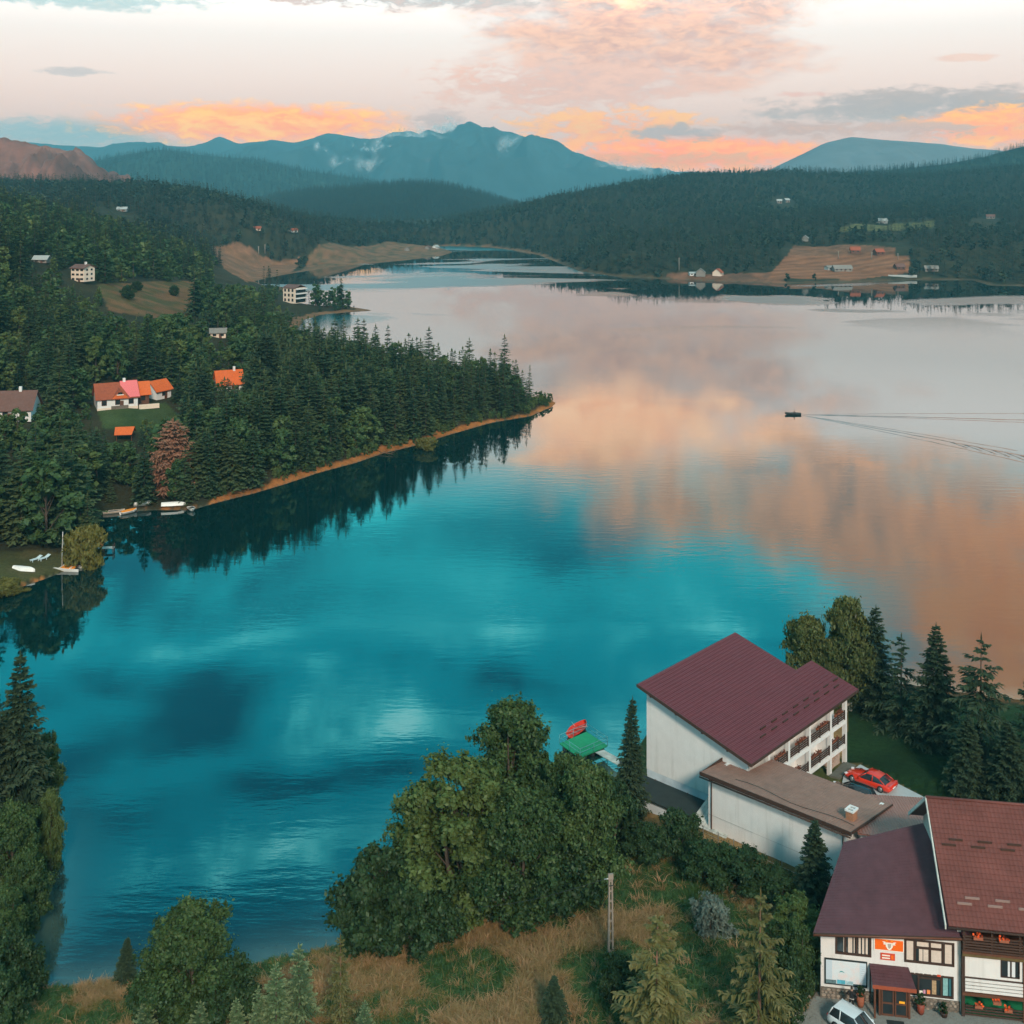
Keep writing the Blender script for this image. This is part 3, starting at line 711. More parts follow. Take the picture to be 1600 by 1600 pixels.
rnd = random.Random(5)
NEAR_SP = [Proto('spruce', spruce_data(11 + i, 16, [3.6, 3.2, 3.9][i], 44, 8, 11, 0.125, 0.42, 0.04), 16, L_HERO, m_bark) for i in range(3)]
SLIM_SP = Proto('slim_spruce', spruce_data(21, 14, 2.3, 46, 8, 9, 0.13, 0.5, 0.05), 14, L_HERO, m_bark)
RAG_SP = [Proto('ragged_spruce', spruce_data(31 + i, 16, 4.6, 22, 6, 13, 0.14, 0.5, 0.05, 0.15, 0.5, hang=0.65), 16, L_HERO, m_bark) for i in range(2)]
YOUNG = [Proto('young_fir', spruce_data(41 + i, 6, 1.75, 20, 7, 9, 0.20, 0.12, 0.02, 0, 0.2, hang=0.1), 6, L_YOUNG, m_bark) for i in range(2)]
OLIVE = [Proto('olive_spruce', spruce_data(51 + i, 10, 3.0, 20, 6, 13, 0.135, 0.28, 0.03, 0.12, 0.35, hang=0.5), 10, L_OLIVE, m_deadbark) for i in range(2)]
DEAD = Proto('dead_conifer', spruce_data(61, 16, 5.2, 34, 8, 11, 0.13, 0.42, 0.05, 0.05, 0.25, taper=0.55, hang=0.5), 16, L_DEAD, m_deadbark)
BIG_SP = Proto('broad_spruce', spruce_data(66, 20, 6.6, 34, 9, 10, 0.22, 0.5, 0.04, 0, 0.3, taper=0.55, hang=0.5), 20, L_HERO, m_bark)
MID_SP = [Proto('forest_spruce', spruce_data(71 + i, 18, [3.6, 3.1, 4.2, 2.8, 3.5][i], 22, 7, 5, 0.26, 0.42, 0.06, 0, 0.22, taper=[.85, .8, .7, .9, .75][i]), 18, L_SPRUCE, m_bark) for i in range(5)]
NEAR_BL = [Proto('leafy_tree', leaf_data(81 + i, 12, [4.6, 4.2, 4.9][i], [46, 40, 52][i], 46000, 0.105, 0.06, 0.15, trunks=2, lobe=0.33), 12, L_LEAF, m_bark) for i in range(3)]
SHRUB = [Proto('shrub', leaf_data(91 + i, 6, 3.6, 40, 26000, 0.10, 0.02, 0.0, trunks=2, lobe=0.30), 6, L_DARK, m_bark) for i in range(2)]
BIRCH = [Proto('birch', leaf_data(101 + i, 14, 3.7, 44, 34000, 0.12, 0.08, 0.55, elong=1.7, lobe=0.42, trunks=2), 14, L_BIRCH, m_birch) for i in range(2)]
YELL = Proto('yellow_tree', leaf_data(111, 8, 1.9, 18, 9000, 0.11, 0.08, 0.3), 8, L_YELLOW, m_birch)
SILV = Proto('silver_bush', leaf_data(113, 3, 1.9, 24, 9000, 0.06, 0.0, 0.2, elong=2.2, trunks=3), 3, L_SILVER, m_bark)
WILL = Proto('willow', leaf_data(115, 8, 4.2, 26, 9000, 0.17, 0.04, 0.6, elong=2.6, trunks=3), 8, L_WILLOW, m_bark)
MID_BL = [Proto('forest_broadleaf', leaf_data(121 + i, 12, [4.0, 3.2, 4.4, 2.6][i], 22, 3000, 0.31, 0.06, 0.1), 12, L_MID, m_bark) for i in range(4)]

# ---- trees that stand out in the photo: (base px, base py, top py, kind, name, label, width)
HERO = [
 (30, 1345, 1016, NEAR_SP[0], 'spruce_tree', 'tall dark spruce rising above the trees on the left lake edge', 'spruce', .95),
 (-22, 1350, 1040, NEAR_SP[1], 'spruce_tree', 'spruce cut off by the left picture edge beside the tall spruce', 'spruce', .9),
 (985, 1278, 1088, SLIM_SP, 'spruce_tree', 'slim spruce beside the white gable wall of the guest house', 'spruce', 1.0),
 (1365, 1112, 942, NEAR_SP[2], 'spruce_tree', 'dark spruce standing right against the two birches', 'spruce', 1.05),
 (1408, 1138, 990, RAG_SP[0], 'spruce_tree', 'gnarled spruce with several bent tops behind the lawn', 'spruce', 1.25),
 (1462, 1165, 976, NEAR_SP[0], 'spruce_tree', 'pointed spruce in the middle of the row behind the lawn', 'spruce', 1.15),
 (1532, 1205, 992, RAG_SP[1], 'spruce_tree', 'tall ragged spruce with a narrow neck below its top', 'spruce', 1.2),
 (1606, 1235, 1052, RAG_SP[0], 'spruce_tree', 'spruce cut off by the right picture edge', 'spruce', 1.2),
 (1512, 1238, 1118, NEAR_SP[1], 'spruce_tree', 'low dense spruce in front of the tall ragged one', 'spruce', 1.5),
 (1580, 1262, 1135, NEAR_SP[2], 'spruce_tree', 'low spruce at the right edge above the red tiled roof', 'spruce', 1.5),
 (1272, 1425, 1282, NEAR_SP[1], 'spruce_tree', 'small spruce in front of the long white annex wall', 'spruce', 1.4),
 (196, 1540, 1462, NEAR_SP[2], 'spruce_tree', 'small dark spruce by the water behind the round bush', 'spruce', 1.2),
 (866, 1606, 1522, NEAR_SP[0], 'spruce_tree', 'small blue green spruce at the bottom edge in the dry grass', 'spruce', 1.5),
 (1025, 1672, 1424, OLIVE[0], 'spruce_tree', 'olive brown spruce with bare outer branches at the bottom edge', 'spruce', 1.25),
 (1186, 1650, 1392, OLIVE[1], 'spruce_tree', 'yellow green spruce between the dry meadow and the shop', 'spruce', 1.0),
 (270, 764, 653, DEAD, 'dead_conifer', 'dead rust brown conifer above the moored boats', 'dead tree', 1.35),
 (416, 652, 522, BIG_SP, 'spruce_tree', 'very broad dark spruce at the neck of the peninsula', 'spruce', 1.0),
 (316, 700, 582, BIG_SP, 'spruce_tree', 'broad dark spruce just above the dead brown conifer', 'spruce', .92),
 (500, 640, 518, RAG_SP[1], 'spruce_tree', 'open branched spruce standing clear against the pale water', 'spruce', 1.0),
 (572, 640, 528, MID_SP[1], 'spruce_tree', 'tallest pointed tree on the middle of the peninsula', 'spruce', 1.0),
 (470, 640, 532, MID_SP[3], 'spruce_tree', 'dark spruce left of the open branched spruce on the peninsula', 'spruce', 1.1),
 (432, 1632, 1500, YOUNG[0], 'young_fir', 'pale young fir with long tips left of the bottom centre', 'fir', 1.0),
 (468, 1612, 1472, YOUNG[1], 'young_fir', 'tallest pale young fir beside the round bush', 'fir', 1.0),
 (532, 1612, 1456, OLIVE[0], 'young_fir', 'bushy topped young fir at the edge of the dry grass', 'fir', .75),
 (226, 1640, 1556, YOUNG[0], 'young_fir', 'young fir tip in front of the round bush at the bottom', 'fir', 1.2),
 (312, 1650, 1560, YOUNG[1], 'young_fir', 'second young fir tip from the left at the bottom edge', 'fir', 1.2),
 (370, 1645, 1556, YOUNG[0], 'young_fir', 'young fir tip right below the round bush', 'fir', 1.1),
 (404, 1640, 1540, YOUNG[1], 'young_fir', 'slender young fir between the round bush and the taller firs', 'fir', .9),
 (570, 1650, 1560, YOUNG[0], 'young_fir', 'small fir at the foot of the bushy topped one', 'fir', 1.0),
 (800, 1335, 1100, NEAR_BL[0], 'leafy_tree', 'tallest round crowned tree of the clump by the floating platform', 'tree', .92),
 (722, 1448, 1188, NEAR_BL[1], 'leafy_tree', 'front leafy tree with drooping branches in the big clump', 'tree', 1.12),
 (668, 1415, 1228, NEAR_BL[2], 'leafy_tree', 'leafy tree on the water side of the big clump', 'tree', .9),
 (812, 1448, 1235, NEAR_BL[2], 'leafy_tree', 'dark leafy tree in the middle of the big clump', 'tree', 1.0),
 (915, 1405, 1195, NEAR_BL[0], 'leafy_tree', 'leafy tree at the right end of the big clump', 'tree', .85),
 (880, 1360, 1180, NEAR_BL[1], 'leafy_tree', 'leafy tree half hidden behind the right end of the clump', 'tree', .8),
 (600, 1478, 1328, SHRUB[0], 'shrub', 'dense dark shrub bulging over the water at the clump left end', 'shrub', .92),
 (660, 1490, 1370, SHRUB[1], 'shrub', 'dark shrub under the drooping tree of the big clump', 'shrub', .95),
 (572, 1482, 1388, SHRUB[1], 'shrub', 'low dark shrub at the tip of the clump by the shore', 'shrub', .8),
 (760, 1425, 1330, SHRUB[0], 'shrub', 'dark undergrowth shrub inside the big clump', 'shrub', 1.2),
 (880, 1420, 1310, SHRUB[1], 'shrub', 'dark undergrowth shrub below the right end of the clump', 'shrub', 1.2),
 (952, 1330, 1225, SHRUB[0], 'shrub', 'dark shrub between the clump and the slim spruce', 'shrub', .9),
 (300, 1600, 1410, NEAR_BL[2], 'leafy_tree', 'round leafy bush tree at the lower left by the shore', 'tree', 1.02),
 (250, 1600, 1500, SHRUB[0], 'shrub', 'dark skirt shrub at the left foot of the round bush tree', 'shrub', .9),
 (350, 1610, 1500, SHRUB[1], 'shrub', 'dark skirt shrub at the right foot of the round bush tree', 'shrub', .9),
 (1262, 1105, 964, BIRCH[0], 'birch_tree', 'left pale stemmed birch behind the guest house roof', 'birch', 1.0),
 (1325, 1112, 936, BIRCH[1], 'birch_tree', 'taller birch between the guest house roof and the spruces', 'birch', .95),
 (1298, 1115, 1000, BIRCH[1], 'birch_tree', 'small yellowish birch in front of the two tall birches', 'birch', .7),
 (50, 1310, 1184, YELL, 'leafy_tree', 'narrow yellowing tree on the left lake edge', 'tree', 1.1),
 (10, 1300, 1120, BIRCH[0], 'leafy_tree', 'olive leafy tree below the tall left spruce', 'tree', .9),
 (68, 1300, 1150, NEAR_BL[1], 'leafy_tree', 'dark leafy tree hanging over the water below the tall left spruce', 'tree', .62),
 (78, 1370, 1235, NEAR_BL[0], 'leafy_tree', 'leafy tree over the water right of the yellowing tree', 'tree', .42),
 (20, 1400, 1255, NEAR_BL[2], 'leafy_tree', 'leafy tree left of and below the yellowing tree', 'tree', .8),
 (45, 1460, 1330, NEAR_BL[1], 'leafy_tree', 'rounded leafy tree half way down the left edge', 'tree', .68),
 (5, 1520, 1390, NEAR_BL[0], 'leafy_tree', 'leafy tree near the lower left corner', 'tree', .7),
 (14, 1560, 1455, SHRUB[0], 'shrub', 'upper green shrub in the lower left corner', 'shrub', .8),
 (-10, 1625, 1520, SHRUB[1], 'shrub', 'lowest shrub cut off by the lower left corner', 'shrub', .9),
 (35, 1560, 1490, SHRUB[1], 'shrub', 'shrub reaching over the shore in the lower left corner', 'shrub', .7),
 (1062, 1345, 1270, SHRUB[0], 'shrub', 'round dark shrub before the boarded lean to roof', 'shrub', .85),
 (1015, 1345, 1290, SHRUB[1], 'shrub', 'dark shrub left of the round one by the white retaining wall', 'shrub', .9),
 (1110, 1378, 1318, SHRUB[1], 'shrub', 'leafy shrub at the foot of the annex wall, left one', 'shrub', 1.0),
 (1160, 1392, 1330, SHRUB[0], 'shrub', 'leafy shrub at the foot of the annex wall, right one', 'shrub', 1.0),
 (1215, 1405, 1362, SHRUB[1], 'shrub', 'low shrub by the wire fence left of the small spruce', 'shrub', 1.0),
 (1112, 1466, 1408, SILV, 'shrub', 'silvery round bush in the dry meadow', 'shrub', 1.0),
 (1248, 1500, 1405, NEAR_BL[1], 'leafy_tree', 'yellow green bush between the small spruce and the shop roof', 'tree', .8),
 (1243, 1580, 1440, NEAR_BL[0], 'leafy_tree', 'leafy tree against the left side wall of the shop', 'tree', .5),
 (1222, 1600, 1490, SHRUB[0], 'shrub', 'shrub along the stone kerb left of the shop yard', 'shrub', .6),
 (968, 1570, 1492, SHRUB[1], 'shrub', 'dark bush at the foot of the concrete pole', 'shrub', .6),
 (137, 888, 824, WILL, 'leafy_tree', 'yellow green willow bush hanging over the little jetty', 'tree', 1.05),
 (14, 930, 908, WILL, 'shrub', 'low yellow green bush on the shore at the left edge', 'shrub', 1.5),
 (668, 703, 684, WILL, 'shrub', 'small willow hanging over the water under the peninsula bank', 'shrub', 1.0),
 (525, 485, 464, MID_BL[0], 'leafy_tree', 'round tree alone on the far spit', 'tree', .9),
 (500, 487, 468, MID_SP[0], 'spruce_tree', 'small spruce on the far spit left of the round tree', 'spruce', 1.0),
 (272, 462, 446, SHRUB[0], 'shrub', 'round dark bush alone on the upper left meadow', 'shrub', .9),
 (200, 468, 446, SHRUB[1], 'shrub', 'bush on the left part of the upper meadow', 'shrub', .9),
 (214, 455, 440, SHRUB[0], 'shrub', 'bush on the top edge of the upper meadow', 'shrub', .9),
 (262, 440, 418, MID_BL[2], 'leafy_tree', 'rounded tree on the skyline of the upper meadow', 'tree', 1.2),
 (155, 440, 424, MID_BL[0], 'leafy_tree', 'rounded tree right of the pale four storey house', 'tree', 1.0),
]
for bx, by, ty, pr, nm, lab, cat, wd in HERO:
    x, y, z = hit(bx, by)
    h = (by - ty) / (F / y)
    k = h / pr.H
    plant(nm, pr, x, y, h, rnd.uniform(0, 6.28), lab, cat, None, z, wd * 1.0 if cat in ('spruce', 'fir', 'dead tree') else wd * max(1.0, 0.75 / max(k, .4)))

# ---- the wood on the left shore and hillside: single trees, then the rest as one mass
KEEP = [  # what must stay in view: (px0, py0, px1, py1, distance)
 (146, 590, 266, 648, 300), (174, 664, 212, 688, 262), (100, 408, 144, 442, 440), (438, 444, 478, 480, 660), (340, 572, 376, 588, 330), (-10, 602, 50, 636, 290),
 (232, 652, 308, 764, 225), (168, 443, 312, 486, 425), (160, 778, 312, 802, 215), (0, 862, 160, 930, 180), (336, 378, 470, 442, 940), (328, 514, 352, 530, 420), (48, 398, 76, 412, 460),
 (0, 482, 34, 510, 330), (476, 466, 590, 492, 600), (108, 574, 122, 622, 260)]
CLEARS = [Z_MEADOW_HILL, Z_MEADOW_BAY, Z_SHORE_FAR, Z_FIELD, Z_FIELD2, Z_STRAND, Z_GREENFIELD, Z_HOUSE_YARD, Z_CLEAR, Z_LAWN_LEFT]
def forest_points(Y0, Y1, U0, U1, sp, seed, dmin, jit=.45, protect=True):
    rng = np.random.default_rng(seed)
    xs = np.arange(U0 * Y1, U1 * Y1, sp); ys = np.arange(Y0, Y1, sp)
    X, Y = np.meshgrid(xs, ys); X = X.ravel() + rng.uniform(-jit, jit, X.size) * sp; Y = Y.ravel() + rng.uniform(-jit, jit, Y.size) * sp
    m_ = (X / Y > U0) & (X / Y < U1); X, Y = X[m_], Y[m_]
    z, d = zf(X, Y, True); m_ = d > dmin
    for c_ in CLEARS: m_ &= ~inpoly(X, Y, c_)
    return X[m_], Y[m_], z[m_], d[m_]
def kept(px, py, th, hw, Y):
    for x0, y0, x1, y1, D in KEEP:
        if Y < D and px + hw > x0 and px - hw < x1 and py - th < y1 and py > y0: return False
    return True
rng = np.random.default_rng(77)
TREES = []    # (screen size, kind, x, y, z, h, wid, proto index)
X, Y, z, d = forest_points(176, 430, -0.53, 0.05, 5.0, 1, 1.6)
Xp, Yp, zp, dp = forest_points(225, 346, -0.30, 0.05, 4.6, 3, 2.2); kp = (Xp > -75)
X, Y, z, d = [np.concatenate([q_, r_[kp]]) for q_, r_ in ((X, Xp), (Y, Yp), (z, zp), (d, dp))]
X2, Y2, z2, d2 = forest_points(430, 700, -0.53, -0.10, 7.0, 2, 2.5)
X, Y, z, d = [np.concatenate(q) for q in ((X, X2), (Y, Y2), (z, z2), (d, d2))]
mixn = fbm(X / 35, Y / 35, 44)
for i in range(len(X)):
    pen = X[i] > -75 and Y[i] > 225 and Y[i] < 345
    px, py = pxy(X[i], Y[i], z[i])
    pb = 0.14 if pen else (0.66 if mixn[i] > .50 else 0.30)
    if pen and d[i] < 9 and px < 620: pb = .35
    sp = rng.random() > pb
    tip_ = pen and px > 790
    h = rng.uniform(11, 19) if sp else rng.uniform(7, 12.5)
    if pen: h = rng.uniform(12.5, 18.5) if sp else rng.uniform(8, 13)
    if d[i] < 6: h *= .78
    if Y[i] < 230 and px < 130: h *= 1.3
    if pen and px > 560: h *= .98 - .26 * min(1, (px - 560) / 250)
    if pen and px > 835: continue
    s_ = F / Y[i]; hw = h * .2 * s_ if sp else h * .3 * s_
    if not kept(px, py, h * s_, hw, Y[i]):
        h *= .42
        if not kept(px, py, h * s_, hw * .5, Y[i]): continue
    if min((px - bx) ** 2 + ((py - by) * 1.5) ** 2 for bx, by in [(270, 762), (416, 652), (316, 700)]) < 24 ** 2: continue
    TREES.append((h * s_, sp, X[i], Y[i], z[i], h, rng.uniform(.95, 1.45), int(rng.integers(0, 20)), px, py))
TREES.sort(key=lambda q: -q[0])
def zone_words(x, y, px, py):
    if x > -75 and 225 < y < 345:
        w_ = 'tip' if px > 700 else 'outer half' if px > 600 else 'inner half' if px > 480 else 'neck'
        e_ = 'near bank' if py > 640 + (600 - px) * .26 else 'far side'
        return 'on the %s of the peninsula towards its %s' % (e_, w_), 'trees on the %s of the peninsula at its %s' % (e_, w_)
    if y < 262:
        w_ = 'above the moored boats' if px > 130 else 'above the left lawn'
        return 'in the shore wood ' + w_, 'trees of the shore wood ' + w_
    if y < 400:
        w_ = 'left of' if px < 140 else 'right of' if px > 270 else 'below' if py > 640 else 'behind'
        return 'in the wood %s the red roofed house' % w_, 'trees %s the red roofed house' % w_
    w_ = 'left of' if px < 150 else 'right of' if px > 318 else 'below' if py > 480 else 'above'
    return 'on the hillside %s the upper meadow' % w_, 'trees on the hillside %s the upper meadow' % w_
cnt = {True: 0, False: 0}; REST = []
for q in TREES:
    _, sp, x, y, zz, h, wd, pi, px, py = q
    inview = -60 < px < 900
    if inview and cnt[sp] < (255 if sp else 215):
        cnt[sp] += 1
        wz, gp = zone_words(x, y, px, py)
        if sp: plant('spruce_tree', MID_SP[pi % 5], x, y, h, rnd.uniform(0, 6.28), 'dark green spruce ' + wz, 'spruce', 'spruce ' + gp, zz, wd)
        else: plant('leafy_tree', MID_BL[pi % 4], x, y, h, rnd.uniform(0, 6.28), 'mid green leafy tree ' + wz, 'tree', 'leafy ' + gp, zz, wd)
    else: REST.append((sp, x, y, zz, h, wd, pi))

def scatter(name, label, pts, protos, kind='stuff'):
    """pts rows: x, y, z, scale_xy, scale_z, rot, index -> one object that repeats low cost meshes over its points"""
    pts = np.asarray(pts, np.float32)
    me = bpy.data.meshes.new(name); me.vertices.add(len(pts)); me.vertices.foreach_set('co', pts[:, :3].ravel())
    for nm, a in (('sxy', pts[:, 3]), ('sz', pts[:, 4]), ('rot', pts[:, 5])):
        at_ = me.attributes.new(nm, 'FLOAT', 'POINT'); at_.data.foreach_set('value', a)
    at_ = me.attributes.new('idx', 'INT', 'POINT'); at_.data.foreach_set('value', pts[:, 6].astype(np.int32))
    o = bpy.data.objects.new(name, me); COL.objects.link(o)
    cl_ = bpy.data.collections.new(name + '_kinds')
    for i, pm in enumerate(protos):
        po = bpy.data.objects.new('%s_kind_%02d' % (name, i), pm); cl_.objects.link(po)
    ng = bpy.data.node_groups.new(name + '_nodes', 'GeometryNodeTree')
    ng.interface.new_socket('Geometry', in_out='INPUT', socket_type='NodeSocketGeometry'); ng.interface.new_socket('Geometry', in_out='OUTPUT', socket_type='NodeSocketGeometry')
    N = ng.nodes; L = ng.links
    gi = N.new('NodeGroupInput'); go = N.new('NodeGroupOutput'); ip = N.new('GeometryNodeInstanceOnPoints'); ci = N.new('GeometryNodeCollectionInfo')
    ci.inputs[0].default_value = cl_; ci.inputs['Separate Children'].default_value = True; ci.inputs['Reset Children'].default_value = True
    def named(nm, ty='FLOAT'):
        q_ = N.new('GeometryNodeInputNamedAttribute'); q_.data_type = ty; q_.inputs[0].default_value = nm; return q_.outputs[0]
    L.new(gi.outputs[0], ip.inputs['Points']); L.new(ci.outputs[0], ip.inputs['Instance']); ip.inputs['Pick Instance'].default_value = True
    L.new(named('idx', 'INT'), ip.inputs['Instance Index'])
    cx = N.new('ShaderNodeCombineXYZ'); L.new(named('rot'), cx.inputs[2]); L.new(cx.outputs[0], ip.inputs['Rotation'])
    cs = N.new('ShaderNodeCombineXYZ'); sxy = named('sxy'); L.new(sxy, cs.inputs[0]); L.new(sxy, cs.inputs[1]); L.new(named('sz'), cs.inputs[2]); L.new(cs.outputs[0], ip.inputs['Scale'])
    L.new(ip.outputs[0], go.inputs[0])
    md = o.modifiers.new('scatter', 'NODES'); md.node_group = ng
    tag(o, label, kind=kind); return o
def joined(name, data, lm, bk):
    P, T, tubes = data; V, Fq = wood_arrays(tubes[:1], 4)
    n = len(P); VV = np.concatenate([P.reshape(-1, 3), V]); q = np.concatenate([np.arange(n * 4).reshape(-1, 4), Fq + n * 4])
    me = np_mesh(name, VV, [q], mi=np.r_[np.zeros(n), np.ones(len(Fq))], attrs={'tip': np.r_[np.repeat(T, 4), np.zeros(len(V))]})
    me.materials.append(lm); me.materials.append(bk); return me
J_SP = [joined('jsp%d' % i, spruce_data(201 + i, 18, [3.4, 3.0, 4.0][i], 14, 6, 4, 0.42, 0.42, 0.06), L_SPRUCE, m_bark) for i in range(3)]
J_BL = [joined('jbl%d' % i, leaf_data(211 + i, 12, [4.2, 3.6][i], 12, 560, 0.58, 0.06), L_MID, m_bark) for i in range(2)]
J_FSP = [joined('jfs%d' % i, spruce_data(221 + i, 18, [3.6, 3.2, 4.0][i], 9, 5, 2, 0.75, 0.42, 0.04), L_FAR, m_bark) for i in range(3)]
J_FBL = [joined('jfb%d' % i, leaf_data(231 + i, 12, 4.4, 7, 90, 1.3, 0.04), L_FAR, m_bark) for i in range(2)]
pts = []
for sp, x, y, zz, h, wd, pi in REST:
    pts.append((x, y, zz - .2, (h / 18 if sp else h / 12) * wd, h / 18 if sp else h / 12, rnd.uniform(0, 6.28), pi % 3 if sp else 3 + pi % 2))
scatter('hillside_forest', 'mixed wood filling the left hillside between the single trees', pts, J_SP + J_BL)

rg = np.random.default_rng(91); bx_ = rg.uniform(-75, 14, 9000); by_ = rg.uniform(200, 345, 9000); bz_, bd_ = zf(bx_, by_, True)
sel = (bd_ > .9) & (bd_ < 5.5) & (fbm(bx_ / 9, by_ / 9, 93) > .47) & (rg.random(9000) < .8); bpx, bpy_ = pxy(bx_, by_, bz_)
pts = [(bx_[i], by_[i], bz_[i] - .1, k_, k_ * .9, rg.uniform(0, 6.28), 1 * (rg.random() < .5)) for i in np.nonzero(sel)[0] for k_ in [rg.uniform(.07, .24)] if not (150 < bpx[i] < 320)]
scatter('bank_undergrowth', 'low bushes growing along the earth bank of the peninsula', pts, J_BL)

# far woods on both sides of the lake
KEEP_FAR = [(1085, 405, 1225, 440, 770), (1290, 398, 1400, 426, 880), (1225, 374, 1420, 420, 940), (1208, 309, 1238, 319, 1500), (20, 300, 62, 326, 880), (380, 340, 480, 368, 1000), (150, 320, 215, 334, 880), (640, 374, 712, 400, 1150), (1520, 325, 1560, 345, 1200), (1420, 400, 1490, 440, 800)]
def far_trees(Y0, Y1, U0, U1, sp, seed, dm, hr=(13, 22), fbl=.3):
    rg = np.random.default_rng(seed); X, Y, z, d = forest_points(Y0, Y1, U0, U1, sp, seed, dm)
    mm = fbm(X / 90, Y / 90, 61); out = []
    for i in range(len(X)):
        px, py = pxy(X[i], Y[i], z[i]); isb = rg.random() < (fbl + .3 if mm[i] > .55 else fbl - .12)
        h = rg.uniform(*hr) * (0.62 if isb else 1); s_ = F / Y[i]
        if any(Y[i] < D and x0 - 3 < px < x1 + 3 and py - h * s_ < y1 and py > y0 for x0, y0, x1, y1, D in KEEP_FAR): continue
        k = h / (12 if isb else 18); pi = int(rg.integers(0, 60))
        out.append((X[i], Y[i], z[i] - .4, k * rg.uniform(.9, 1.25), k, rg.uniform(0, 6.28), 3 + pi % 2 if isb else pi % 3))
    return out
scatter('far_left_forest', 'dark wood on the ridges beyond the left shore', far_trees(700, 1480, -0.56, -0.06, 8.5, 5, 6, (9, 15), fbl=.34), J_FSP + J_FBL)
scatter('far_right_forest', 'dark conifer wood covering the hills beyond the right shore', far_trees(690, 2050, -0.06, 0.56, 8.5, 6, 4, (8, 14), fbl=.30), J_FSP + J_FBL)
def ridge_trees(A, n, seed, hr):
    X, Yv, Z = A; rg = np.random.default_rng(seed); out = []
    fi = rg.uniform(0, X.shape[0] * .70, n); fj = rg.uniform(0, X.shape[1] - 1.01, n)
    i0 = fi.astype(int); j0 = fj.astype(int); a = fi - i0; b = fj - j0
    def bl(M): return (M[i0, j0] * (1 - a) + M[i0 + 1, j0] * a) * (1 - b) + (M[i0, j0 + 1] * (1 - a) + M[i0 + 1, j0 + 1] * a) * b
    x, y, z = bl(X), bl(Yv), bl(Z); h = rg.uniform(*hr, n)
    return np.stack([x, y, z - .5, h / 18 * 1.25, h / 18, rg.uniform(0, 6.28, n), rg.integers(0, 3, n)], 1)
scatter('right_slope_forest', 'wood on the dark slope at the right edge', ridge_trees(A7, 15000, 8, (10, 16)), J_FSP)
scatter('end_hill_forest', 'wood on the teal hill at the far end of the lake', ridge_trees(A3, 15000, 9, (11, 18)), J_FSP)
scatter('middle_hill_forest', 'wood on the hazy blue hill in the middle left distance', ridge_trees(A2, 15000, 10, (14, 22)), J_FSP)
# ------------------------------------------------------------------ buildings by the near shore
m_white = mat('white_render', (0.70, 0.68, 0.665), 0.85, 1.2, 0.06, 0.004)
_t = NT(m_white.node_tree); _p = _t.n['Principled BSDF']; _lk = _p.inputs['Base Color'].links[0].from_socket
_tc = _t.node('ShaderNodeTexCoord'); _st = _t.noise(_t.mapping(_tc.outputs['Object'], scale=(2.2, 2.2, 0.16)), 1.0, 5, 0.65); _bl = _t.noise(_tc.outputs['Object'], 0.35, 4, 0.6)
_t.l.new(_t.mix(_t.m('MULTIPLY', _t.ss(_st, 0.48, 0.75), _t.ss(_bl, 0.35, 0.65, 0.15, 0.5)), _lk, (0.44, 0.42, 0.39, 1)), _p.inputs['Base Color'])
m_stain = mat('stained_concrete', (0.50, 0.56, 0.60), 0.9, 0.9, 0.28, 0.006)
m_roofp = mat('plum_metal_tiles', (0.122, 0.027, 0.034), 0.5, 3.0, 0.16, 0.0, 0.25)
m_roofg = mat('weathered_brown_sheet', (0.27, 0.150, 0.115), 0.75, 1.2, 0.22, 0.0, 0.3)
m_roofs = mat('dark_plum_shingles', (0.095, 0.042, 0.050), 0.6, 1.4, 0.22, 0.0, 0.2)
m_roofr = mat('red_brown_tiles', (0.140, 0.047, 0.038), 0.55, 0.7, 0.26, 0.0, 0.25)
m_wood = mat('dark_brown_wood', (0.055, 0.030, 0.022), 0.7, 8, 0.25)
m_wood2 = mat('varnished_brown_wood', (0.12, 0.050, 0.030), 0.5, 8, 0.25)
m_plank = mat('pale_weathered_planks', (0.46, 0.47, 0.43), 0.85, 2.5, 0.3, 0.0, objvar=0.15)
m_black = mat('tarred_felt', (0.020, 0.030, 0.030), 0.8, 1.5, 0.3)
m_glass = mat('dark_window_glass', (0.020, 0.028, 0.032), 0.06, None, spec=0.7)
m_curtain = mat('pale_curtain', (0.62, 0.52, 0.45), 0.9, 6, 0.12)
m_teal = mat('teal_fabric', (0.22, 0.42, 0.42), 0.9, 9, 0.4)
m_stone = mat('rubble_stone', (0.26, 0.21, 0.17), 0.9, 5, 0.35, objvar=0.4)
m_mortar = mat('mortar', (0.14, 0.12, 0.10), 0.95, 9, 0.2)
m_brick = mat('chimney_brick', (0.34, 0.16, 0.09), 0.9, 7, 0.35)
m_orange = mat('orange_sign_paint', (0.86, 0.14, 0.012), 0.5, None)
m_redsign = mat('red_sign_paint', (0.60, 0.07, 0.03), 0.5, None)
m_signw = mat('white_sign_paint', (0.85, 0.80, 0.72), 0.5, None)
m_amber = mat('amber_letters', (0.95, 0.42, 0.03), 0.5, None)
m_flower = mat('orange_red_flowers', (0.75, 0.10, 0.02), 0.8, 14, 0.35)
m_terra = mat('terracotta', (0.30, 0.10, 0.055), 0.8, 6, 0.2)
m_green = mat('green_carpet', (0.01, 0.20, 0.085), 0.9, 5, 0.15)
m_conc = mat('pale_concrete', (0.38, 0.42, 0.43), 0.9, 1.2, 0.15, 0.004)
m_paver = mat('grey_pavers', (0.19, 0.20, 0.185), 0.9, 3, 0.2, objvar=0.18)
m_metal = mat('galvanised_metal', (0.45, 0.46, 0.46), 0.35, None, metal=0.8)

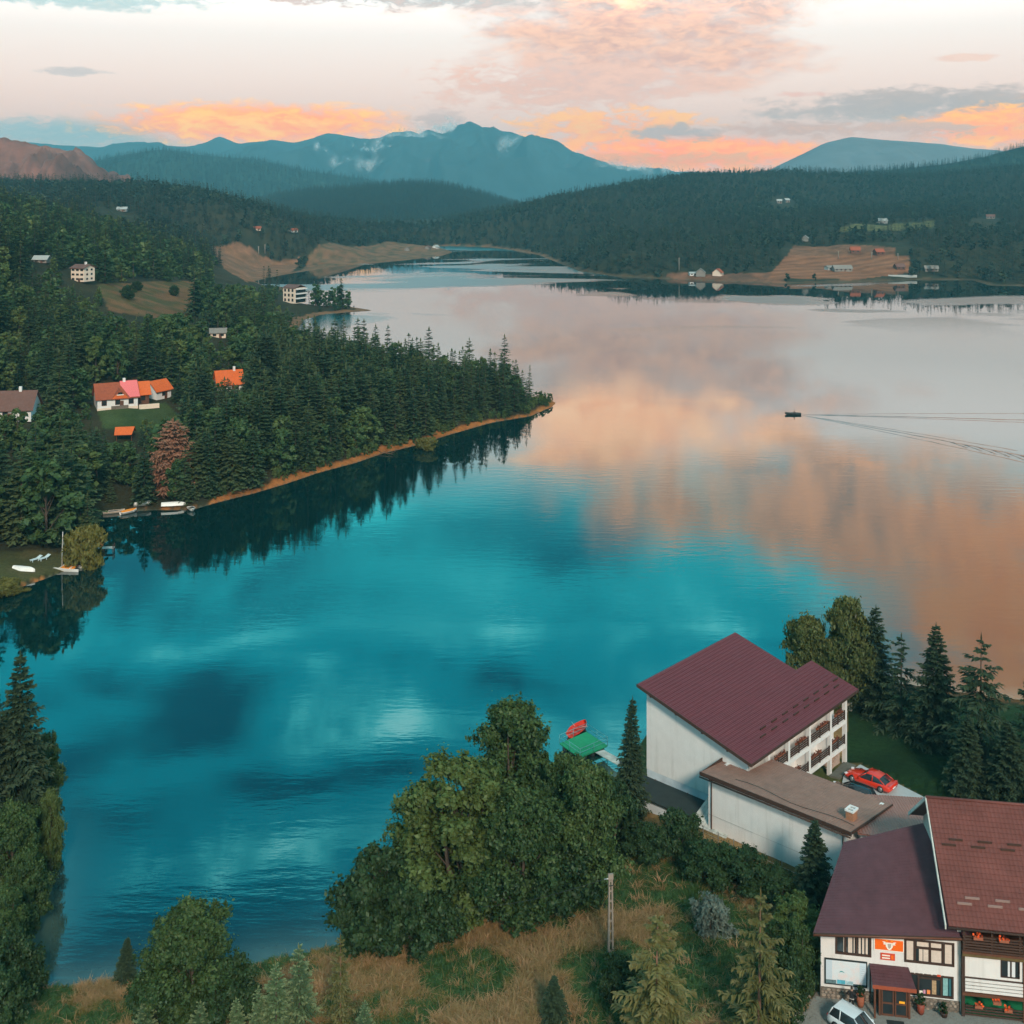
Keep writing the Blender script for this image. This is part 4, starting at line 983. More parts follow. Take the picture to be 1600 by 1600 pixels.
def tile_patch(name, TL, TR, BL, BR, rows, waves, step=0.03, amp=0.02, sub=6, m_=None, parent=None, thick=0.10):
    """roof sheet with real tile rows (steps) and waves, plus its slab, one mesh"""
    TL, TR, BL, BR = [np.array(q, float) for q in (TL, TR, BL, BR)]
    nrm = np.cross(TR - TL, BL - TL); nrm /= np.linalg.norm(nrm)
    if nrm[2] < 0: nrm = -nrm
    vs = []; hs = []
    for r in range(rows):
        vs += [r / rows, (r + 1) / rows - 1e-4]; hs += [0.0, step]
    nu = max(2, waves * sub + 1); us = np.linspace(0, 1, nu)
    U_, V_ = np.meshgrid(us, np.array(vs)); Hh = np.broadcast_to(np.array(hs)[:, None], U_.shape).copy()
    if waves: Hh = Hh + amp * (0.5 + 0.5 * np.cos(U_ * waves * 2 * np.pi)) ** 1.5
    P = ((1 - V_)[..., None] * ((1 - U_)[..., None] * TL + U_[..., None] * TR) + V_[..., None] * ((1 - U_)[..., None] * BL + U_[..., None] * BR)) + Hh[..., None] * nrm
    nr, ncl = U_.shape; idx = np.arange(nr * ncl).reshape(nr, ncl)
    q = np.stack([idx[:-1, :-1], idx[1:, :-1], idx[1:, 1:], idx[:-1, 1:]], -1).reshape(-1, 4)
    b = nr * ncl
    lo = [TL - nrm * thick, TR - nrm * thick, BR - nrm * thick, BL - nrm * thick]; hi_ = [TL - nrm * .004, TR - nrm * .004, BR - nrm * .004, BL - nrm * .004]
    Vv = np.concatenate([P.reshape(-1, 3), np.array(lo + hi_)])
    bx = np.array([(0, 1, 2, 3), (0, 4, 5, 1), (1, 5, 6, 2), (2, 6, 7, 3), (3, 7, 4, 0)]) + b
    me = np_mesh(name, Vv, [np.concatenate([q, bx])])
    o = link_mesh(name, me, m_, parent); o['kind'] = 'stuff'
    return o
def box_part(name, parent, lo, hi, m_, **kw):
    return MB().bb(lo, hi).build(name, m_, parent, **kw)
def window_part(parent, x0, x1, z0, z1, y, frame, mull=(), trans=(), pane=None, depth=0.10, fw=0.08, name='window', inner=None):
    """window in a wall facing -y: frame bars, then panes as its children; y is the wall face"""
    f = MB(); yo, yi = y - 0.03, y + depth
    f.bb((x0, yo, z0), (x0 + fw, yi, z1)); f.bb((x1 - fw, yo, z0), (x1, yi, z1)); f.bb((x0 + fw, yo, z0), (x1 - fw, yi, z0 + fw)); f.bb((x0 + fw, yo, z1 - fw), (x1 - fw, yi, z1))
    for mx in mull: f.bb((mx - fw / 2, yo + .005, z0 + fw), (mx + fw / 2, yi, z1 - fw))
    for (tx0, tx1, tz) in trans: f.bb((tx0, yo + .008, tz - fw / 2), (tx1, yi, tz + fw / 2))
    w_ = f.build(name, frame, parent)
    xs = [x0 + fw] + sorted(mull) + [x1 - fw]
    for a, b in zip(xs[:-1], xs[1:]):
        box_part('pane', w_, (a + .01, y + depth * .55, z0 + fw), (b - .01, y + depth * .7, z1 - fw), pane or m_glass)
    return w_
def slot_wall(x0, x1, y0, y1, z0, z1, holes):
    """wall block facing -y with rectangular openings (x0,x1,z0,z1) cut right through, built from blocks"""
    mb = MB(); xs = sorted(set([x0, x1] + [v for h in holes for v in h[:2]])); zs = sorted(set([z0, z1] + [v for h in holes for v in h[2:]]))
    for a, b in zip(xs[:-1], xs[1:]):
        run = None
        for c_, d_ in zip(zs[:-1], zs[1:]):
            if any(h[0] <= a and b <= h[1] and h[2] <= c_ and d_ <= h[3] for h in holes):
                if run: mb.bb((a, y0, run[0]), (b, y1, run[1])); run = None
            else: run = (run[0], d_) if run else (c_, d_)
        if run: mb.bb((a, y0, run[0]), (b, y1, run[1]))
    return mb
def flower_box(parent, x0, x1, y, z, seed=0, plants=True, mbox=None, mf=None):
    b = MB().bb((x0, y - .12, z), (x1, y + .12, z + .2)).build('flower_box', mbox or m_terra, parent)
    rg = random.Random(seed); f = MB()
    for _ in range(int((x1 - x0) * 26)):
        c_ = Vector((rg.uniform(x0, x1), y + rg.uniform(-.18, .14), z + rg.uniform(.18, .42))); a = Vector((rg.uniform(-1, 1), rg.uniform(-1, 1), rg.uniform(-1, 1))).normalized() * .1; b_ = a.cross(Vector((rg.uniform(-1, 1), rg.uniform(-1, 1), rg.uniform(-1, 1)))).normalized() * .09
        f.add([c_ - a, c_ + b_, c_ + a, c_ - b_], [(0, 1, 2, 3)])
    f.build('flowers', mf or m_flower, b)
    return b

# ---- guest house with the big plum roof (x: along the balcony front, y: towards the high side)
GO = (22.07, 106.3); GR = math.atan2(.737, .676)
gh = empty('guest_house', (GO[0], GO[1], 0), GR, 'white guest house with plum sloping roof and balconies beside the lake', 'house')
rz_ = lambda y: 9.17 + .2815 * y
tile_patch('roof', (0, 13.0, rz_(13.0)), (18.36, 13.0, rz_(13.0)), (0, 5.5, rz_(5.5)), (18.36, 5.5, rz_(5.5)), 19, 60, .028, .016, 4, m_roofp, gh, .16)
tile_patch('roof', (0, 5.5, rz_(5.5)), (21.8, 5.5, rz_(5.5)), (0, 0, rz_(0)), (21.8, 0, rz_(0)), 14, 72, .028, .016, 4, m_roofp, gh, .16)
fb = MB()
fb.hexa([(-.06, -.03, rz_(0) - .26), (-.003, -.03, rz_(0) - .26), (-.003, 13.03, rz_(13) - .26), (-.06, 13.03, rz_(13) - .26)], [(-.06, -.03, rz_(0) + .05), (-.003, -.03, rz_(0) + .05), (-.003, 13.03, rz_(13) + .05), (-.06, 13.03, rz_(13) + .05)])
fb.bb((-.003, -.06, rz_(0) - .24), (21.8, -.003, rz_(0) + .02))
fb.build('fascia', m_wood, gh)
for y in (2.6, 5.4, 8.4, 11.4): box_part('rafter_end', gh, (.02, y - .09, rz_(y) - .42), (.80, y + .09, rz_(y) - .20), m_wood)
# gable wall (faces -x), back and end walls
def slope_wall(x0, x1, y0, y1, zb): 
    return MB().hexa([(x0, y0, zb), (x1, y0, zb), (x1, y1, zb), (x0, y1, zb)], [(x0, y0, rz_(y0) - .18), (x1, y0, rz_(y0) - .18), (x1, y1, rz_(y1) - .18), (x0, y1, rz_(y1) - .18)])
slope_wall(.8, 1.1, .8, 12.4, 4.3).build('gable_wall', m_white, gh)
slope_wall(.82, 1.1, .8, 12.4, .4).v  # (lower part below is separate, stained)
MB().bb((.83, .82, .4), (1.1, 12.38, 4.3)).build('stained_base', m_stain, gh)
slope_wall(1.1, 17.6, 12.1, 12.4, .4).build('back_wall', m_white, gh)
slope_wall(17.3, 17.6, 5.2, 12.1, .4).build('end_wall', m_white, gh)
slope_wall(20.6, 20.9, 2.4, 5.2, 1.2).build('end_wall', m_white, gh)
slope_wall(17.6, 20.6, 4.9, 5.2, 1.2).build('back_wall', m_white, gh)
gw = box_part('vent_window', gh, (.76, 1.5, 7.2), (.82, 2.0, 7.75), m_glass)
for yy in (11.3, 7.5):
    mb = MB()
    for k in range(3): mb.box((.70, yy + k * .22, 3.55 - k * .05), (.25, .07, .10))
    mb.build('wall_bracket', m_wood, gh)
# balcony front: columns, slabs, recessed wall
cols = [.95, 4.65, 8.5, 12.7, 17.2, 20.6]
for cx in cols: box_part('column', gh, (cx - .17, .8, 1.1), (cx + .17, 1.2, rz_(1.2) - .2), m_white)
for z0, z1 in ((3.15, 3.6), (5.72, 6.15)): box_part('floor_slab', gh, (1.1, .83, z0), (20.75, 2.6, z1), m_white)
holes = []; bays = list(zip(cols[:-1], cols[1:]))
for k, (a, b) in enumerate(bays):
    for zf0 in (3.6, 6.15): holes.append((a + .5, a + 1.35, zf0, zf0 + 1.95))
    holes.append((a + .6, a + 1.6, 1.2, 3.0))
slot_wall(1.1, 20.6, 2.4, 2.6, 1.2, 9.6, holes).build('recessed_wall', m_white, gh)
for a, b in bays:
    for zf0 in (3.6, 6.15):
        d_ = MB().bb((a + .5, 2.46, zf0 + .004), (a + 1.35, 2.54, zf0 + 1.95)).build('door', m_wood2, gh)
        box_part('pane', d_, (a + .62, 2.44, zf0 + .5), (a + 1.23, 2.455, zf0 + 1.8), m_glass)
        window_part(gh, a + 1.7, a + 2.5, zf0 + .75, zf0 + 1.9, 2.36, m_wood2, pane=m_glass, depth=.03)
    d_ = MB().bb((a + .6, 2.46, 1.204), (a + 1.6, 2.54, 3.0)).build('door', m_wood, gh)
for x_ in cols[1:-1]:    # party walls between balconies
    for z0, z1 in ((3.6, 5.72), (6.15, 9.2)): box_part('party_wall', gh, (x_ - .08, 1.2, z0), (x_ + .08, 2.4, z1), m_white)
sd_ = 1
for k, (a, b) in enumerate(bays):
    for zf0 in (3.6, 6.15):
        if k == 2 and zf0 < 4: pass
        x0, x1 = a + .17, b - .17
        rl = empty('railing', (0, 0, 0)); rl.parent = gh
        for j in range(4): box_part('rail', rl, (x0, .86, zf0 + .14 + j * .22), (x1, .91, zf0 + .26 + j * .22), m_wood)
        for xx in np.linspace(x0 + .03, x1 - .03, 3): box_part('post', rl, (xx - .05, .84, zf0), (xx + .05, .94, zf0 + 1.0), m_wood)
        sd_ += 1; xm = (x0 + x1) / 2
        flower_box(gh, xm - .3 if sd_ % 2 else x0 + .1, x1 - .2 if sd_ % 2 else xm + .5, 1.08, zf0 + .75, sd_, mbox=m_terra, mf=mat('brown_red_flowers', (0.15, .05, .03), .9, 12, .4))
# outdoor steps in the end bay, ground floor
for k in range(7): box_part('stair_step', gh, (18.0 + k * .3, 1.3, 1.3 + .0), (18.3 + k * .3, 2.3, 1.55 + k * .22), mat('pinkish_step_stone', (.45, .32, .26), .9, 4, .2))
for r_, off in ((1.5, 0), (2.15, 1.1)):
    for k in range(8):
        x_ = 4.2 + off + k * 2.15
        MB().bb((x_, r_ - .03, rz_(r_) + .05), (x_ + 1.0, r_ + .03, rz_(r_) + .20)).build('snow_guard', m_wood, gh)

# ---- low shed with tarred flat roof against the gable, and the boarded lean-to
sh = empty('shed', (GO[0], GO[1], 0), GR, 'low shed with black flat roof and stained white wall under the gable', 'shed')
box_part('wall', sh, (-2.5, 4.9, .3), (.80, 12.5, 3.42), m_stain)
box_part('roof', sh, (-2.75, 4.8, 3.42), (.805, 12.7, 3.56), m_black)
for y_ in (7.2, 10.1): MB().tube([(-2.53, y_, .4), (-2.53, y_, 3.4)], .05, 6).build('drain_pipe', m_metal, sh)
ln = empty('lean_to', (GO[0], GO[1], 0), GR, 'pale boarded lean to roof between the gable and the annex', 'lean to')
rg = random.Random(3)
for k in range(11):
    y0 = 3.05 + k * .17 if False else .9 + k * .36
    MB().hexa([(-2.9, y0, 3.15), (.79, y0, 4.55 + rg.uniform(-.02, .02)), (.79, y0 + .33, 4.55), (-2.9, y0 + .33, 3.15)], [(-2.9, y0, 3.21), (.79, y0, 4.61), (.79, y0 + .33, 4.60), (-2.9, y0 + .33, 3.20)]).build('plank', m_plank, ln)
box_part('wall', ln, (-2.6, 3.2, .5), (.78, 4.85, 3.1), m_stain)

# ---- annex: long white wall, weathered brown roof
az_ = lambda x: 8.4 - .1 * (x + 3.0)
an = empty('annex', (GO[0], GO[1], 0), GR, 'long white annex with weathered brown roof below the guest house', 'annex')
tile_patch('roof', (5.0, .70, az_(5)), (5.0, -11.3, az_(5)), (-3.05, .70, az_(-3)), (-3.05, -11.3, az_(-3)), 26, 40, .012, .022, 4, m_roofg, an, .12)
tile_patch('roof', (.72, 3.5, az_(.72)), (.72, .70, az_(.72)), (-3.05, 3.5, az_(-3)), (-3.05, .70, az_(-3)), 12, 9, .012, .022, 4, m_roofg, an, .12)
f_ = MB(); f_.bb((-3.13, -11.4, 8.10), (-3.055, 3.58, 8.46)); f_.bb((-3.055, 3.505, 8.05), (.7, 3.58, 8.38)); f_.hexa([(-3.055, -11.38, 8.2), (5.0, -11.38, 7.4), (5.0, -11.305, 7.4), (-3.055, -11.305, 8.2)], [(-3.055, -11.38, 8.44), (5.0, -11.38, 7.64), (5.0, -11.305, 7.64), (-3.055, -11.305, 8.44)]); f_.build('fascia', m_wood, an)
w_ = MB(); w_.bb((-2.55, -10.8, 1.6), (-2.3, -1.603, 8.25)); w_.build('wall', m_white, an)
w_ = MB(); w_.bb((-2.52, -1.597, 1.6), (-2.3, 3.0, 8.25)); w_.build('wall', m_white, an)
box_part('wall', an, (-2.3, 2.7, 1.6), (.70, 2.99, 8.1), m_white); box_part('wall', an, (-2.3, -10.79, 1.6), (4.5, -10.5, 7.7), m_white); box_part('wall', an, (4.2, -10.5, 1.2), (4.5, .65, 7.5), m_white)
for z_ in (4.55,):
    box_part('wall_joint', an, (-2.562, -10.8, z_), (-2.551, 2.99, z_ + .025), mat('joint_line', (.40, .38, .37), .9))
MB().tube([(-3.2, -11.35, 8.02), (-3.2, 3.55, 8.02)], .07, 8).build('gutter', m_wood, an)
for y_ in (2.6, -10.4): MB().tube([(-2.62, y_, 1.8), (-2.62, y_, 7.9), (-3.15, y_, 8.0)], .05, 6).build('downpipe', m_wood2, an)
# cable lying over the roof
MB().tube([(-1.9 + .25 * math.sin(k * .9), .5 - k * 1.15, az_(-1.9) + .07) for k in range(11)], .025, 4).build('roof_cable', m_black, an)
cx_, cy_ = 29.15, 98.9
ch = empty('chimney', (cx_, cy_, 0), GR, 'square brick chimney with white two flue cap on the annex roof', 'chimney')
st_ = MB()
for k in range(9):
    o_ = .0 if k % 2 else .012; st_.bb((-.42 - o_, -.32 - o_, 7.5 + k * .16), (.42 + o_, .32 + o_, 7.5 + k * .16 + .15))
st_.bb((-.40, -.30, 7.5), (.40, .30, 8.93)); st_.build('stack', m_brick, ch)
cp = MB(); cp.bb((-.5, -.40, 8.94), (.5, -.27, 9.10)); cp.bb((-.5, .27, 8.94), (.5, .40, 9.10)); cp.bb((-.5, -.27, 8.94), (-.36, .27, 9.10)); cp.bb((.36, -.27, 8.94), (.5, .27, 9.10)); cp.bb((-.07, -.27, 8.94), (.07, .27, 9.10)); cp.build('cap', m_white, ch)
box_part('flue', ch, (-.36, -.27, 8.94), (.36, .27, 8.97), m_black)

# ---- link roof between annex and tiled house
lk = empty('link_building', (33, 98, 0), 0, 'low link building with ribbed roof joining annex and tiled house', 'building')
tile_patch('roof', (-2.95, 7.0, 7.25), (5.2, 6.0, 7.25), (-3.85, -.9, 7.95), (4.4, -4.4, 8.5), 3, 34, .006, .035, 6, mat('pinkish_brown_sheet', (0.30, 0.135, 0.105), .55, 1.0, .2, spec=.35), lk, .1)
w_ = MB(); w_.add([(-2.6, 6.6, 1.2), (4.9, 5.7, 1.2), (4.9, 5.7, 7.15), (-2.6, 6.6, 7.15)], [(0, 1, 2, 3)]); w_.add([(-2.6, 6.6, 1.2), (-3.5, -.5, 1.2), (-3.5, -.5, 7.8), (-2.6, 6.6, 7.15)], [(0, 1, 2, 3)]); w_.add([(4.9, 5.7, 1.2), (4.1, -4, 1.2), (4.1, -4, 8.3), (4.9, 5.7, 7.15)], [(0, 1, 2, 3)]); w_.add([(-3.5, -.5, 1.2), (4.1, -4, 1.2), (4.1, -4, 8.3), (-3.5, -.5, 7.8)], [(0, 1, 2, 3)])
w_.build('wall', m_white, lk)

# ---- shop (front faces -y of its own frame)
SR = math.atan2(-.165, .986); GZ = 2.6
shp = empty('shop', (22.8, 85.06, GZ), SR, 'white shop with stone plinth, orange crest sign and plum roof', 'shop')
def shl(x, y):   # world -> shop frame
    dx_, dy_ = x - 22.8, y - 85.06; c_, s_ = math.cos(-SR), math.sin(-SR); return dx_ * c_ - dy_ * s_, dx_ * s_ + dy_ * c_
TLs = (*shl(26.5, 92), 10.1 - GZ); TRs = (*shl(32.6, 91.3), 12.0 - GZ); BLs = (*shl(21.95, 83.95), 8.0 - GZ); BRs = (*shl(33.1, 83.0), 8.25 - GZ)
tile_patch('roof', TLs, TRs, BLs, BRs, 34, 30, .016, .010, 3, m_roofs, shp, .14)
b0, b1 = np.array(BLs), np.array(BRs)
f_ = MB(); f_.hexa([tuple(b0 + (0, -.07, -.20)), tuple(b1 + (0, -.07, -.20)), tuple(b1 + (0, -.005, -.20)), tuple(b0 + (0, -.005, -.20))], [tuple(b0 + (0, -.07, .03)), tuple(b1 + (0, -.07, .03)), tuple(b1 + (0, -.005, .03)), tuple(b0 + (0, -.005, .03))]); f_.build('fascia', m_wood, shp)
MB().tube([tuple(b0 + (0, -.14, -.05)), tuple(b1 + (-.5, -.14, -.05))], .07, 8).build('gutter', m_wood2, shp)
W = 9.75
slot_wall(0, W, 0, .3, .78, 5.32, [(1.03, 3.6, 3.28, 4.85), (5.9, 9.4, 3.22, 4.95), (6.0, 9.35, .88, 2.5), (3.75, 6.15, .78, 2.3)]).build('wall', m_white, shp)
tlx, tly = shl(27.0, 91.8); w_ = MB(); w_.hexa([(0.003, .3, 0), (.3, .3, 0), (tlx + .3, tly, 0), (tlx, tly, 0)], [(0.003, .3, 5.2), (.3, .3, 5.2), (tlx + .3, tly, 7.25), (tlx, tly, 7.25)]); w_.build('side_wall', m_white, shp)
# rubble stone plinth, stones laid one by one
pl_ = box_part('plinth', shp, (-.04, -.05, -.35), (3.75, .28, .775), m_mortar); pl2 = box_part('plinth', shp, (6.15, -.05, -.35), (W + .03, .28, .775), m_mortar)
rg = random.Random(8)
def stones(par, x0, x1, z0, z1, y, sz=.30):
    z = z0
    while z < z1 - .06:
        hh = min(rg.uniform(.16, .27), z1 - z); x = x0
        while x < x1 - .06:
            ww = min(rg.uniform(.2, .45), x1 - x)
            mb = MB(); j = lambda a: rg.uniform(-a, a)
            n_ = 6; pts_ = [(x + ww / 2 + (ww / 2 - .02) * math.cos(6.28 * (k + .5) / n_) * rg.uniform(.92, 1.12), z + hh / 2 + (hh / 2 - .012) * math.sin(6.28 * (k + .5) / n_) * rg.uniform(.95, 1.15)) for k in range(n_)]
            dd = rg.uniform(.03, .07); cxx, czz = x + ww / 2, z + hh / 2
            a = [(p_[0], y + .01, p_[1]) for p_ in pts_]; b = [(cxx + (p_[0] - cxx) * .8, y - dd, czz + (p_[1] - czz) * .8) for p_ in pts_]
            mb.add(a + b, [tuple(range(n_, 2 * n_))] + [(k, (k + 1) % n_, n_ + (k + 1) % n_, n_ + k) for k in range(n_)])
            mb.build('stone', m_stone, par); x += ww
        z += hh
stones(pl_, 0, 3.72, -.1, .77, -.05); stones(pl2, 6.18, W, -.15, .77, -.05)
# upper windows
w1_ = window_part(shp, 1.03, 3.6, 3.28, 4.85, 0, m_wood, mull=[1.75, 2.55], pane=m_glass, fw=.14)
for x0, x1 in ((1.62, 1.68), (1.95, 2.25), (2.35, 2.42), (2.7, 2.85), (2.95, 3.1), (3.2, 3.35)): box_part('curtain', w1_, (x0, .038, 3.44), (x1, .052, 4.7), m_curtain)
w2_ = window_part(shp, 5.9, 9.4, 3.22, 4.95, 0, m_wood, mull=[6.65, 7.7, 8.62], trans=[(6.65, 8.62, 4.35)], pane=m_glass, fw=.14)
for x0, x1, z1 in ((6.08, 6.55, 4.75), (6.95, 7.2, 4.25), (7.25, 7.6, 4.25), (7.8, 8.5, 4.25), (8.75, 9.22, 4.75), (6.8, 8.5, 4.75)): box_part('curtain', w2_, (x0, .034, 3.38 if z1 < 4.5 or x1 < 6.6 or x0 > 8.7 else 4.44), (x1, .05, z1), m_curtain)
# shop window with goods
w3_ = window_part(shp, 6.0, 9.35, .88, 2.5, 0, m_wood, mull=[6.9, 8.5], trans=[(6.9, 8.5, 2.2)], pane=m_glass, fw=.13)
for x0, x1, z0, z1, mm in ((8.62, 8.95, 1.05, 2.3, m_teal), (9.0, 9.18, 1.05, 2.3, mat('dark_teal_fabric', (.03, .12, .14), .9)), (7.85, 8.15, 1.05, 2.05, mat('tan_goods', (.42, .28, .16), .8, 9, .4)), (7.5, 7.72, 1.03, 1.32, mat('orange_goods', (.8, .25, .08), .8)), (6.98, 7.2, 1.03, 1.22, m_signw), (7.25, 7.4, 1.03, 1.3, mat('pink_goods', (.6, .3, .4), .8)), (6.4, 6.7, 1.03, 1.2, m_stone)):
    box_part('goods', w3_, (x0, .03, z0), (x1, .052, z1), mm)
for k in range(9): box_part('string_light', w3_, (6.3 + k * .3, -.05, 2.52 - .04 * (k % 2)), (6.37 + k * .3, -.032, 2.58 - .04 * (k % 2)), m_signw)
box_part('red_tag', w3_, (8.2, -.06, 2.42), (8.45, -.032, 2.56), m_redsign)
# billboard with a pale map
bb_ = box_part('billboard', shp, (.27, -.09, 1.04), (3.3, -.004, 2.93), m_black)
face = bpy.data.materials.new('printed_map'); face.use_nodes = True; t = NT(face.node_tree); p_ = t.n['Principled BSDF']; p_.inputs['Roughness'].default_value = .35
tc_ = t.node('ShaderNodeTexCoord'); nz_ = t.noise(tc_.outputs['Object'], 1.6, 5, .6)
t.l.new(t.mix(t.ss(nz_, .45, .7), (.66, .72, .76, 1), (.74, .66, .66, 1)), p_.inputs['Base Color'])
box_part('printed_map', bb_, (.36, -.10, 1.14), (3.21, -.092, 2.84), face)
for x0, x1, z0, z1, mm in ((.36, .80, 1.42, 2.84, mat('pale_blue_print', (.52, .62, .70), .4)), (2.75, 3.21, 1.42, 2.84, mat('pale_blue_print2', (.55, .66, .74), .4)), (.36, 1.1, 1.14, 1.40, mat('photo_print', (.12, .20, .22), .4, 9, .7)), (1.15, 1.75, 1.16, 1.45, mat('cyan_print', (.10, .42, .55), .4, 7, .5)), (1.8, 2.3, 1.16, 1.42, mat('cyan_print2', (.35, .55, .62), .4, 7, .5)), (2.3, 3.21, 1.14, 1.25, mat('dark_print', (.05, .10, .12), .4))):
    box_part('print', bb_, (x0, -.106, z0), (x1, -.101, z1), mm)
for k in range(7): box_part('print_line', bb_, (2.85, -.110, 1.6 + k * .16), (3.12, -.107, 1.63 + k * .16), mat('print_grey', (.40, .48, .54), .5))
lk_ = MB(); lk_.add([(1.28, -.104, 2.0), (1.42, -.104, 2.12), (1.55, -.104, 2.10), (1.72, -.104, 2.0), (1.5, -.104, 2.04)], [(0, 4, 3, 2, 1)]); lk_.build('print_lake', mat('lake_print', (.03, .30, .32), .5), bb_)
# orange sign with crest
sg_ = box_part('crest_sign', shp, (3.78, -.07, 3.92), (5.88, -.003, 4.80), m_signw)
box_part('sign_face', sg_, (3.84, -.085, 3.98), (5.82, -.072, 4.74), m_orange)
cr = MB(); X0 = 4.85
cr.add([(X0 - .26, -.10, 4.55), (X0 + .26, -.10, 4.55), (X0 + .25, -.10, 4.28), (X0 + .14, -.10, 4.08), (X0, -.10, 4.0), (X0 - .14, -.10, 4.08), (X0 - .25, -.10, 4.28)], [(6, 5, 4, 3, 2, 1, 0)])
cr.add([(X0 - .50, -.10, 4.62), (X0 - .28, -.10, 4.60), (X0 - .20, -.10, 4.38), (X0 - .44, -.10, 4.40), (X0 - .38, -.10, 4.5)], [(4, 3, 2, 1, 0)]); cr.add([(X0 + .50, -.10, 4.62), (X0 + .38, -.10, 4.5), (X0 + .44, -.10, 4.40), (X0 + .20, -.10, 4.38), (X0 + .28, -.10, 4.60)], [(4, 3, 2, 1, 0)])
cr.build('crest', m_signw, sg_)
c2 = MB(); c2.add([(X0 - .13, -.104, 4.45), (X0 + .13, -.104, 4.48), (X0 + .10, -.104, 4.2), (X0 - .02, -.104, 4.1), (X0 - .1, -.104, 4.25)], [(4, 3, 2, 1, 0)]); c2.build('crest_device', mat('crest_grey', (.42, .38, .34), .6), sg_)
for k, xx in enumerate((-.18, 0, .18)): box_part('crest_dot', sg_, (X0 + xx - .05, -.10, 4.64), (X0 + xx + .05, -.088, 4.70), m_redsign if k == 1 else m_amber)
s2_ = box_part('red_sign', shp, (4.24, -.06, 3.24), (5.25, -.003, 3.72), m_redsign)
for z_ in (3.34, 3.53): box_part('sign_line', s2_, (4.34, -.07, z_), (4.90, -.061, z_ + .09), m_signw)
box_part('sign_emblem', s2_, (4.98, -.07, 3.33), (5.15, -.061, 3.62), m_orange)
# timber porch with canopy and glazed door
po = empty('porch', (0, 0, 0)); po.parent = shp
tile_patch('canopy', (3.45, -.01, 2.85), (6.2, -.01, 2.85), (3.45, -1.75, 2.42), (6.45, -1.75, 2.42), 7, 9, .02, .01, 3, m_roofs, po, .08)
box_part('canopy_fascia', po, (3.43, -1.80, 2.20), (6.47, -1.755, 2.46), mat('red_brown_board', (.30, .07, .035), .6, 7, .2))
for xx, yy in ((3.62, -1.6), (4.0, -1.25), (6.05, -1.25)): box_part('post', po, (xx - .07, yy - .07, -.1), (xx + .07, yy + .07, 2.35), m_wood2)
box_part('sign_box', po, (4.2, -1.34, 2.02), (5.85, -1.28, 2.34), m_wood)
sb = box_part('lit_sign', po, (4.52, -1.36, 2.06), (5.75, -1.342, 2.30), m_orange)
rg = random.Random(4)
for k in range(9): box_part('letter', sb, (4.58 + k * .128, -1.37, 2.10), (4.58 + k * .128 + .085, -1.361, 2.10 + rg.choice((.14, .16))), m_amber)
MB().lathe([(.02, 0), (.12, .05), (.12, .15), (.02, .2)], (4.33, -1.38, 2.08), 10).build('emblem', m_signw, po)
sw = MB(); sw.bb((4.0, -1.2, 0), (4.07, -.01, 2.2)); sw.bb((5.98, -1.2, 0), (6.05, -.01, 2.2)); sw.build('side_panel', m_wood2, po)
dr = MB(); 
for x0, x1 in ((4.12, 5.0), (5.05, 5.93)):
    d_ = MB(); d_.bb((x0, -1.27, 0), (x0 + .10, -1.2, 1.98)); d_.bb((x1 - .10, -1.27, 0), (x1, -1.2, 1.98)); d_.bb((x0 + .1, -1.27, 0), (x1 - .1, -1.2, .14)); d_.bb((x0 + .1, -1.27, 1.86), (x1 - .1, -1.2, 1.98)); d_.bb((x0 + .1, -1.268, .85), (x1 - .1, -1.2, .97))
    do = d_.build('door', m_wood2, po)
    box_part('pane', do, (x0 + .1, -1.24, .14), (x1 - .1, -1.22, .85), m_glass); box_part('pane', do, (x0 + .1, -1.24, .97), (x1 - .1, -1.22, 1.86), m_glass)
box_part('notice', po, (5.35, -1.29, 1.0), (5.75, -1.275, 1.16), m_amber)
box_part('door_mat', po, (4.4, -2.4, -.02), (5.6, -1.7, .02), m_black)
MB().tube([(3.5, -.1, .0), (3.5, -.1, 2.7)], .045, 8).build('drain_pipe', m_wood, po)

# ---- tiled house on the right
HO = (32.6, 83.4)
th = empty('tiled_house', (HO[0], HO[1], GZ), SR, 'large house with red brown tiled roof and dark wooden balconies', 'house')
RW = 13.5
ez, rz2 = 9.4 - GZ, 14.65 - GZ
tile_patch('roof', (-1.3, 6.6, rz2), (RW, 6.6, rz2), (-1.15, -1.05, ez), (RW, -1.05, ez), 24, 48, .035, .030, 6, m_roofr, th, .14)
tile_patch('roof', (RW, 6.6, rz2 - .002), (-1.3, 6.6, rz2 - .002), (RW, 14.2, ez), (-1.3, 14.2, ez), 24, 48, .035, .030, 4, m_roofr, th, .14)
MB().tube([(-1.35, 6.6, rz2 + .03), (RW, 6.6, rz2 + .03)], .12, 8).build('ridge_cap', m_roofr, th)
for sgn, ye in ((1, -1.05), (-1, 14.2)):
    MB().hexa([(-1.40, ye, ez - .25), (-1.305, ye, ez - .25), (-1.305, 6.6, rz2 - .25), (-1.40, 6.6, rz2 - .25)], [(-1.40, ye, ez + .06), (-1.305, ye, ez + .06), (-1.305, 6.6, rz2 + .06), (-1.40, 6.6, rz2 + .06)]).build('barge_board', m_plank, th)
wl = MB(); wl.add([(-.35, 0, 0), (-.35, 13.2, 0), (-.35, 13.2, ez + .35), (-.35, 6.6, rz2 - .3), (-.35, 0, ez + .35), (-.1, 0, 0), (-.1, 13.2, 0), (-.1, 13.2, ez + .35), (-.1, 6.6, rz2 - .3), (-.1, 0, ez + .35)], [(4, 3, 2, 1, 0), (5, 6, 7, 8, 9), (0, 1, 6, 5), (1, 2, 7, 6), (2, 3, 8, 7), (3, 4, 9, 8), (4, 0, 5, 9)])
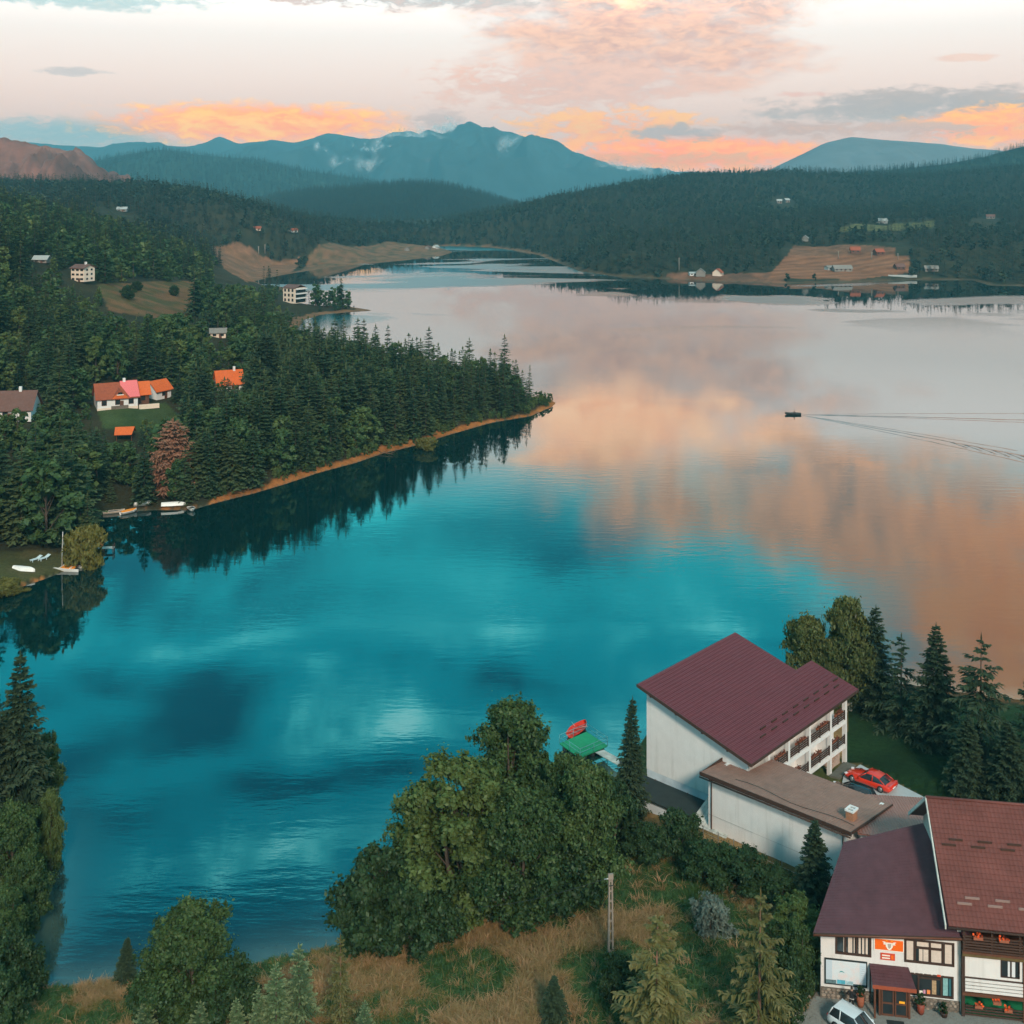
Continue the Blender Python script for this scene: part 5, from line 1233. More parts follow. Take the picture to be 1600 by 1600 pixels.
wl.build('gable_wall', mat('grimy_plaster', (.52, .49, .45), .9, 1.0, .3), th)
for r_, off, mm in ((3.6, 0, m_wood), (3.95, .55, m_wood), (.2, .4, mat('dusty_guard', (.26, .18, .16), .8)), (.55, 1.0, mat('dusty_guard', (.26, .18, .16), .8))):
    zz = ez + (rz2 - ez) * (r_ + 1.05) / 7.65
    for k in range(7):
        x_ = -.7 + off + k * 2.1
        if x_ > RW - 1: break
        MB().bb((x_, r_ - .03, zz + .04), (x_ + 1.0, r_ + .03, zz + .20)).build('snow_guard', mm, th)
MB().tube([(-1.2, -1.15, ez - .08), (RW, -1.15, ez - .08)], .075, 8).build('gutter', m_wood, th)
# front: dark balcony under the eave, white first floor with slats, open terrace below
box_part('core_wall', th, (-.1, 2.2, -.3), (RW, 2.5, ez + .8), m_wood)
box_part('balcony_floor', th, (-.1, -.55, 4.62), (RW, 2.2, 4.78), m_wood2)
up = empty('upper_railing', (0, 0, 0)); up.parent = th
for j in range(6): box_part('rail', up, (-.1, -.60, 4.85 + j * .2), (RW, -.565, 4.99 + j * .2), m_wood)
for k in range(7): box_part('post', up, (-.05 + k * 1.9, -.56, 4.78), (.09 + k * 1.9, -.44, 6.5), m_wood)
for k in range(5): flower_box(th, .6 + k * 1.75, 1.25 + k * 1.75, -.72, 5.85, 30 + k, mbox=m_terra)
box_part('valance', th, (-.1, -.50, 4.40), (RW, -.40, 4.60), mat('mossy_board', (.12, .085, .035), .9, 6, .4))
slot_wall(.12, 4.05, -.30, -.05, 2.85, 4.38, [(2.55, 3.85, 3.05, 4.3)]).build('first_floor_wall', m_white, th)
wn = window_part(th, 2.55, 3.85, 3.05, 4.3, -.30, m_wood, mull=[3.25], pane=m_glass, fw=.06)
for x0, x1 in ((3.05, 3.2), (3.32, 3.55)): box_part('curtain', wn, (x0, -.27, 3.12), (x1, -.25, 4.22), mat('white_curtain', (.66, .68, .70), .9))
for j in range(4): box_part('balcony_board', th, (.12, -.40, 1.83 + j * .245), (4.05, -.34, 2.01 + j * .245), m_white)
box_part('board_backing', th, (.12, -.33, 1.78), (4.05, -.28, 2.84), m_wood)
box_part('corner_post', th, (-.12, -.42, -.05), (.10, -.2, 4.4), m_wood); box_part('corner_post', th, (4.06, -.42, -.05), (4.26, -.2, 4.4), m_wood2)
for j in range(5): box_part('dark_board', th, (4.28, -.36, 1.8 + j * .5), (RW, -.30, 2.24 + j * .5), mat('mossy_dark_board', (.035, .045, .025), .9, 5, .35))
box_part('terrace_beam', th, (-.1, -.45, 1.55), (RW, -.25, 1.76), m_wood2)
lr = empty('terrace_railing', (0, 0, 0)); lr.parent = th
for j in range(4): box_part('rail', lr, (.12, -.38, .12 + j * .2), (RW, -.34, .24 + j * .2), m_wood)
for k, (xx, zz) in enumerate(((.75, .78), (2.0, 1.18), (2.75, .72))): flower_box(th, xx, xx + .55, -.46, zz, 50 + k)
box_part('terrace_floor', th, (-.1, -1.0, -.16), (RW, 2.2, -.04), m_green)
box_part('terrace_edge', th, (-.12, -1.22, -.30), (2.9, -1.005, -.03), m_white); box_part('terrace_edge', th, (2.9, -1.5, -.62), (RW, -1.005, -.08), m_white)
tw = box_part('terrace_wall', th, (-.1, -1.15, -.95), (1.95, -1.0, -.305), m_mortar); stones(tw, -.1, 1.95, -.9, -.31, -1.15)
box_part('white_block', th, (1.95, -1.9, -1.1), (3.3, -1.006, -.32), m_white)

# ---- paved yard in front of the shop, pots, bin, kerb
yard_poly = [hit(1245, 1600)[:2], hit(1276, 1552)[:2], (24.0, 85.0), (33.0, 83.6), (46.0, 81.0), (46.0, 74), (16.0, 74)]
yd = MB(); yd.add([(x, y, GZ - .05) for x, y in yard_poly] + [(x, y, GZ - .7) for x, y in yard_poly], [tuple(range(7))[::-1], tuple(range(7, 14))] + [(i, (i + 1) % 7, 7 + (i + 1) % 7, 7 + i) for i in range(7)])
yo = yd.build('pavement', m_mortar); tag(yo, 'grey paved yard in front of the shop', kind='structure')
ux, uy = math.cos(SR), math.sin(SR); pv_me = MB().box((0, 0, 0), (.385, .185, .05)).mesh('paver'); pv_me.materials.append(m_paver)
ip = np.array(yard_poly); npv = 0
cand = []
for j in range(-1, 24):
    for i in range(-12, 50):
        lx, ly = i * .40 + (j % 2) * .2, -.3 - j * .2
        x, y = 22.8 + lx * ux - ly * uy, 85.06 + lx * uy + ly * ux
        if inpoly(np.array([x]), np.array([y]), ip)[0]:
            a_, b_ = pxy(x, y, GZ)
            if a_ < 1625 and b_ < 1625: cand.append((y, x, lx))
cand.sort(key=lambda q: q[0])
rest = MB()
for k, (y, x, lx) in enumerate(cand):
    if k < 290:
        po_ = bpy.data.objects.new('paver', pv_me); COL.objects.link(po_); po_.parent = yo; po_.location = (x, y, GZ - .03 + rg.uniform(-.006, .006)); po_.rotation_euler = (0, 0, SR)
    else: rest.box((x, y, GZ - .03 + rg.uniform(-.006, .006)), (.385, .185, .05), SR)
if rest.v: r_ = rest.build('pavers', m_paver, yo); r_['kind'] = 'stuff'
print('pavers', len(cand))
def shop_pt(lx, ly): return 22.8 + lx * ux - ly * uy, 85.06 + lx * uy + ly * ux
def potted(lx, ly, lab, mpot, tall, seed):
    x, y = shop_pt(lx, ly); e = empty('potted_plant', (x, y, GZ - .01), 0, lab, 'potted plant')
    MB().lathe([(.20, 0), (.26, .25), (.29, tall), (.25, tall), (.24, tall - .06)], n=14).build('pot', mpot, e)
    d_ = leaf_data(seed, .8, .42, 10, 260, .07, 0.0, .1)
    P, T, tb = d_; f_ = quads_mesh('foliage', P, T); o_ = link_mesh('foliage', f_, L_DARK, e); o_.location = (0, 0, tall - .12)
potted(2.75, -.55, 'terracotta tub with dark plant left of the shop door', m_terra, .8, 301)
potted(6.95, -.6, 'red brown tub with clipped dark plant right of the shop door', mat('red_brown_tub', (.22, .05, .03), .6), .75, 302)
potted(8.55, -.65, 'low pot with bushy plant under the shop window', m_wood, .35, 303)
kb = empty('stone_kerb', (0, 0, 0), 0, 'rough pale stone kerb edging the shop yard on the left', 'kerb')
p0, p1 = hit(1238, 1606), hit(1272, 1545)
for k in range(14):
    f0 = k / 14; x = p0[0] + (p1[0] - p0[0]) * f0; y = p0[1] + (p1[1] - p0[1]) * f0; L_ = math.hypot(p1[0] - p0[0], p1[1] - p0[1]) / 14
    MB().box((x, y, GZ + .05 + rg.uniform(-.03, .03)), (L_ * .94, .34 + rg.uniform(-.04, .04), .42), math.atan2(p1[1] - p0[1], p1[0] - p0[0])).build('kerb_stone', mat('kerb_stone_grey', (.34, .30, .25), .9, 5, .3, objvar=.2), kb)

# ---- parking pad behind, beside the lawn
pk = [G(1344, 1195, 1.62), G(1318, 1213, 1.62), (29.6, 107.0, 1.62), (30.2, 104.6, 1.62), (38.5, 103.4, 1.62), G(1446, 1247, 1.62)]
pm = MB(); pm.add([(a, b, 1.66) for a, b, c_ in pk] + [(a, b, .9) for a, b, c_ in pk], [tuple(range(6)), tuple(range(6, 12))[::-1]] + [(i, 6 + i, 6 + (i + 1) % 6, (i + 1) % 6) for i in range(6)])
po_ = pm.build('parking_pad', m_conc); tag(po_, 'pale concrete parking pad behind the annex', kind='structure')
ap = MB(); aq = [G(1319, 1190, 1.6), G(1338, 1196, 1.6), G(1312, 1216, 1.6), G(1296, 1212, 1.6)]
ap.add([(a, b, 1.64) for a, b, c_ in aq] + [(a, b, .9) for a, b, c_ in aq], [tuple(range(4)), tuple(range(4, 8))[::-1]] + [(i, 4 + i, 4 + (i + 1) % 4, (i + 1) % 4) for i in range(4)])
tag(ap.build('path', mat('dark_paving', (.12, .12, .10), .9, 3, .3)), 'dark paved path at the guest house steps', kind='structure')
# ------------------------------------------------------------------ meadow grass (nobody could count it)
def tuft(name, seed, n, h, spread, lean, m_, w=.022):
    rg = np.random.default_rng(seed); P = []
    dirb = rg.normal(0, lean * .6, 2)
    for _ in range(n):
        b = np.array([*rg.normal(0, spread, 2), 0]); l = rg.normal(0, lean, 2) + dirb; hh = h * rg.uniform(.55, 1.15)
        m1 = b + np.array([l[0] * .35 * hh, l[1] * .35 * hh, hh * .6]); t1 = b + np.array([l[0] * hh, l[1] * hh, hh * (1 - .25 * np.hypot(*l))])
        a = rg.uniform(0, 6.28); wv = np.array([math.cos(a), math.sin(a), 0]) * w
        P.append([b - wv, b + wv, m1 + wv * .8, m1 - wv * .8]); P.append([m1 - wv * .8, m1 + wv * .8, t1 + wv * .15, t1 - wv * .15])
    me = quads_mesh(name, np.array(P)); me.materials.append(m_); return me
L_DRY = leaf_mat('dry_grass', (0.20, 0.14, 0.055), (0.42, 0.28, 0.13), (0.44, 0.25, 0.14), 0.25)
L_OLV = leaf_mat('olive_grass', (0.13, 0.12, 0.034), (0.26, 0.20, 0.065), None, 0.25)
L_GRS = leaf_mat('green_weeds', (0.026, 0.075, 0.022), (0.07, 0.14, 0.042), None, 0.25)
TUFTS = [tuft('dry_a', 1, 26, .75, .16, .45, L_DRY), tuft('dry_b', 2, 24, .9, .14, .6, L_DRY), tuft('olive_a', 3, 26, .6, .16, .4, L_OLV), tuft('olive_b', 4, 22, .7, .15, .5, L_OLV), tuft('green_a', 5, 24, .4, .2, .5, L_GRS, .035), tuft('green_b', 6, 24, .5, .2, .6, L_GRS, .04)]
rg = np.random.default_rng(12); n = 52000
X = rg.uniform(-48, 27, n); Y = rg.uniform(74, 112, n); z, d = zf(X, Y, True)
px, py = pxy(X, Y, z)
ok = (d > .35) & (px > -40) & (px < 1300) & (py < 1660) & (Y < 104)
wall_side = (X - 18.2) * .676 + (Y - 104.8) * .737 > -1.2      # up to the annex wall
ok &= ~((X > 9) & wall_side) & ~inpoly(X, Y, np.array(yard_poly)) & ~((X > 21.5) & (Y > 83.0))
X, Y, z, d = X[ok], Y[ok], z[ok], d[ok]
f1 = fbm(X / 7, Y / 7, 71); f2 = fbm(X / 2.2, Y / 2.2, 72); px, py = pxy(X, Y, z)
gsel = (f1 + .4 * (f2 - .5)); green = (gsel < .485) | ((np.hypot(px - 1120, (py - 1500) * .8) < 75)) | (np.hypot((px - 730) * .55, py - 1530) < 45)
pts = []
for i in range(len(X)):
    idx = int(rg.integers(4, 6)) if green[i] else (int(rg.integers(0, 2)) if gsel[i] > .52 else int(rg.integers(2, 4)))
    if rg.random() < .12: idx = int(rg.integers(0, 6))
    k = rg.uniform(.6, 1.25) * (.75 if d[i] < 4 else 1)
    pts.append((X[i], Y[i], z[i] - .03, k, k, rg.uniform(0, 6.28), idx))
print('tufts', len(pts))
scatter('meadow_grass', 'dry tan and green tall grass on the near meadow', pts, TUFTS)

# ------------------------------------------------------------------ small houses on the hillside and far shore
m_oroof = mat('orange_tiles', (0.62, 0.12, 0.025), .7, 2, .15)
m_rroof = mat('rust_red_tiles', (0.30, 0.075, 0.035), .8, 2, .25)
m_pink = mat('pink_new_sheet', (0.72, 0.16, 0.16), .6, 1.5, .08)
m_broof = mat('brown_tiles', (0.15, 0.075, 0.06), .8, 2, .2)
m_cream = mat('cream_render', (0.72, 0.58, 0.47), .9, 1.5, .08)
m_shade = mat('grey_boards', (0.22, 0.20, 0.18), .9, 3, .25)
m_palebr = mat('pale_roof_sheet', (.36, .38, .37), .7, 2, .15)
def house(name, label, base, rz, L, D, wh, rh, mw, mr, cat='house', win=(2, 1), over=.5, chim=True, group=None, gable_front=False, storeys=1, door=True, wz=None):
    """gabled house, front faces -y; x along the ridge; origin at the middle of the front edge on the ground"""
    x, y, z = base
    e = empty(name, (x, y, z - .15), rz, label, cat, group)
    w_ = MB(); hx = L / 2
    w_.add([(-hx, 0, 0), (hx, 0, 0), (hx, D, 0), (-hx, D, 0), (-hx, 0, wh), (hx, 0, wh), (hx, D, wh), (-hx, D, wh), (-hx, D / 2, wh + rh), (hx, D / 2, wh + rh)],
           [(0, 3, 2, 1), (0, 1, 5, 4), (2, 3, 7, 6), (1, 2, 6, 9, 5), (3, 0, 4, 8, 7), (4, 5, 9, 8), (6, 7, 8, 9)])
    w_.build('wall', mw, e)
    sl_ = rh / (D / 2); o_ = over; zt = wh + rh + .08; ze = wh - o_ * sl_ + .08
    r_ = MB(); th_ = .14
    for s_ in (0, 1):
        ya, yb = (D / 2, -o_) if s_ == 0 else (D / 2, D + o_)
        r_.hexa([(-hx - o_, yb, ze), (hx + o_, yb, ze), (hx + o_, ya, zt), (-hx - o_, ya, zt)], [(-hx - o_, yb, ze + th_), (hx + o_, yb, ze + th_), (hx + o_, ya, zt + th_), (-hx - o_, ya, zt + th_)])
    ro = r_.build('roof', mr, e)
    if chim: box_part('chimney', ro, (hx * .35, D * .5 - .3, zt - .2), (hx * .35 + .6, D * .5 + .3, zt + 1.0), m_white)
    nx, nz_ = win; sth = wh / storeys
    for st_ in range(storeys):
        for k in range(nx):
            cx = -hx + L * (k + .5) / nx; z0 = st_ * sth + sth * .38
            f_ = MB(); f_.bb((cx - .6, -.05, z0), (cx + .6, -.003, z0 + sth * .45)); wo_ = f_.build('window', m_wood2, e)
            box_part('pane', wo_, (cx - .5, -.07, z0 + .08), (cx + .5, -.052, z0 + sth * .45 - .08), m_glass)
        if storeys > 1 or nz_ > 1:
            for k in range(2):
                cy_ = D * (k + .7) / 2.4; z0 = st_ * sth + sth * .38
                for sx in (-1, 1): box_part('window', e, (sx * (hx + .003) - .02, cy_ - .5, z0), (sx * (hx + .003) + .02, cy_ + .5, z0 + sth * .45), m_glass)
    if door: box_part('door', e, (hx * .1, -.06, 0), (hx * .1 + .9, -.004, min(2.0, sth * .8)), m_wood2)
    return e
b = hit(184, 641)
hA = house('house', 'white house with red and pink roof and orange front gable', b, R(27), 9.2, 6.5, 2.9, 2.9, m_white, m_rroof, win=(3, 1))
# orange cross gable, pink half of the roof, orange rear wing
cg = MB(); cg.add([(-1.6, -.45, 2.45), (2.6, -.45, 2.45), (.5, -.45, 4.9), (-1.6, 2.6, 2.6), (2.6, 2.6, 2.6), (.5, 3.0, 5.0)], [(0, 1, 2), (0, 2, 5, 3), (1, 4, 5, 2), (0, 3, 4, 1)]); cg.build('front_gable_roof', m_rroof, hA)
cgf = MB(); cgf.add([(-1.5, -.47, 2.5), (2.5, -.47, 2.5), (1.6, -.47, 3.5), (-.6, -.47, 3.5)], [(0, 1, 2, 3)]); cgf.build('front_gable_boards', m_oroof, hA)
box_part('gable_window', hA, (0, -.52, 3.55), (1.0, -.475, 4.1), m_glass); box_part('balcony', hA, (-.3, -.60, 3.42), (1.3, -.52, 3.6), m_signw)
pk_ = MB(); sl2 = 2.9 / 3.25
pk_.add([(.9, 3.25, 6.14), (4.9, 3.25, 6.14), (5.05, -.55, 6.14 - 3.8 * sl2), (2.7, -.55, 6.14 - 3.8 * sl2), (.9, 2.3, 6.14 - .95 * sl2)], [(4, 3, 2, 1, 0)]); pk_.add([(.9, 3.25, 6.10), (4.9, 3.25, 6.10), (5.05, -.55, 6.10 - 3.8 * sl2), (2.7, -.55, 6.10 - 3.8 * sl2), (.9, 2.3, 6.10 - .95 * sl2)], [(0, 1, 2, 3, 4)])
for v_ in range(len(pk_.v)): pk_.v[v_] = (pk_.v[v_][0], pk_.v[v_][1], pk_.v[v_][2] + .10)
pk_.build('pink_roof_panel', m_pink, hA)
box_part('porch_wall', hA, (-1.5, -.3, 0), (2.4, .0, .9), m_stone); box_part('plinth', hA, (-4.65, -.12, -.8), (4.65, -.01, .55), m_cream)
box_part('garden_wall', hA, (4.8, -.8, -.3), (9.5, -.5, .8), m_cream)
for k in range(4): box_part('garden_step', hA, (-1.9 + k * .25, -1.6 + k * .35, -.9 + k * .25), (-.7 + k * .25, -1.25 + k * .35, -.65 + k * .25), m_cream)
x_, y_, z_ = b
house('shed', 'orange roofed wing behind the right end of the white house', (x_ + 4.4, y_ + 5.2, z_ + .1), R(27), 2.8, 5.0, 2.8, 2.4, m_wood2, m_oroof, 'shed', (1, 1), chim=False)
house('cottage', 'small white cottage with orange roof right of the red roofed house', hit(256, 624), R(62), 5.0, 4.2, 2.6, 2.0, m_white, m_oroof, 'cottage', (1, 1), chim=False)
hc = hit(194, 691)
hs = empty('shelter', (hc[0], hc[1], hc[2]), R(10), 'open garden shelter with bright orange roof in the trees', 'shelter')
for sx in (-1.6, 1.6):
    for sy in (0, 2.4): box_part('post', hs, (sx - .07, sy - .07, -.2), (sx + .07, sy + .07, 1.7), m_wood2)
rr = MB(); rr.hexa([(-2.0, -.7, 1.55), (1.7, -.7, 1.55), (2.1, 1.3, 2.9), (-2.1, 1.3, 2.9)], [(-2.0, -.7, 1.65), (1.7, -.7, 1.65), (2.1, 1.3, 3.0), (-2.1, 1.3, 3.0)]); rr.hexa([(-2.1, 1.3, 2.9), (2.1, 1.3, 2.9), (2.1, 3.2, 1.6), (-2.1, 3.2, 1.6)], [(-2.1, 1.3, 3.0), (2.1, 1.3, 3.0), (2.1, 3.2, 1.7), (-2.1, 3.2, 1.7)]); rr.build('roof', m_oroof, hs)
house('house', 'house with large dark brown roof cut by the left edge', hit(8, 660), R(8), 11, 8, 2.8, 3.4, m_white, m_broof, win=(3, 1))
house('house', 'pale pinkish four storey house on the upper left hillside', hit(121, 441), R(-18), 5.6, 6.0, 4.9, 1.1, m_cream, m_broof, win=(3, 2), storeys=3)
house('house', 'house showing only its bright orange roof between the big spruces', hit(360, 614), R(24), 6.5, 5.5, 2.6, 3.0, m_white, m_oroof, win=(2, 1))
house('cottage', 'white cottage with pale roof hidden in the middle of the left wood', hit(341, 528), R(15), 5, 4, 1.9, 1.2, m_cream, m_shade, 'cottage', (2, 1), chim=False)
house('cottage', 'cottage with whitish roof high among the left spruces', hit(62, 411), R(0), 5, 4, 1.4, 1.2, m_shade, m_palebr, 'cottage', (2, 1), chim=False)
# lakeside block with dark balcony front
lb = hit(452, 474); e = empty('lakeside_building', (lb[0], lb[1], lb[2] - .3), R(-30), 'pale lakeside building with dark balcony front by the spit', 'building')
box_part('wall', e, (-4.2, 0, 0), (4.2, 8, 8.0), m_cream)
rr = MB(); rr.hexa([(-4.5, -.4, 7.9), (4.5, -.4, 7.9), (4.5, 4, 9.4), (-4.5, 4, 9.4)], [(-4.5, -.4, 8.1), (4.5, -.4, 8.1), (4.5, 4, 9.6), (-4.5, 4, 9.6)]); rr.hexa([(-4.5, 4, 9.4), (4.5, 4, 9.4), (4.5, 8.4, 7.9), (-4.5, 8.4, 7.9)], [(-4.5, 4, 9.6), (4.5, 4, 9.6), (4.5, 8.4, 8.1), (-4.5, 8.4, 8.1)]); rr.build('roof', m_broof, e)
for st_ in range(3):
    for k in range(3):
        w_ = box_part('window', e, (-3.4 + k * 2.5, -.06, 1.0 + st_ * 2.5), (-2.2 + k * 2.5, -.003, 2.5 + st_ * 2.5), m_wood2); box_part('pane', w_, (-3.3 + k * 2.5, -.09, 1.1 + st_ * 2.5), (-2.3 + k * 2.5, -.062, 2.4 + st_ * 2.5), m_glass)
    bl_ = box_part('balcony', e, (4.2, 0, 2.35 + st_ * 2.4), (5.4, 8, 2.95 + st_ * 2.4), m_white); box_part('balcony_glass', e, (4.21, .2, .2 + st_ * 2.4 + .2), (4.32, 7.8, 2.3 + st_ * 2.4), m_glass)
# right far shore
house('cottage', 'grey gabled cottage on the far strand', hit(1102, 432), R(80), 6, 6.5, 3.0, 2.6, m_shade, m_shade, 'cottage', (1, 1), chim=False)
house('cottage', 'white cottage with orange gable beside the grey one on the far strand', hit(1128, 431), R(60), 5.5, 6, 2.6, 2.4, m_cream, m_rroof, 'cottage', (1, 1), chim=False)
house('shed', 'low white shed left of the grey cottage on the far strand', hit(1084, 432), R(10), 5.5, 3.5, 1.8, .8, m_white, m_palebr, 'shed', (2, 1), chim=False)
house('farmhouse', 'long grey roofed farmhouse in the middle of the ploughed field', hit(1318, 424), R(4), 13, 6, 2.2, 2.2, m_shade, m_shade, 'farmhouse', (4, 1), chim=False)
house('shed', 'small grey shed at the left end of the long farmhouse', hit(1298, 423), R(30), 5, 4, 2, 1.2, m_palebr, m_shade, 'shed', (1, 1), chim=False)
house('house', 'brown wooden house at the top of the ploughed field', hit(1337, 396), R(-8), 7, 5.5, 2.8, 2.4, m_wood2, m_rroof, 'house', (2, 1), chim=False)
house('house', 'brown house with white car port at the right end of the field', hit(1376, 399), R(12), 6.5, 5.5, 2.8, 2.2, m_wood2, m_rroof, 'house', (2, 1), chim=False)
house('house', 'house with brown roof among bushes at the right of the field', hit(1408, 424), R(10), 6.5, 5, 2.6, 2.0, m_wood2, m_broof, 'house', (2, 1), chim=False)
house('house', 'grey house among pale bushes at the right end of the far shore', hit(1456, 426), R(-10), 9, 5, 2.4, 1.8, m_shade, m_shade, 'house', (3, 1), chim=False)
house('house', 'pale house half hidden above the ploughed field', hit(1263, 378), R(70), 5, 5, 3, 2.0, m_shade, m_palebr, 'house', (1, 1), chim=False)
house('barn', 'pale barn at the top of the green field', hit(1378, 350), R(0), 11, 7, 3.0, 2.0, m_palebr, m_palebr, 'barn', (2, 1), chim=False)
house('house', 'pale house in the woods near the right edge', hit(1548, 342), R(-15), 8, 6, 2.6, 2.0, m_shade, m_broof, 'house', (3, 1), chim=False)
for k, (px_, py_) in enumerate(((1218, 318), (1231, 317))):
    house('house', ('left' if k == 0 else 'right') + ' one of two white houses high in the right woods', hit(px_, py_), R(-10 + 30 * k), 6, 5, 3.5, 1.8, m_shade, m_palebr, 'house', (2, 1), chim=False)
for k, (px_, py_, mw_, lab) in enumerate(((42, 325, m_cream, 'grey roofed house on the far left slope'), (190, 331, m_shade, 'low pale barn on the far left clearing'), (402, 362, m_cream, 'house with pink gable on the far left slope'), (460, 364, m_white, 'white house at the far left wood edge'), (684, 389, m_white, 'white hut at the tip of the far left shore'), (672, 390, m_shade, 'brown hut near the tip of the far left shore'), (640, 392, m_shade, 'dark hut on the far left shore'))):
    house('house', lab, hit(px_, py_), R(-10 + 17 * k), 7 if k < 4 else 5, 5, 2.0, 1.6, mw_, [m_palebr, m_palebr, m_rroof, m_rroof, m_palebr, m_broof, m_broof][k], 'house', (2, 1), chim=False)
st_ = MB()
gw_ = empty('jetty_wall', hit(1408, 433), R(-2), 'long low pale wall on the far shore right of the field', 'wall'); box_part('wall_body', gw_, (-9, -.4, -.5), (11, .4, 1.1), m_palebr); box_part('wall_cap', gw_, (-9.1, -.5, 1.1), (11.1, .5, 1.25), m_white)

# ------------------------------------------------------------------ poles
m_cpole = mat('concrete_pole', (.24, .20, .165), .9, 3, .2)
def lattice_pole(px_, py_, top, lab, name='utility_pole', wid=.34, group=None):
    x, y, z = hit(px_, py_); h = (py_ - top) / (F / y); e = empty(name, (x, y, z), R(12), lab, 'pole', group)
    for s_ in (-1, 1): MB().hexa([(s_ * wid / 2 - .07, -.11, -.2), (s_ * wid / 2 + .07, -.11, -.2), (s_ * wid / 2 + .07, .11, -.2), (s_ * wid / 2 - .07, .11, -.2)], [(s_ * .10 - .06, -.08, h), (s_ * .10 + .06, -.08, h), (s_ * .10 + .06, .08, h), (s_ * .10 - .06, .08, h)]).build('rail', m_cpole, e)
    nr = max(4, int(h / .75))
    for k in range(nr):
        zz = h * (k + .3) / nr; w2 = (wid / 2) * (1 - zz / h) + .10 * zz / h
        box_part('rung', e, (-w2 + .04, -.07, zz), (w2 - .04, .07, zz + .12), m_cpole)
    box_part('cap', e, (-.20, -.10, h - .35), (.20, .10, h + .05), m_cpole)
    return e, h, (x, y, z)
pe, ph_, pp = lattice_pole(954, 1494, 1369, 'tall concrete lattice pole standing in the dry meadow')
MB().tube([(-.5, 0, ph_ - .3), (.15, 0, ph_ - .3)], .05, 6).build('bracket', m_metal, pe)
MB().tube([(-.15, -.1, ph_ - .8), (.15, -.1, ph_ - .8), (.18, .1, ph_ - .8)], .04, 5).build('clamp', m_black, pe)
wv = [Vector((-.5, 0, ph_ - .3)) + Vector((-16, 8, -4.5)) * k / 12 + Vector((0, 0, -1.2 * math.sin(math.pi * k / 12))) for k in range(13)]
MB().tube(wv, .02, 4).build('wire', m_black, pe)
for px_, py_, tp, lab in ((112, 630, 576, 'pale pole left of the red roofed house'), (404, 399, 385, 'left pole of the pair on the bay meadow'), (414, 398, 384, 'right pole of the pair on the bay meadow'), (1310, 406, 394, 'left pole at the top of the ploughed field'), (1362, 407, 395, 'middle pole at the top of the ploughed field'), (1403, 408, 397, 'right pole at the top of the ploughed field'), (1061, 424, 404, 'pole at the wood edge left of the far strand')):
    x, y, z = hit(px_, py_); h = (py_ - tp) / (F / y); e = empty('utility_pole', (x, y, z), 0, lab, 'pole'); r0 = max(.13, y * .00045)
    MB().tube([(0, 0, -.3), (0, 0, h * .5), (0, 0, h)], [r0, r0 * .85, r0 * .7], 6).build('shaft', m_cpole, e); box_part('crossbar', e, (-.8, -.08, h * .9), (.8, .08, h * .9 + .16), m_cpole)

# ------------------------------------------------------------------ boats
m_boatw = mat('white_boat_paint', (.78, .76, .72), .45, 3, .08)
m_boato = mat('orange_boat_cover', (.78, .26, .03), .7, 3, .15)
m_boatr = mat('red_boat_paint', (.70, .045, .02), .45, 3, .12)
m_boatd = mat('dark_boat_inside', (.05, .06, .06), .7, 5, .3)
def hull_pts(L, W, H, n=12, stern=.72):
    """half-hull stations: (x, half width top, half width bottom, z keel, z gunwale)"""
    out = []
    for i in range(n + 1):
        t_ = i / n; x = -L / 2 + L * t_
        wt_ = (stern + (1 - stern) * min(1, t_ / .35)) if t_ < .45 else math.cos((t_ - .45) / .55 * math.pi / 2) ** .75
        wt_ = max(wt_, .02); out.append((x, W / 2 * wt_, W / 2 * wt_ * .62, H * .55 * max(0, (t_ - .7) / .3) ** 2, H * (1 + .35 * max(0, (t_ - .5) / .5) ** 2)))
    return out
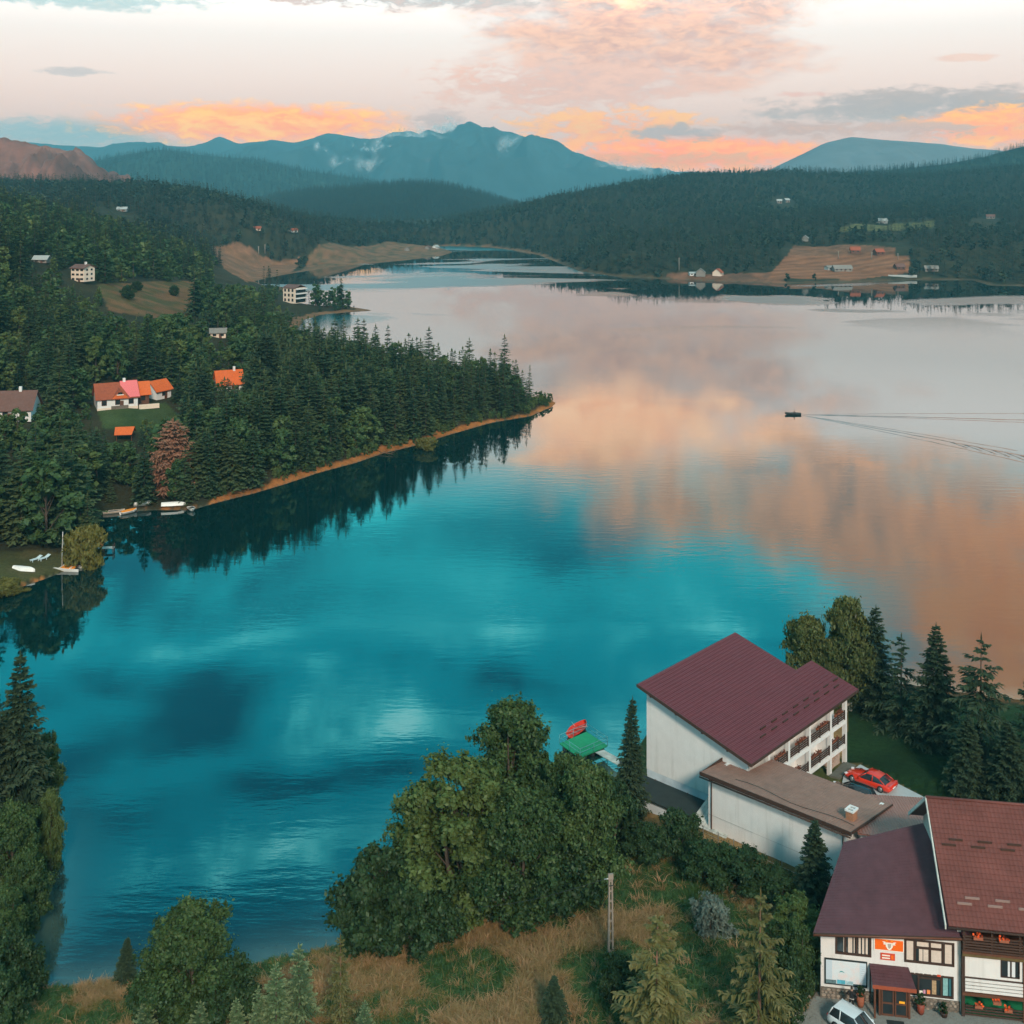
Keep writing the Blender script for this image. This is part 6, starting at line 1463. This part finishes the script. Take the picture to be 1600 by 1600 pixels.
def boat(name, label, loc, rz, L, W, H, mh, mi_, thwarts=2, cover=None, flip=False, cat='boat', tilt=0.0, group=None):
    e = empty(name, loc, rz, label, cat, group); e.rotation_euler = ((math.pi if flip else 0) + tilt, 0, rz)
    st_ = hull_pts(L, W, H); vs = []; fs = []
    for (x, wt_, wb, zk, zg) in st_: vs += [(x, -wt_, zg), (x, -wb * 1.15, zk + (zg - zk) * .35), (x, -wb * .5, zk), (x, wb * .5, zk), (x, wb * 1.15, zk + (zg - zk) * .35), (x, wt_, zg)]
    for i in range(len(st_) - 1):
        for k in range(5): fs.append((i * 6 + k, i * 6 + k + 1, (i + 1) * 6 + k + 1, (i + 1) * 6 + k))
    fs.append((0, 1, 2, 3, 4, 5)); fs.append(tuple((len(st_) - 1) * 6 + k for k in (5, 4, 3, 2, 1, 0)))
    hb = MB(); hb.add(vs, fs, 0, True); hb.build('hull', mh, e)
    iv = []; if_ = []
    for (x, wt_, wb, zk, zg) in st_[:-1]:
        g_ = .05 + .0 * x; iv += [(x + .05, -max(wt_ - g_, .01), zg - .005), (x + .05, -max(wb - g_, .01), zk + .10), (x + .05, max(wb - g_, .01), zk + .10), (x + .05, max(wt_ - g_, .01), zg - .005)]
    ns = len(st_) - 1
    for i in range(ns - 1):
        for k in range(3): if_.append((i * 4 + k, (i + 1) * 4 + k, (i + 1) * 4 + k + 1, i * 4 + k + 1))
    if not flip:
        ib = MB(); ib.add(iv, if_, 0, True); ib.build('inside', mi_, e)
        gb = MB(); gb.tube([(x, -wt_, zg) for (x, wt_, wb, zk, zg) in st_], .04, 5); gb.tube([(x, wt_, zg) for (x, wt_, wb, zk, zg) in st_], .04, 5); gb.tube([(st_[0][0], -st_[0][1], st_[0][4]), (st_[0][0], st_[0][1], st_[0][4])], .04, 5); gb.build('gunwale', mh, e)
        for k in range(thwarts):
            x = -L * .28 + k * L * .5 / max(1, thwarts - 1) if thwarts > 1 else 0; box_part('thwart', e, (x - .13, -W * .44, H * .66), (x + .13, W * .44, H * .72), mh)
    if cover:
        cv = []; cf = []
        for (x, wt_, wb, zk, zg) in st_: cv += [(x, -wt_ * .96, zg + .03), (x, 0, zg + .03 + wt_ * .35), (x, wt_ * .96, zg + .03)]
        for i in range(len(st_) - 1):
            for k in range(2): cf.append((i * 3 + k, i * 3 + k + 1, (i + 1) * 3 + k + 1, (i + 1) * 3 + k))
        cb = MB(); cb.add(cv, cf, 0, True); cb.build('cover', cover, e)
    return e
def on_water(px_, py_, z=0): x, y, _ = G(px_, py_, z); return (x, y, z)
def by_shore(px_, py_, dz=0.0):
    x, y, z = G(px_, py_, .1); return (x, y, max(gz(x, y), 0) + dz)
boat('rowing_boat', 'long narrow orange and white rowing boat, leftmost of the moored boats', by_shore(178, 801, -.05), R(22), 4.0, 1.2, .5, m_cream, m_boatd, 2)
boat('rowing_boat', 'white boat with orange inside beside the leftmost rowing boat', by_shore(201, 801, -.03), R(48), 3.4, 1.5, .55, m_boatw, m_boato, 2, cover=m_boato)
boat('rowing_boat', 'white covered boat in the middle of the moored boats', by_shore(223, 794, .05), R(28), 3.2, 1.6, .6, m_boatw, m_boatd, 1, cover=m_boatw)
boat('rowing_boat', 'long pale boat lying upturned on the bank by the bush', by_shore(271, 793, .72), R(14), 4.6, 1.6, .6, m_boatw, m_boatd, flip=True)
boat('rowing_boat', 'small white boat with dark inside, rightmost of the moored boats', by_shore(299, 797, .0), R(-60), 2.6, 1.4, .5, m_boatw, m_boatd, 1)
lw = hit(38, 891); boat('dinghy', 'white dinghy lying upturned on the left lawn', (lw[0], lw[1], lw[2] + .55), R(-14), 4.0, 1.45, .55, m_boatw, m_boatd, flip=True)
for k, (px_, py_) in enumerate(((56, 877), (69, 875))):
    x, y, z = hit(px_, py_); e = empty('sun_lounger', (x, y, z), R(58), ('left' if k == 0 else 'right') + ' pale blue sun lounger on the left lawn', 'sun lounger', 'sun loungers on the lawn')
    mlo = mat('pale_blue_plastic', (.55, .68, .72), .6)
    box_part('seat', e, (-.95, -.33, .28), (.35, .33, .36), mlo)
    MB().hexa([(.35, -.33, .28), (1.05, -.33, .60), (1.05, .33, .60), (.35, .33, .28)], [(.33, -.33, .36), (1.0, -.33, .68), (1.0, .33, .68), (.33, .33, .36)]).build('backrest', mlo, e)
    for sx in (-.8, .25):
        for sy in (-.28, .28): box_part('leg', e, (sx - .04, sy - .04, -.05), (sx + .04, sy + .04, .28), mlo)
# catamaran
cpos = on_water(105, 890); ct = empty('catamaran', (cpos[0], cpos[1], 0), R(-6), 'small white catamaran with mast and orange trampoline at the lawn edge', 'catamaran')
for sy, nm in ((-.95, 0), (.95, 1)):
    h_ = MB(); vs = []; fs = []
    for i in range(9):
        t_ = i / 8; x = -2.4 + 4.8 * t_; w2 = .22 * (math.sin(math.pi * (.12 + .80 * t_)) ** .6); up_ = .22 * (1 - t_) ** 3
        vs += [(x, sy - w2, .42 + up_), (x, sy, -.12 + up_ * 1.3), (x, sy + w2, .42 + up_)]
    for i in range(8):
        for k in range(3): fs.append((i * 3 + k, i * 3 + (k + 1) % 3, (i + 1) * 3 + (k + 1) % 3, (i + 1) * 3 + k))
    fs += [(2, 1, 0), (24, 25, 26)]; h_.add(vs, fs); h_.build('hull', m_boatw, ct)
for x in (-.9, .9): box_part('crossbeam', ct, (x - .06, -.95, .46), (x + .06, .95, .58), m_boatw)
box_part('trampoline', ct, (-.80, -.80, .44), (1.6, .80, .50), m_boato)
MB().tube([(-.9, 0, .5), (-.85, 0, 3.5), (-.75, 0, 6.2)], [.07, .06, .04], 6).build('mast', m_boatw, ct)
for sy in (-.95, .95): MB().tube([(-.8, 0, 5.4), (-.6, sy, .55)], .015, 3).build('shroud', m_metal, ct)
# little jetty by the willow
j0 = on_water(150, 862); jt = empty('jetty', (j0[0], j0[1], 0), R(4), 'little pale plank jetty sticking out from the willow', 'jetty')
for k in range(12): box_part('plank', jt, (-.5 + k * .30, -.55, .62), (-.5 + k * .30 + .27, .55, .70), m_plank)
for x in (0, 1.6, 3.0):
    for sy in (-.45, .45): box_part('pile', jt, (x - .07, sy - .07, -1.2), (x + .07, sy + .07, .62 if x < 2.8 else 1.3), m_wood)
# fishing boat, man and wake
fx, fy, _ = on_water(1239, 648)
boat('fishing_boat', 'small dark motorboat crossing the lake with a wake behind it', (fx, fy, -.12), R(176), 4.4, 1.5, .6, m_boatd, m_boatd, 2)
# ------------------------------------------------------------------ floating platform with green deck
pc = [(5.3, 128.4), (7.4, 125.2), (10.6, 127.9), (8.5, 131.2)]
pf = empty('floating_platform', (0, 0, 0), 0, 'floating swimming platform with green deck and thin railing', 'platform')
MB().prism([(x, y, .42) for x, y in pc], (0, 0, .13)).build('deck', mat('green_deck', (.012, .26, .12), .8, 2, .15), pf)
cxp, cyp = np.mean(pc, 0)
for k in range(4):
    a, b = Vector((*pc[k], 0)), Vector((*pc[(k + 1) % 4], 0)); 
    for f0 in (.15, .5, .85):
        q_ = a.lerp(b, f0); q_ = q_.lerp(Vector((cxp, cyp, 0)), .12); MB().tube([(q_.x, q_.y, -.25), (q_.x, q_.y, .42)], .28, 8).build('float', m_black, pf)
m_tealrail = mat('teal_painted_steel', (.10, .30, .33), .5)
for k in range(4):
    a, b = Vector((*pc[k], 0)), Vector((*pc[(k + 1) % 4], 0)); 
    for f0 in (0, .5): q_ = a.lerp(b, f0); MB().tube([(q_.x, q_.y, .55), (q_.x, q_.y, 1.5)], .035, 5).build('rail_post', m_tealrail, pf)
    if k != 3 or True:
        for zz in (1.05, 1.48): MB().tube([(a.x, a.y, zz), (b.x, b.y, zz)], .028, 5).build('rail', m_tealrail, pf)
gp = empty('gangway', (0, 0, 0), 0, 'short white gangway from the platform to the shore', 'gangway')
ga, gb_ = Vector((9.6, 126.4, .6)), Vector((11.9, 122.6, 1.0))
dv = (gb_ - ga); nd = Vector((-dv.y, dv.x, 0)).normalized() * .55
for k in range(9):
    q0, q1 = ga + dv * (k / 9), ga + dv * ((k + .9) / 9); MB().hexa([q0 - nd, q1 - nd, q1 + nd, q0 + nd], [v + Vector((0, 0, .07)) for v in (q0 - nd, q1 - nd, q1 + nd, q0 + nd)]).build('plank', m_plank, gp)
rb = boat('rowing_boat', 'red rowing boat with oars tied to the floating platform', (*on_water(903, 1143)[:2], .05), R(60), 3.8, 1.6, .42, m_boatr, mat('dark_red_inside', (.55, .035, .018), .6, 4, .2), 3)
for sy in (-1, 1): MB().tube([(-.2, sy * .3, .58), (.5, sy * 1.05, .62)], .03, 5).build('oar', m_plank, rb)

# wake: low ridges of water spreading behind the boat
wk = MB()
def ripple(p0, p1, w, h, bend=0.0, n=40, f0=0.0, f1=1.0):
    p0, p1 = Vector(p0), Vector(p1); d_ = (p1 - p0); nv = Vector((-d_.y, d_.x, 0)).normalized(); vs = []; fs = []
    for i in range(n + 1):
        t_ = f0 + (f1 - f0) * i / n; c_ = p0 + d_ * t_ + nv * (bend * math.sin(math.pi * t_) + .18 * math.sin(t_ * 43) * t_); ww = w * (.35 + .9 * t_); hh = h * min(1, .35 + 4 * (i / n)) * (.75 + .25 * math.sin(t_ * 61))
        vs += [(c_.x - nv.x * ww, c_.y - nv.y * ww, .002), (c_.x, c_.y, hh), (c_.x + nv.x * ww, c_.y + nv.y * ww, .002)]
    for i in range(n): fs += [(i * 3, i * 3 + 1, i * 3 + 4, i * 3 + 3), (i * 3 + 1, i * 3 + 2, i * 3 + 5, i * 3 + 4)]
    wk.add(vs, fs, 0, True)
s0 = (fx + 1.6, fy, 0)
for ex, ey, w_, h_ in ((1620, 657, .5, .09), (1620, 661, .4, .06), (1620, 646, .35, .05), (1620, 716, .5, .08), (1600, 722, .4, .06), (1590, 704, .35, .05)):
    q_ = on_water(ex, ey); ripple(s0, (q_[0], q_[1], 0), w_, h_, .8)
for k in range(7):
    a_ = on_water(1478 + k * 22, 689 + k * 4.2); b_ = on_water(1512 + k * 22, 700 + k * 4.6); ripple((*a_[:2], 0), (*b_[:2], 0), .3, .10, .2, 12)
wo_ = wk.build('wake', wm); tag(wo_, 'spreading wake ripples behind the motorboat', kind='stuff')

# ------------------------------------------------------------------ people
def skin_body(name, joints, edges, rad, m_, parent, loc, rz, root=0):
    me = bpy.data.meshes.new(name); me.from_pydata([Vector(j) for j in joints], edges, []); me.update()
    o_ = link_mesh(name, me, m_, parent, loc, rz)
    md = o_.modifiers.new('skin', 'SKIN'); md.use_smooth_shade = True
    sv = me.skin_vertices[0].data if me.skin_vertices else None
    if sv is None:
        bm = bmesh.new(); bm.from_mesh(me); bm.verts.layers.skin.verify(); bm.to_mesh(me); bm.free(); sv = me.skin_vertices[0].data
    for i, r_ in enumerate(rad): sv[i].radius = r_ if isinstance(r_, tuple) else (r_, r_); sv[i].use_root = (i == root)
    s2 = o_.modifiers.new('sub', 'SUBSURF'); s2.levels = 1; s2.render_levels = 2
    return o_
def clothed(name, zc, top, bottom, skin, zbelt, belt):
    m_ = bpy.data.materials.new(name); m_.use_nodes = True; t = NT(m_.node_tree); p_ = t.n['Principled BSDF']; p_.inputs['Roughness'].default_value = .85
    tc_ = t.node('ShaderNodeTexCoord'); sp_ = t.node('ShaderNodeSeparateXYZ'); t.l.new(tc_.outputs['Object'], sp_.inputs[0]); z_ = sp_.outputs[2]
    c_ = t.mix(t.m('GREATER_THAN', z_, zbelt), (*bottom, 1), (*belt, 1)); c_ = t.mix(t.m('GREATER_THAN', z_, zbelt + .07), c_, (*top, 1)); c_ = t.mix(t.m('GREATER_THAN', z_, zc), c_, (*skin, 1))
    t.l.new(c_, p_.inputs['Base Color']); return m_
def person(label, loc, rz, pose='stand', k=1.0):
    e = empty('person', loc, rz, label, 'person'); e.scale = (k, k, k)
    if pose == 'stand':
        J = [(0, 0, .95), (0, 0, 1.15), (0, .01, 1.38), (0, 0, 1.50), (0, -.02, 1.62), (0, -.02, 1.72), (.19, 0, 1.40), (.40, .04, 1.18), (.22, -.16, 1.08), (-.19, 0, 1.40), (-.40, .04, 1.18), (-.22, -.16, 1.08), (.10, 0, .90), (.12, -.02, .48), (.13, 0, .08), (.15, -.16, .05), (-.10, 0, .90), (-.11, -.02, .48), (-.12, 0, .08), (-.14, -.16, .05)]
        E = [(0, 1), (1, 2), (2, 3), (3, 4), (4, 5), (2, 6), (6, 7), (7, 8), (2, 9), (9, 10), (10, 11), (0, 12), (12, 13), (13, 14), (14, 15), (0, 16), (16, 17), (17, 18), (18, 19)]
        rr_ = [(.17, .12), (.15, .11), (.18, .12), .055, .085, .075, .08, .06, .045, .08, .06, .045, .10, .075, .05, .04, .10, .075, .05, .04]
    else:
        J = [(0, 0, .12), (0, .03, .35), (0, .02, .58), (0, -.02, .70), (0, -.04, .82), (0, -.04, .92), (.19, 0, .58), (.28, -.12, .34), (.20, -.35, .30), (-.19, 0, .58), (-.30, .12, .34), (-.30, .38, .32), (.11, -.05, .12), (.14, -.45, .18), (.13, -.52, -.2), (-.11, -.05, .12), (-.14, -.45, .18), (-.13, -.52, -.2)]
        E = [(0, 1), (1, 2), (2, 3), (3, 4), (4, 5), (2, 6), (6, 7), (7, 8), (2, 9), (9, 10), (10, 11), (0, 12), (12, 13), (13, 14), (0, 15), (15, 16), (16, 17)]
        rr_ = [(.17, .13), (.16, .12), (.18, .12), .055, .085, .075, .08, .06, .045, .08, .06, .045, .10, .08, .05, .10, .08, .05]
    zc = 1.52 if pose == 'stand' else .71
    mm = clothed('clothes_' + pose, zc, (.012, .012, .014), (.010, .010, .012), (.42, .24, .17), .94 if pose == 'stand' else -1, (.5, .48, .46) if pose == 'stand' else (.012, .012, .014))
    skin_body('body', J, E, rr_, mm, e, None, None)
    zt = J[5][2]; hr_ = MB(); hr_.lathe([(.02, .085), (.07, .07), (.092, .02), (.09, -.03), (.05, -.06)], (0, J[5][1] + .018, zt - .02), 10); hr_.build('hair', mat('brown_hair', (.05, .03, .02), .7), e)
    return e
ppx = shop_pt(2.05, -1.25)
person('person in dark clothes standing with elbows out behind the pale car', (ppx[0], ppx[1], GZ), R(150))
person('person in dark clothes sitting in the motorboat', (fx + .35, fy, .22), R(85), 'sit', 1.15)
sp_ = hit(553, 483); person('tiny person in dark clothes standing on the far spit', sp_, 0, 'stand', 1.1)

# ------------------------------------------------------------------ cars
m_rubber = mat('tyre_rubber', (.02, .02, .022), .85, None); m_rim = mat('alloy_rim', (.35, .36, .37), .3, None, metal=.8)
m_light = mat('lamp_lens', (.75, .76, .78), .15, None); m_tail = mat('tail_lamp_red', (.5, .01, .01), .2, None)
m_plate = mat('number_plate', (.75, .75, .75), .5, None)
def car(label, loc, rz, L, W, H, paint, style, name='parked_car'):
    e = empty(name, loc, rz, label, 'car')
    # stations along x (rear -> front): (t, z_low, z_belt, half width factor, roof z or None, roof half width)
    if style == 'coupe':
        ST = [(0, .34, .66, .80, None), (.03, .22, .74, .92, None), (.12, .18, .78, .98, None), (.25, .16, .74, 1, None), (.45, .16, .68, .97, None), (.62, .16, .66, .97, None), (.74, .17, .66, 1, None), (.86, .18, .58, .97, None), (.95, .20, .48, .88, None), (1, .28, .40, .70, None)]
        CB = [(.10, .0), (.24, .75), (.38, 1.0), (.52, .92), (.68, .0)]
    else:
        ST = [(0, .36, .62, .86, None), (.02, .26, .80, .95, None), (.10, .2, .86, 1, None), (.25, .18, .86, 1, None), (.5, .18, .84, 1, None), (.68, .18, .82, 1, None), (.8, .18, .76, .99, None), (.92, .2, .68, .95, None), (.98, .24, .58, .86, None), (1, .3, .48, .78, None)]
        CB = [(.015, .0), (.10, .92), (.25, 1.0), (.52, .98), (.76, .0)]
    vs = []; fs = []; ns = len(ST)
    for t_, zl, zb, wf, _ in ST:
        x = -L / 2 + L * t_; w2 = W / 2 * wf; zb *= H / 1.25 if style == 'coupe' else H / 1.48; zl *= 1
        vs += [(x, -w2 * .9, zl), (x, -w2, zl + (zb - zl) * .35), (x, -w2 * .985, zl + (zb - zl) * .75), (x, -w2 * .88, zb), (x, 0, zb + .03), (x, w2 * .88, zb), (x, w2 * .985, zl + (zb - zl) * .75), (x, w2, zl + (zb - zl) * .35), (x, w2 * .9, zl)]
    for i in range(ns - 1):
        for k in range(8): fs.append((i * 9 + k, i * 9 + k + 1, (i + 1) * 9 + k + 1, (i + 1) * 9 + k))
        fs.append((i * 9 + 8, i * 9, (i + 1) * 9, (i + 1) * 9 + 8))
    fs += [tuple(range(9))[::-1], tuple(range((ns - 1) * 9, ns * 9))]
    bm_ = MB(); bm_.add(vs, [f[::-1] for f in fs], 0, True); bm_.build('body', paint, e)
    # cabin: glass house with a painted roof and pillars
    def belt(t_):
        for (a, b_) in zip(ST[:-1], ST[1:]):
            if a[0] <= t_ <= b_[0]: q_ = (t_ - a[0]) / (b_[0] - a[0]); return (a[2] + (b_[2] - a[2]) * q_) * (H / 1.25 if style == 'coupe' else H / 1.48), (a[3] + (b_[3] - a[3]) * q_) * W / 2
    vs = []; fs = []; roof = []; rf = []
    for i, (t_, k) in enumerate(CB):
        zb, w2 = belt(t_); x = -L / 2 + L * t_; zt = zb + (H - zb) * k; wr = w2 * (.86 - .16 * k)
        vs += [(x, -w2 * .87, zb - .02), (x, -wr, zt), (x, wr, zt), (x, w2 * .87, zb - .02)]
    for i in range(len(CB) - 1):
        for k in range(3): fs.append((i * 4 + k, (i + 1) * 4 + k, (i + 1) * 4 + k + 1, i * 4 + k + 1))
    gl_ = MB(); gl_.add(vs, fs, 0, True); gl_.build('windows', m_glass, e)
    a, b_ = (1, 3) if style != 'coupe' else (1, 3)
    rv = []
    for i in range(a, b_ + 1):
        p_, q_ = vs[i * 4 + 1], vs[i * 4 + 2]; rv += [(p_[0], p_[1] * 1.01, p_[2] - .03), (p_[0], p_[1] * .93, p_[2] + .022), (p_[0], 0, p_[2] + .045), (q_[0], q_[1] * .93, q_[2] + .022), (q_[0], q_[1] * 1.01, q_[2] - .03)]
    rfs = [(i * 5 + k, i * 5 + k + 1, (i + 1) * 5 + k + 1, (i + 1) * 5 + k) for i in range(b_ - a) for k in range(4)]
    ro_ = MB(); ro_.add(rv, [f[::-1] for f in rfs], 0, True); ro_.build('roof_panel', paint, e)
    for sy in (0, 3):
        for i0, i1 in ((0, 1), (3, 4), (2, 2)):
            if i0 == i1: p_ = Vector(vs[i0 * 4 + sy]); q_ = Vector(vs[i0 * 4 + (1 if sy == 0 else 2)])
            else:
                p_, q_ = (Vector(vs[i0 * 4 + sy]), Vector(vs[i1 * 4 + (1 if sy == 0 else 2)])) if i0 == 0 else (Vector(vs[i1 * 4 + sy]), Vector(vs[i0 * 4 + (1 if sy == 0 else 2)]))
            MB().tube([p_, q_], .045, 5).build('pillar', paint, e)
    for t_ in (.19, .80):
        for sy in (-1, 1):
            x = -L / 2 + L * t_; r_ = .33
            wh_ = empty('wheel', (x, sy * (W / 2 - .10), r_)); wh_.parent = e
            ty = MB(); ty.tube([(0, -.11, 0), (0, .11, 0)], r_, 18); ty.build('tyre', m_rubber, wh_)
            ri = MB(); ri.tube([(0, sy * .112, 0), (0, sy * .125, 0)], r_ * .66, 12); ri.build('rim', m_rim, wh_)
    for sy in (-1, 1):
        x = L / 2; zz = ST[-2][2] * (H / 1.25 if style == 'coupe' else H / 1.48)
        MB().box((x - L * .045, sy * W * .33, zz + .0), (.28, .32, .10), -sy * .5).build('headlight', m_light, e)
        MB().box((-L / 2 + .02, sy * W * .33, .62 * H / 1.25), (.08, .30, .10)).build('tail_light', m_tail, e)
        zb, w2 = belt(.62); MB().box((-L / 2 + L * .63, sy * (w2 + .06), zb + .05), (.14, .2, .12)).build('mirror', paint, e)
    MB().box((-L / 2 - .015, 0, .48), (.03, .5, .11)).build('plate', m_plate, e)
    if style == 'coupe':
        sp2 = MB(); sp2.box((-L / 2 + .14, 0, .80 * H / 1.25), (.22, W * .82, .04)); sp2.build('spoiler', paint, e)
        zb, w2 = belt(.2); box_part('rear_vent', e, (-L / 2 + L * .10, -.32, zb - .02), (-L / 2 + L * .22, .32, zb + .055), m_black)
    return e
m_redcar = mat('red_car_paint', (.66, .035, .012), .22, None, spec=.5, coat=.6); m_whitecar = mat('pale_car_paint', (.60, .68, .72), .25, None, spec=.5, coat=.5); m_darkcar = mat('black_car_paint', (.015, .017, .02), .2, None, spec=.5, coat=.6)
rc = G(1360, 1224, 1.67)
car('red sports coupe parked on the concrete pad behind the annex', (rc[0], rc[1], 1.67), math.atan2(.70, -.71), 5.1, 2.1, 1.3, m_redcar, 'coupe')
dc = G(1331, 1246, 1.67)
car('black car half hidden by the link roof beside the red coupe', (dc[0], dc[1], 1.67), math.atan2(.66, -.75), 4.6, 1.85, 1.42, m_darkcar, 'hatch')
wc = shop_pt(2.2, -3.6)
car('pale hatchback cut by the bottom edge in front of the shop', (wc[0], wc[1], GZ + .0), math.atan2(-1.77, 1.54), 4.1, 1.75, 1.46, m_whitecar, 'hatch')

# ------------------------------------------------------------------ odds and ends
lx, ly, lz = hit(1497, 1246); e = empty('garden_lamp', (lx, ly, lz), 0, 'square garden lamp post on the lawn above the tiled roof', 'lamp')
box_part('post', e, (-.30, -.14, -.2), (.30, .14, 1.6), m_black); box_part('lamp_head', e, (-.42, -.3, 1.6), (.42, .3, 1.85), mat('green_grey_metal', (.25, .32, .29), .6))
# wire fence along the annex wall foot
fe = empty('wire_fence', (GO[0], GO[1], 0), GR, 'thin wire fence running along the foot of the annex wall', 'fence')
for k in range(9): box_part('post', fe, (-4.2, 2.5 - k * 1.6 - .03, 2.0), (-4.14, 2.5 - k * 1.6 + .03, 4.3), m_metal)
for z_ in (3.2, 3.7, 4.2): MB().tube([(-4.17, 2.5, z_), (-4.17, -10.3, z_)], .014, 4).build('wire', m_metal, fe)
# driftwood snag lying in the water under the peninsula bank
sn = hit(596, 711); e = empty('fallen_branch', (sn[0], sn[1], .15), R(-15), 'bare fallen branch reaching from the peninsula bank into the water', 'branch')
MB().tube([(-2, 1.5, .6), (0, 0, .25), (3.2, -.6, .12)], [.14, .1, .03], 5).build('stem', m_deadbark, e)
for k in range(7): a_ = -1 + k * .6; MB().tube([(a_, .6 - k * .15, .3), (a_ + .7, .9 - (k % 2) * 2.0, .5)], [.05, .015], 4).build('twig', m_deadbark, e)
# ------------------------------------------------------------------ haze: one closed box of thin even air
hm = bpy.data.materials.new('valley_haze'); hm.use_nodes = True
t = NT(hm.node_tree); t.n.clear()
pv = t.node('ShaderNodeVolumePrincipled'); pv.inputs['Color'].default_value = (0.27, 0.80, 1.0, 1); pv.inputs['Density'].default_value = 0.00011; pv.inputs['Anisotropy'].default_value = 0.0
o = t.node('ShaderNodeOutputMaterial'); t.l.new(pv.outputs[0], o.inputs['Volume'])
hz = MB().bb((-12000, -400, -12), (12000, 7600, 490)).build('haze', hm)
tag(hz, 'thin blue evening haze filling the valley', kind='stuff')

# ------------------------------------------------------------------ cloud wisps on the far range, mist at its foot: clusters of soft puffs
mm_ = bpy.data.materials.new('cloudmist'); mm_.use_nodes = True; t = NT(mm_.node_tree); t.n.clear()
at = t.node('ShaderNodeAttribute', attribute_name='puff'); df = t.node('ShaderNodeBsdfDiffuse'); df.inputs[0].default_value = (.9, .86, .86, 1); tl = t.node('ShaderNodeBsdfTranslucent'); tl.inputs[0].default_value = (.9, .86, .86, 1)
m1 = t.node('ShaderNodeMixShader'); t.l.new(df.outputs[0], m1.inputs[1]); t.l.new(tl.outputs[0], m1.inputs[2]); tp = t.node('ShaderNodeBsdfTransparent'); m2 = t.node('ShaderNodeMixShader')
t.l.new(t.m('MULTIPLY', t.m('POWER', at.outputs['Fac'], 1.6), .42), m2.inputs[0]); t.l.new(tp.outputs[0], m2.inputs[1]); t.l.new(m1.outputs[0], m2.inputs[2]); o = t.node('ShaderNodeOutputMaterial'); t.l.new(m2.outputs[0], o.inputs[0])
def cloudmist(label, px, py, rx, ry, n, seed, Y0=6300, size=26):
    rg = np.random.default_rng(seed); c_ = np.array(PY(px, py, Y0)); sc = Y0 / F; V = []; Fc = []; A = []
    for i in range(n):
        q = rg.normal(0, .42, 3) * np.array([rx * sc, 140, ry * sc]); q[2] += .25 * ry * sc * math.sin(q[0] / (rx * sc) * 4 + seed)
        r = size * sc * rg.uniform(.35, 1.0) * (1 - .5 * min(1, abs(q[0]) / (rx * sc))); a = rg.normal(size=3); a[1] *= .3; a /= np.linalg.norm(a); b = np.cross(a, rg.normal(size=3)); b /= np.linalg.norm(b)
        k0 = len(V); V.append(q); A.append(1.0)
        for k in range(8): V.append(q + (a * math.cos(k * .7854) + b * math.sin(k * .7854) * .6) * r); A.append(0.0)
        Fc += [(k0, k0 + 1 + k, k0 + 1 + (k + 1) % 8) for k in range(8)]
    o_ = link_mesh('cloudmist', np_mesh('cloudmist', np.array(V), [np.array(Fc)], attrs={'puff': np.array(A)}), mm_, None, tuple(c_)); tag(o_, label, kind='stuff')
cloudmist('cloud wisp trailing from the right of the highest summit', 790, 232, 70, 14, 70, 1)
cloudmist('cloud bank on the shoulder left of the highest summit', 650, 222, 90, 14, 80, 2)
cloudmist('low mist lying along the foot of the far range', 800, 262, 170, 10, 90, 3, 6000)
cloudmist('small cloud wisp in the saddle of the far range', 500, 238, 14, 18, 20, 4, 6000, 16)
cloudmist('small cloud wisp below the pale summit ridge', 585, 232, 34, 8, 26, 5, 6000, 16)
cloudmist('pale valley mist below the middle of the far range', 620, 256, 150, 9, 80, 6, 5900, 30)
cloudmist('pale valley mist at the right end of the far range', 960, 266, 120, 8, 70, 7, 5900, 30)
cloudmist('cloud cap clinging to the shoulder beside the highest summit', 700, 205, 40, 12, 60, 8, 6500, 22)
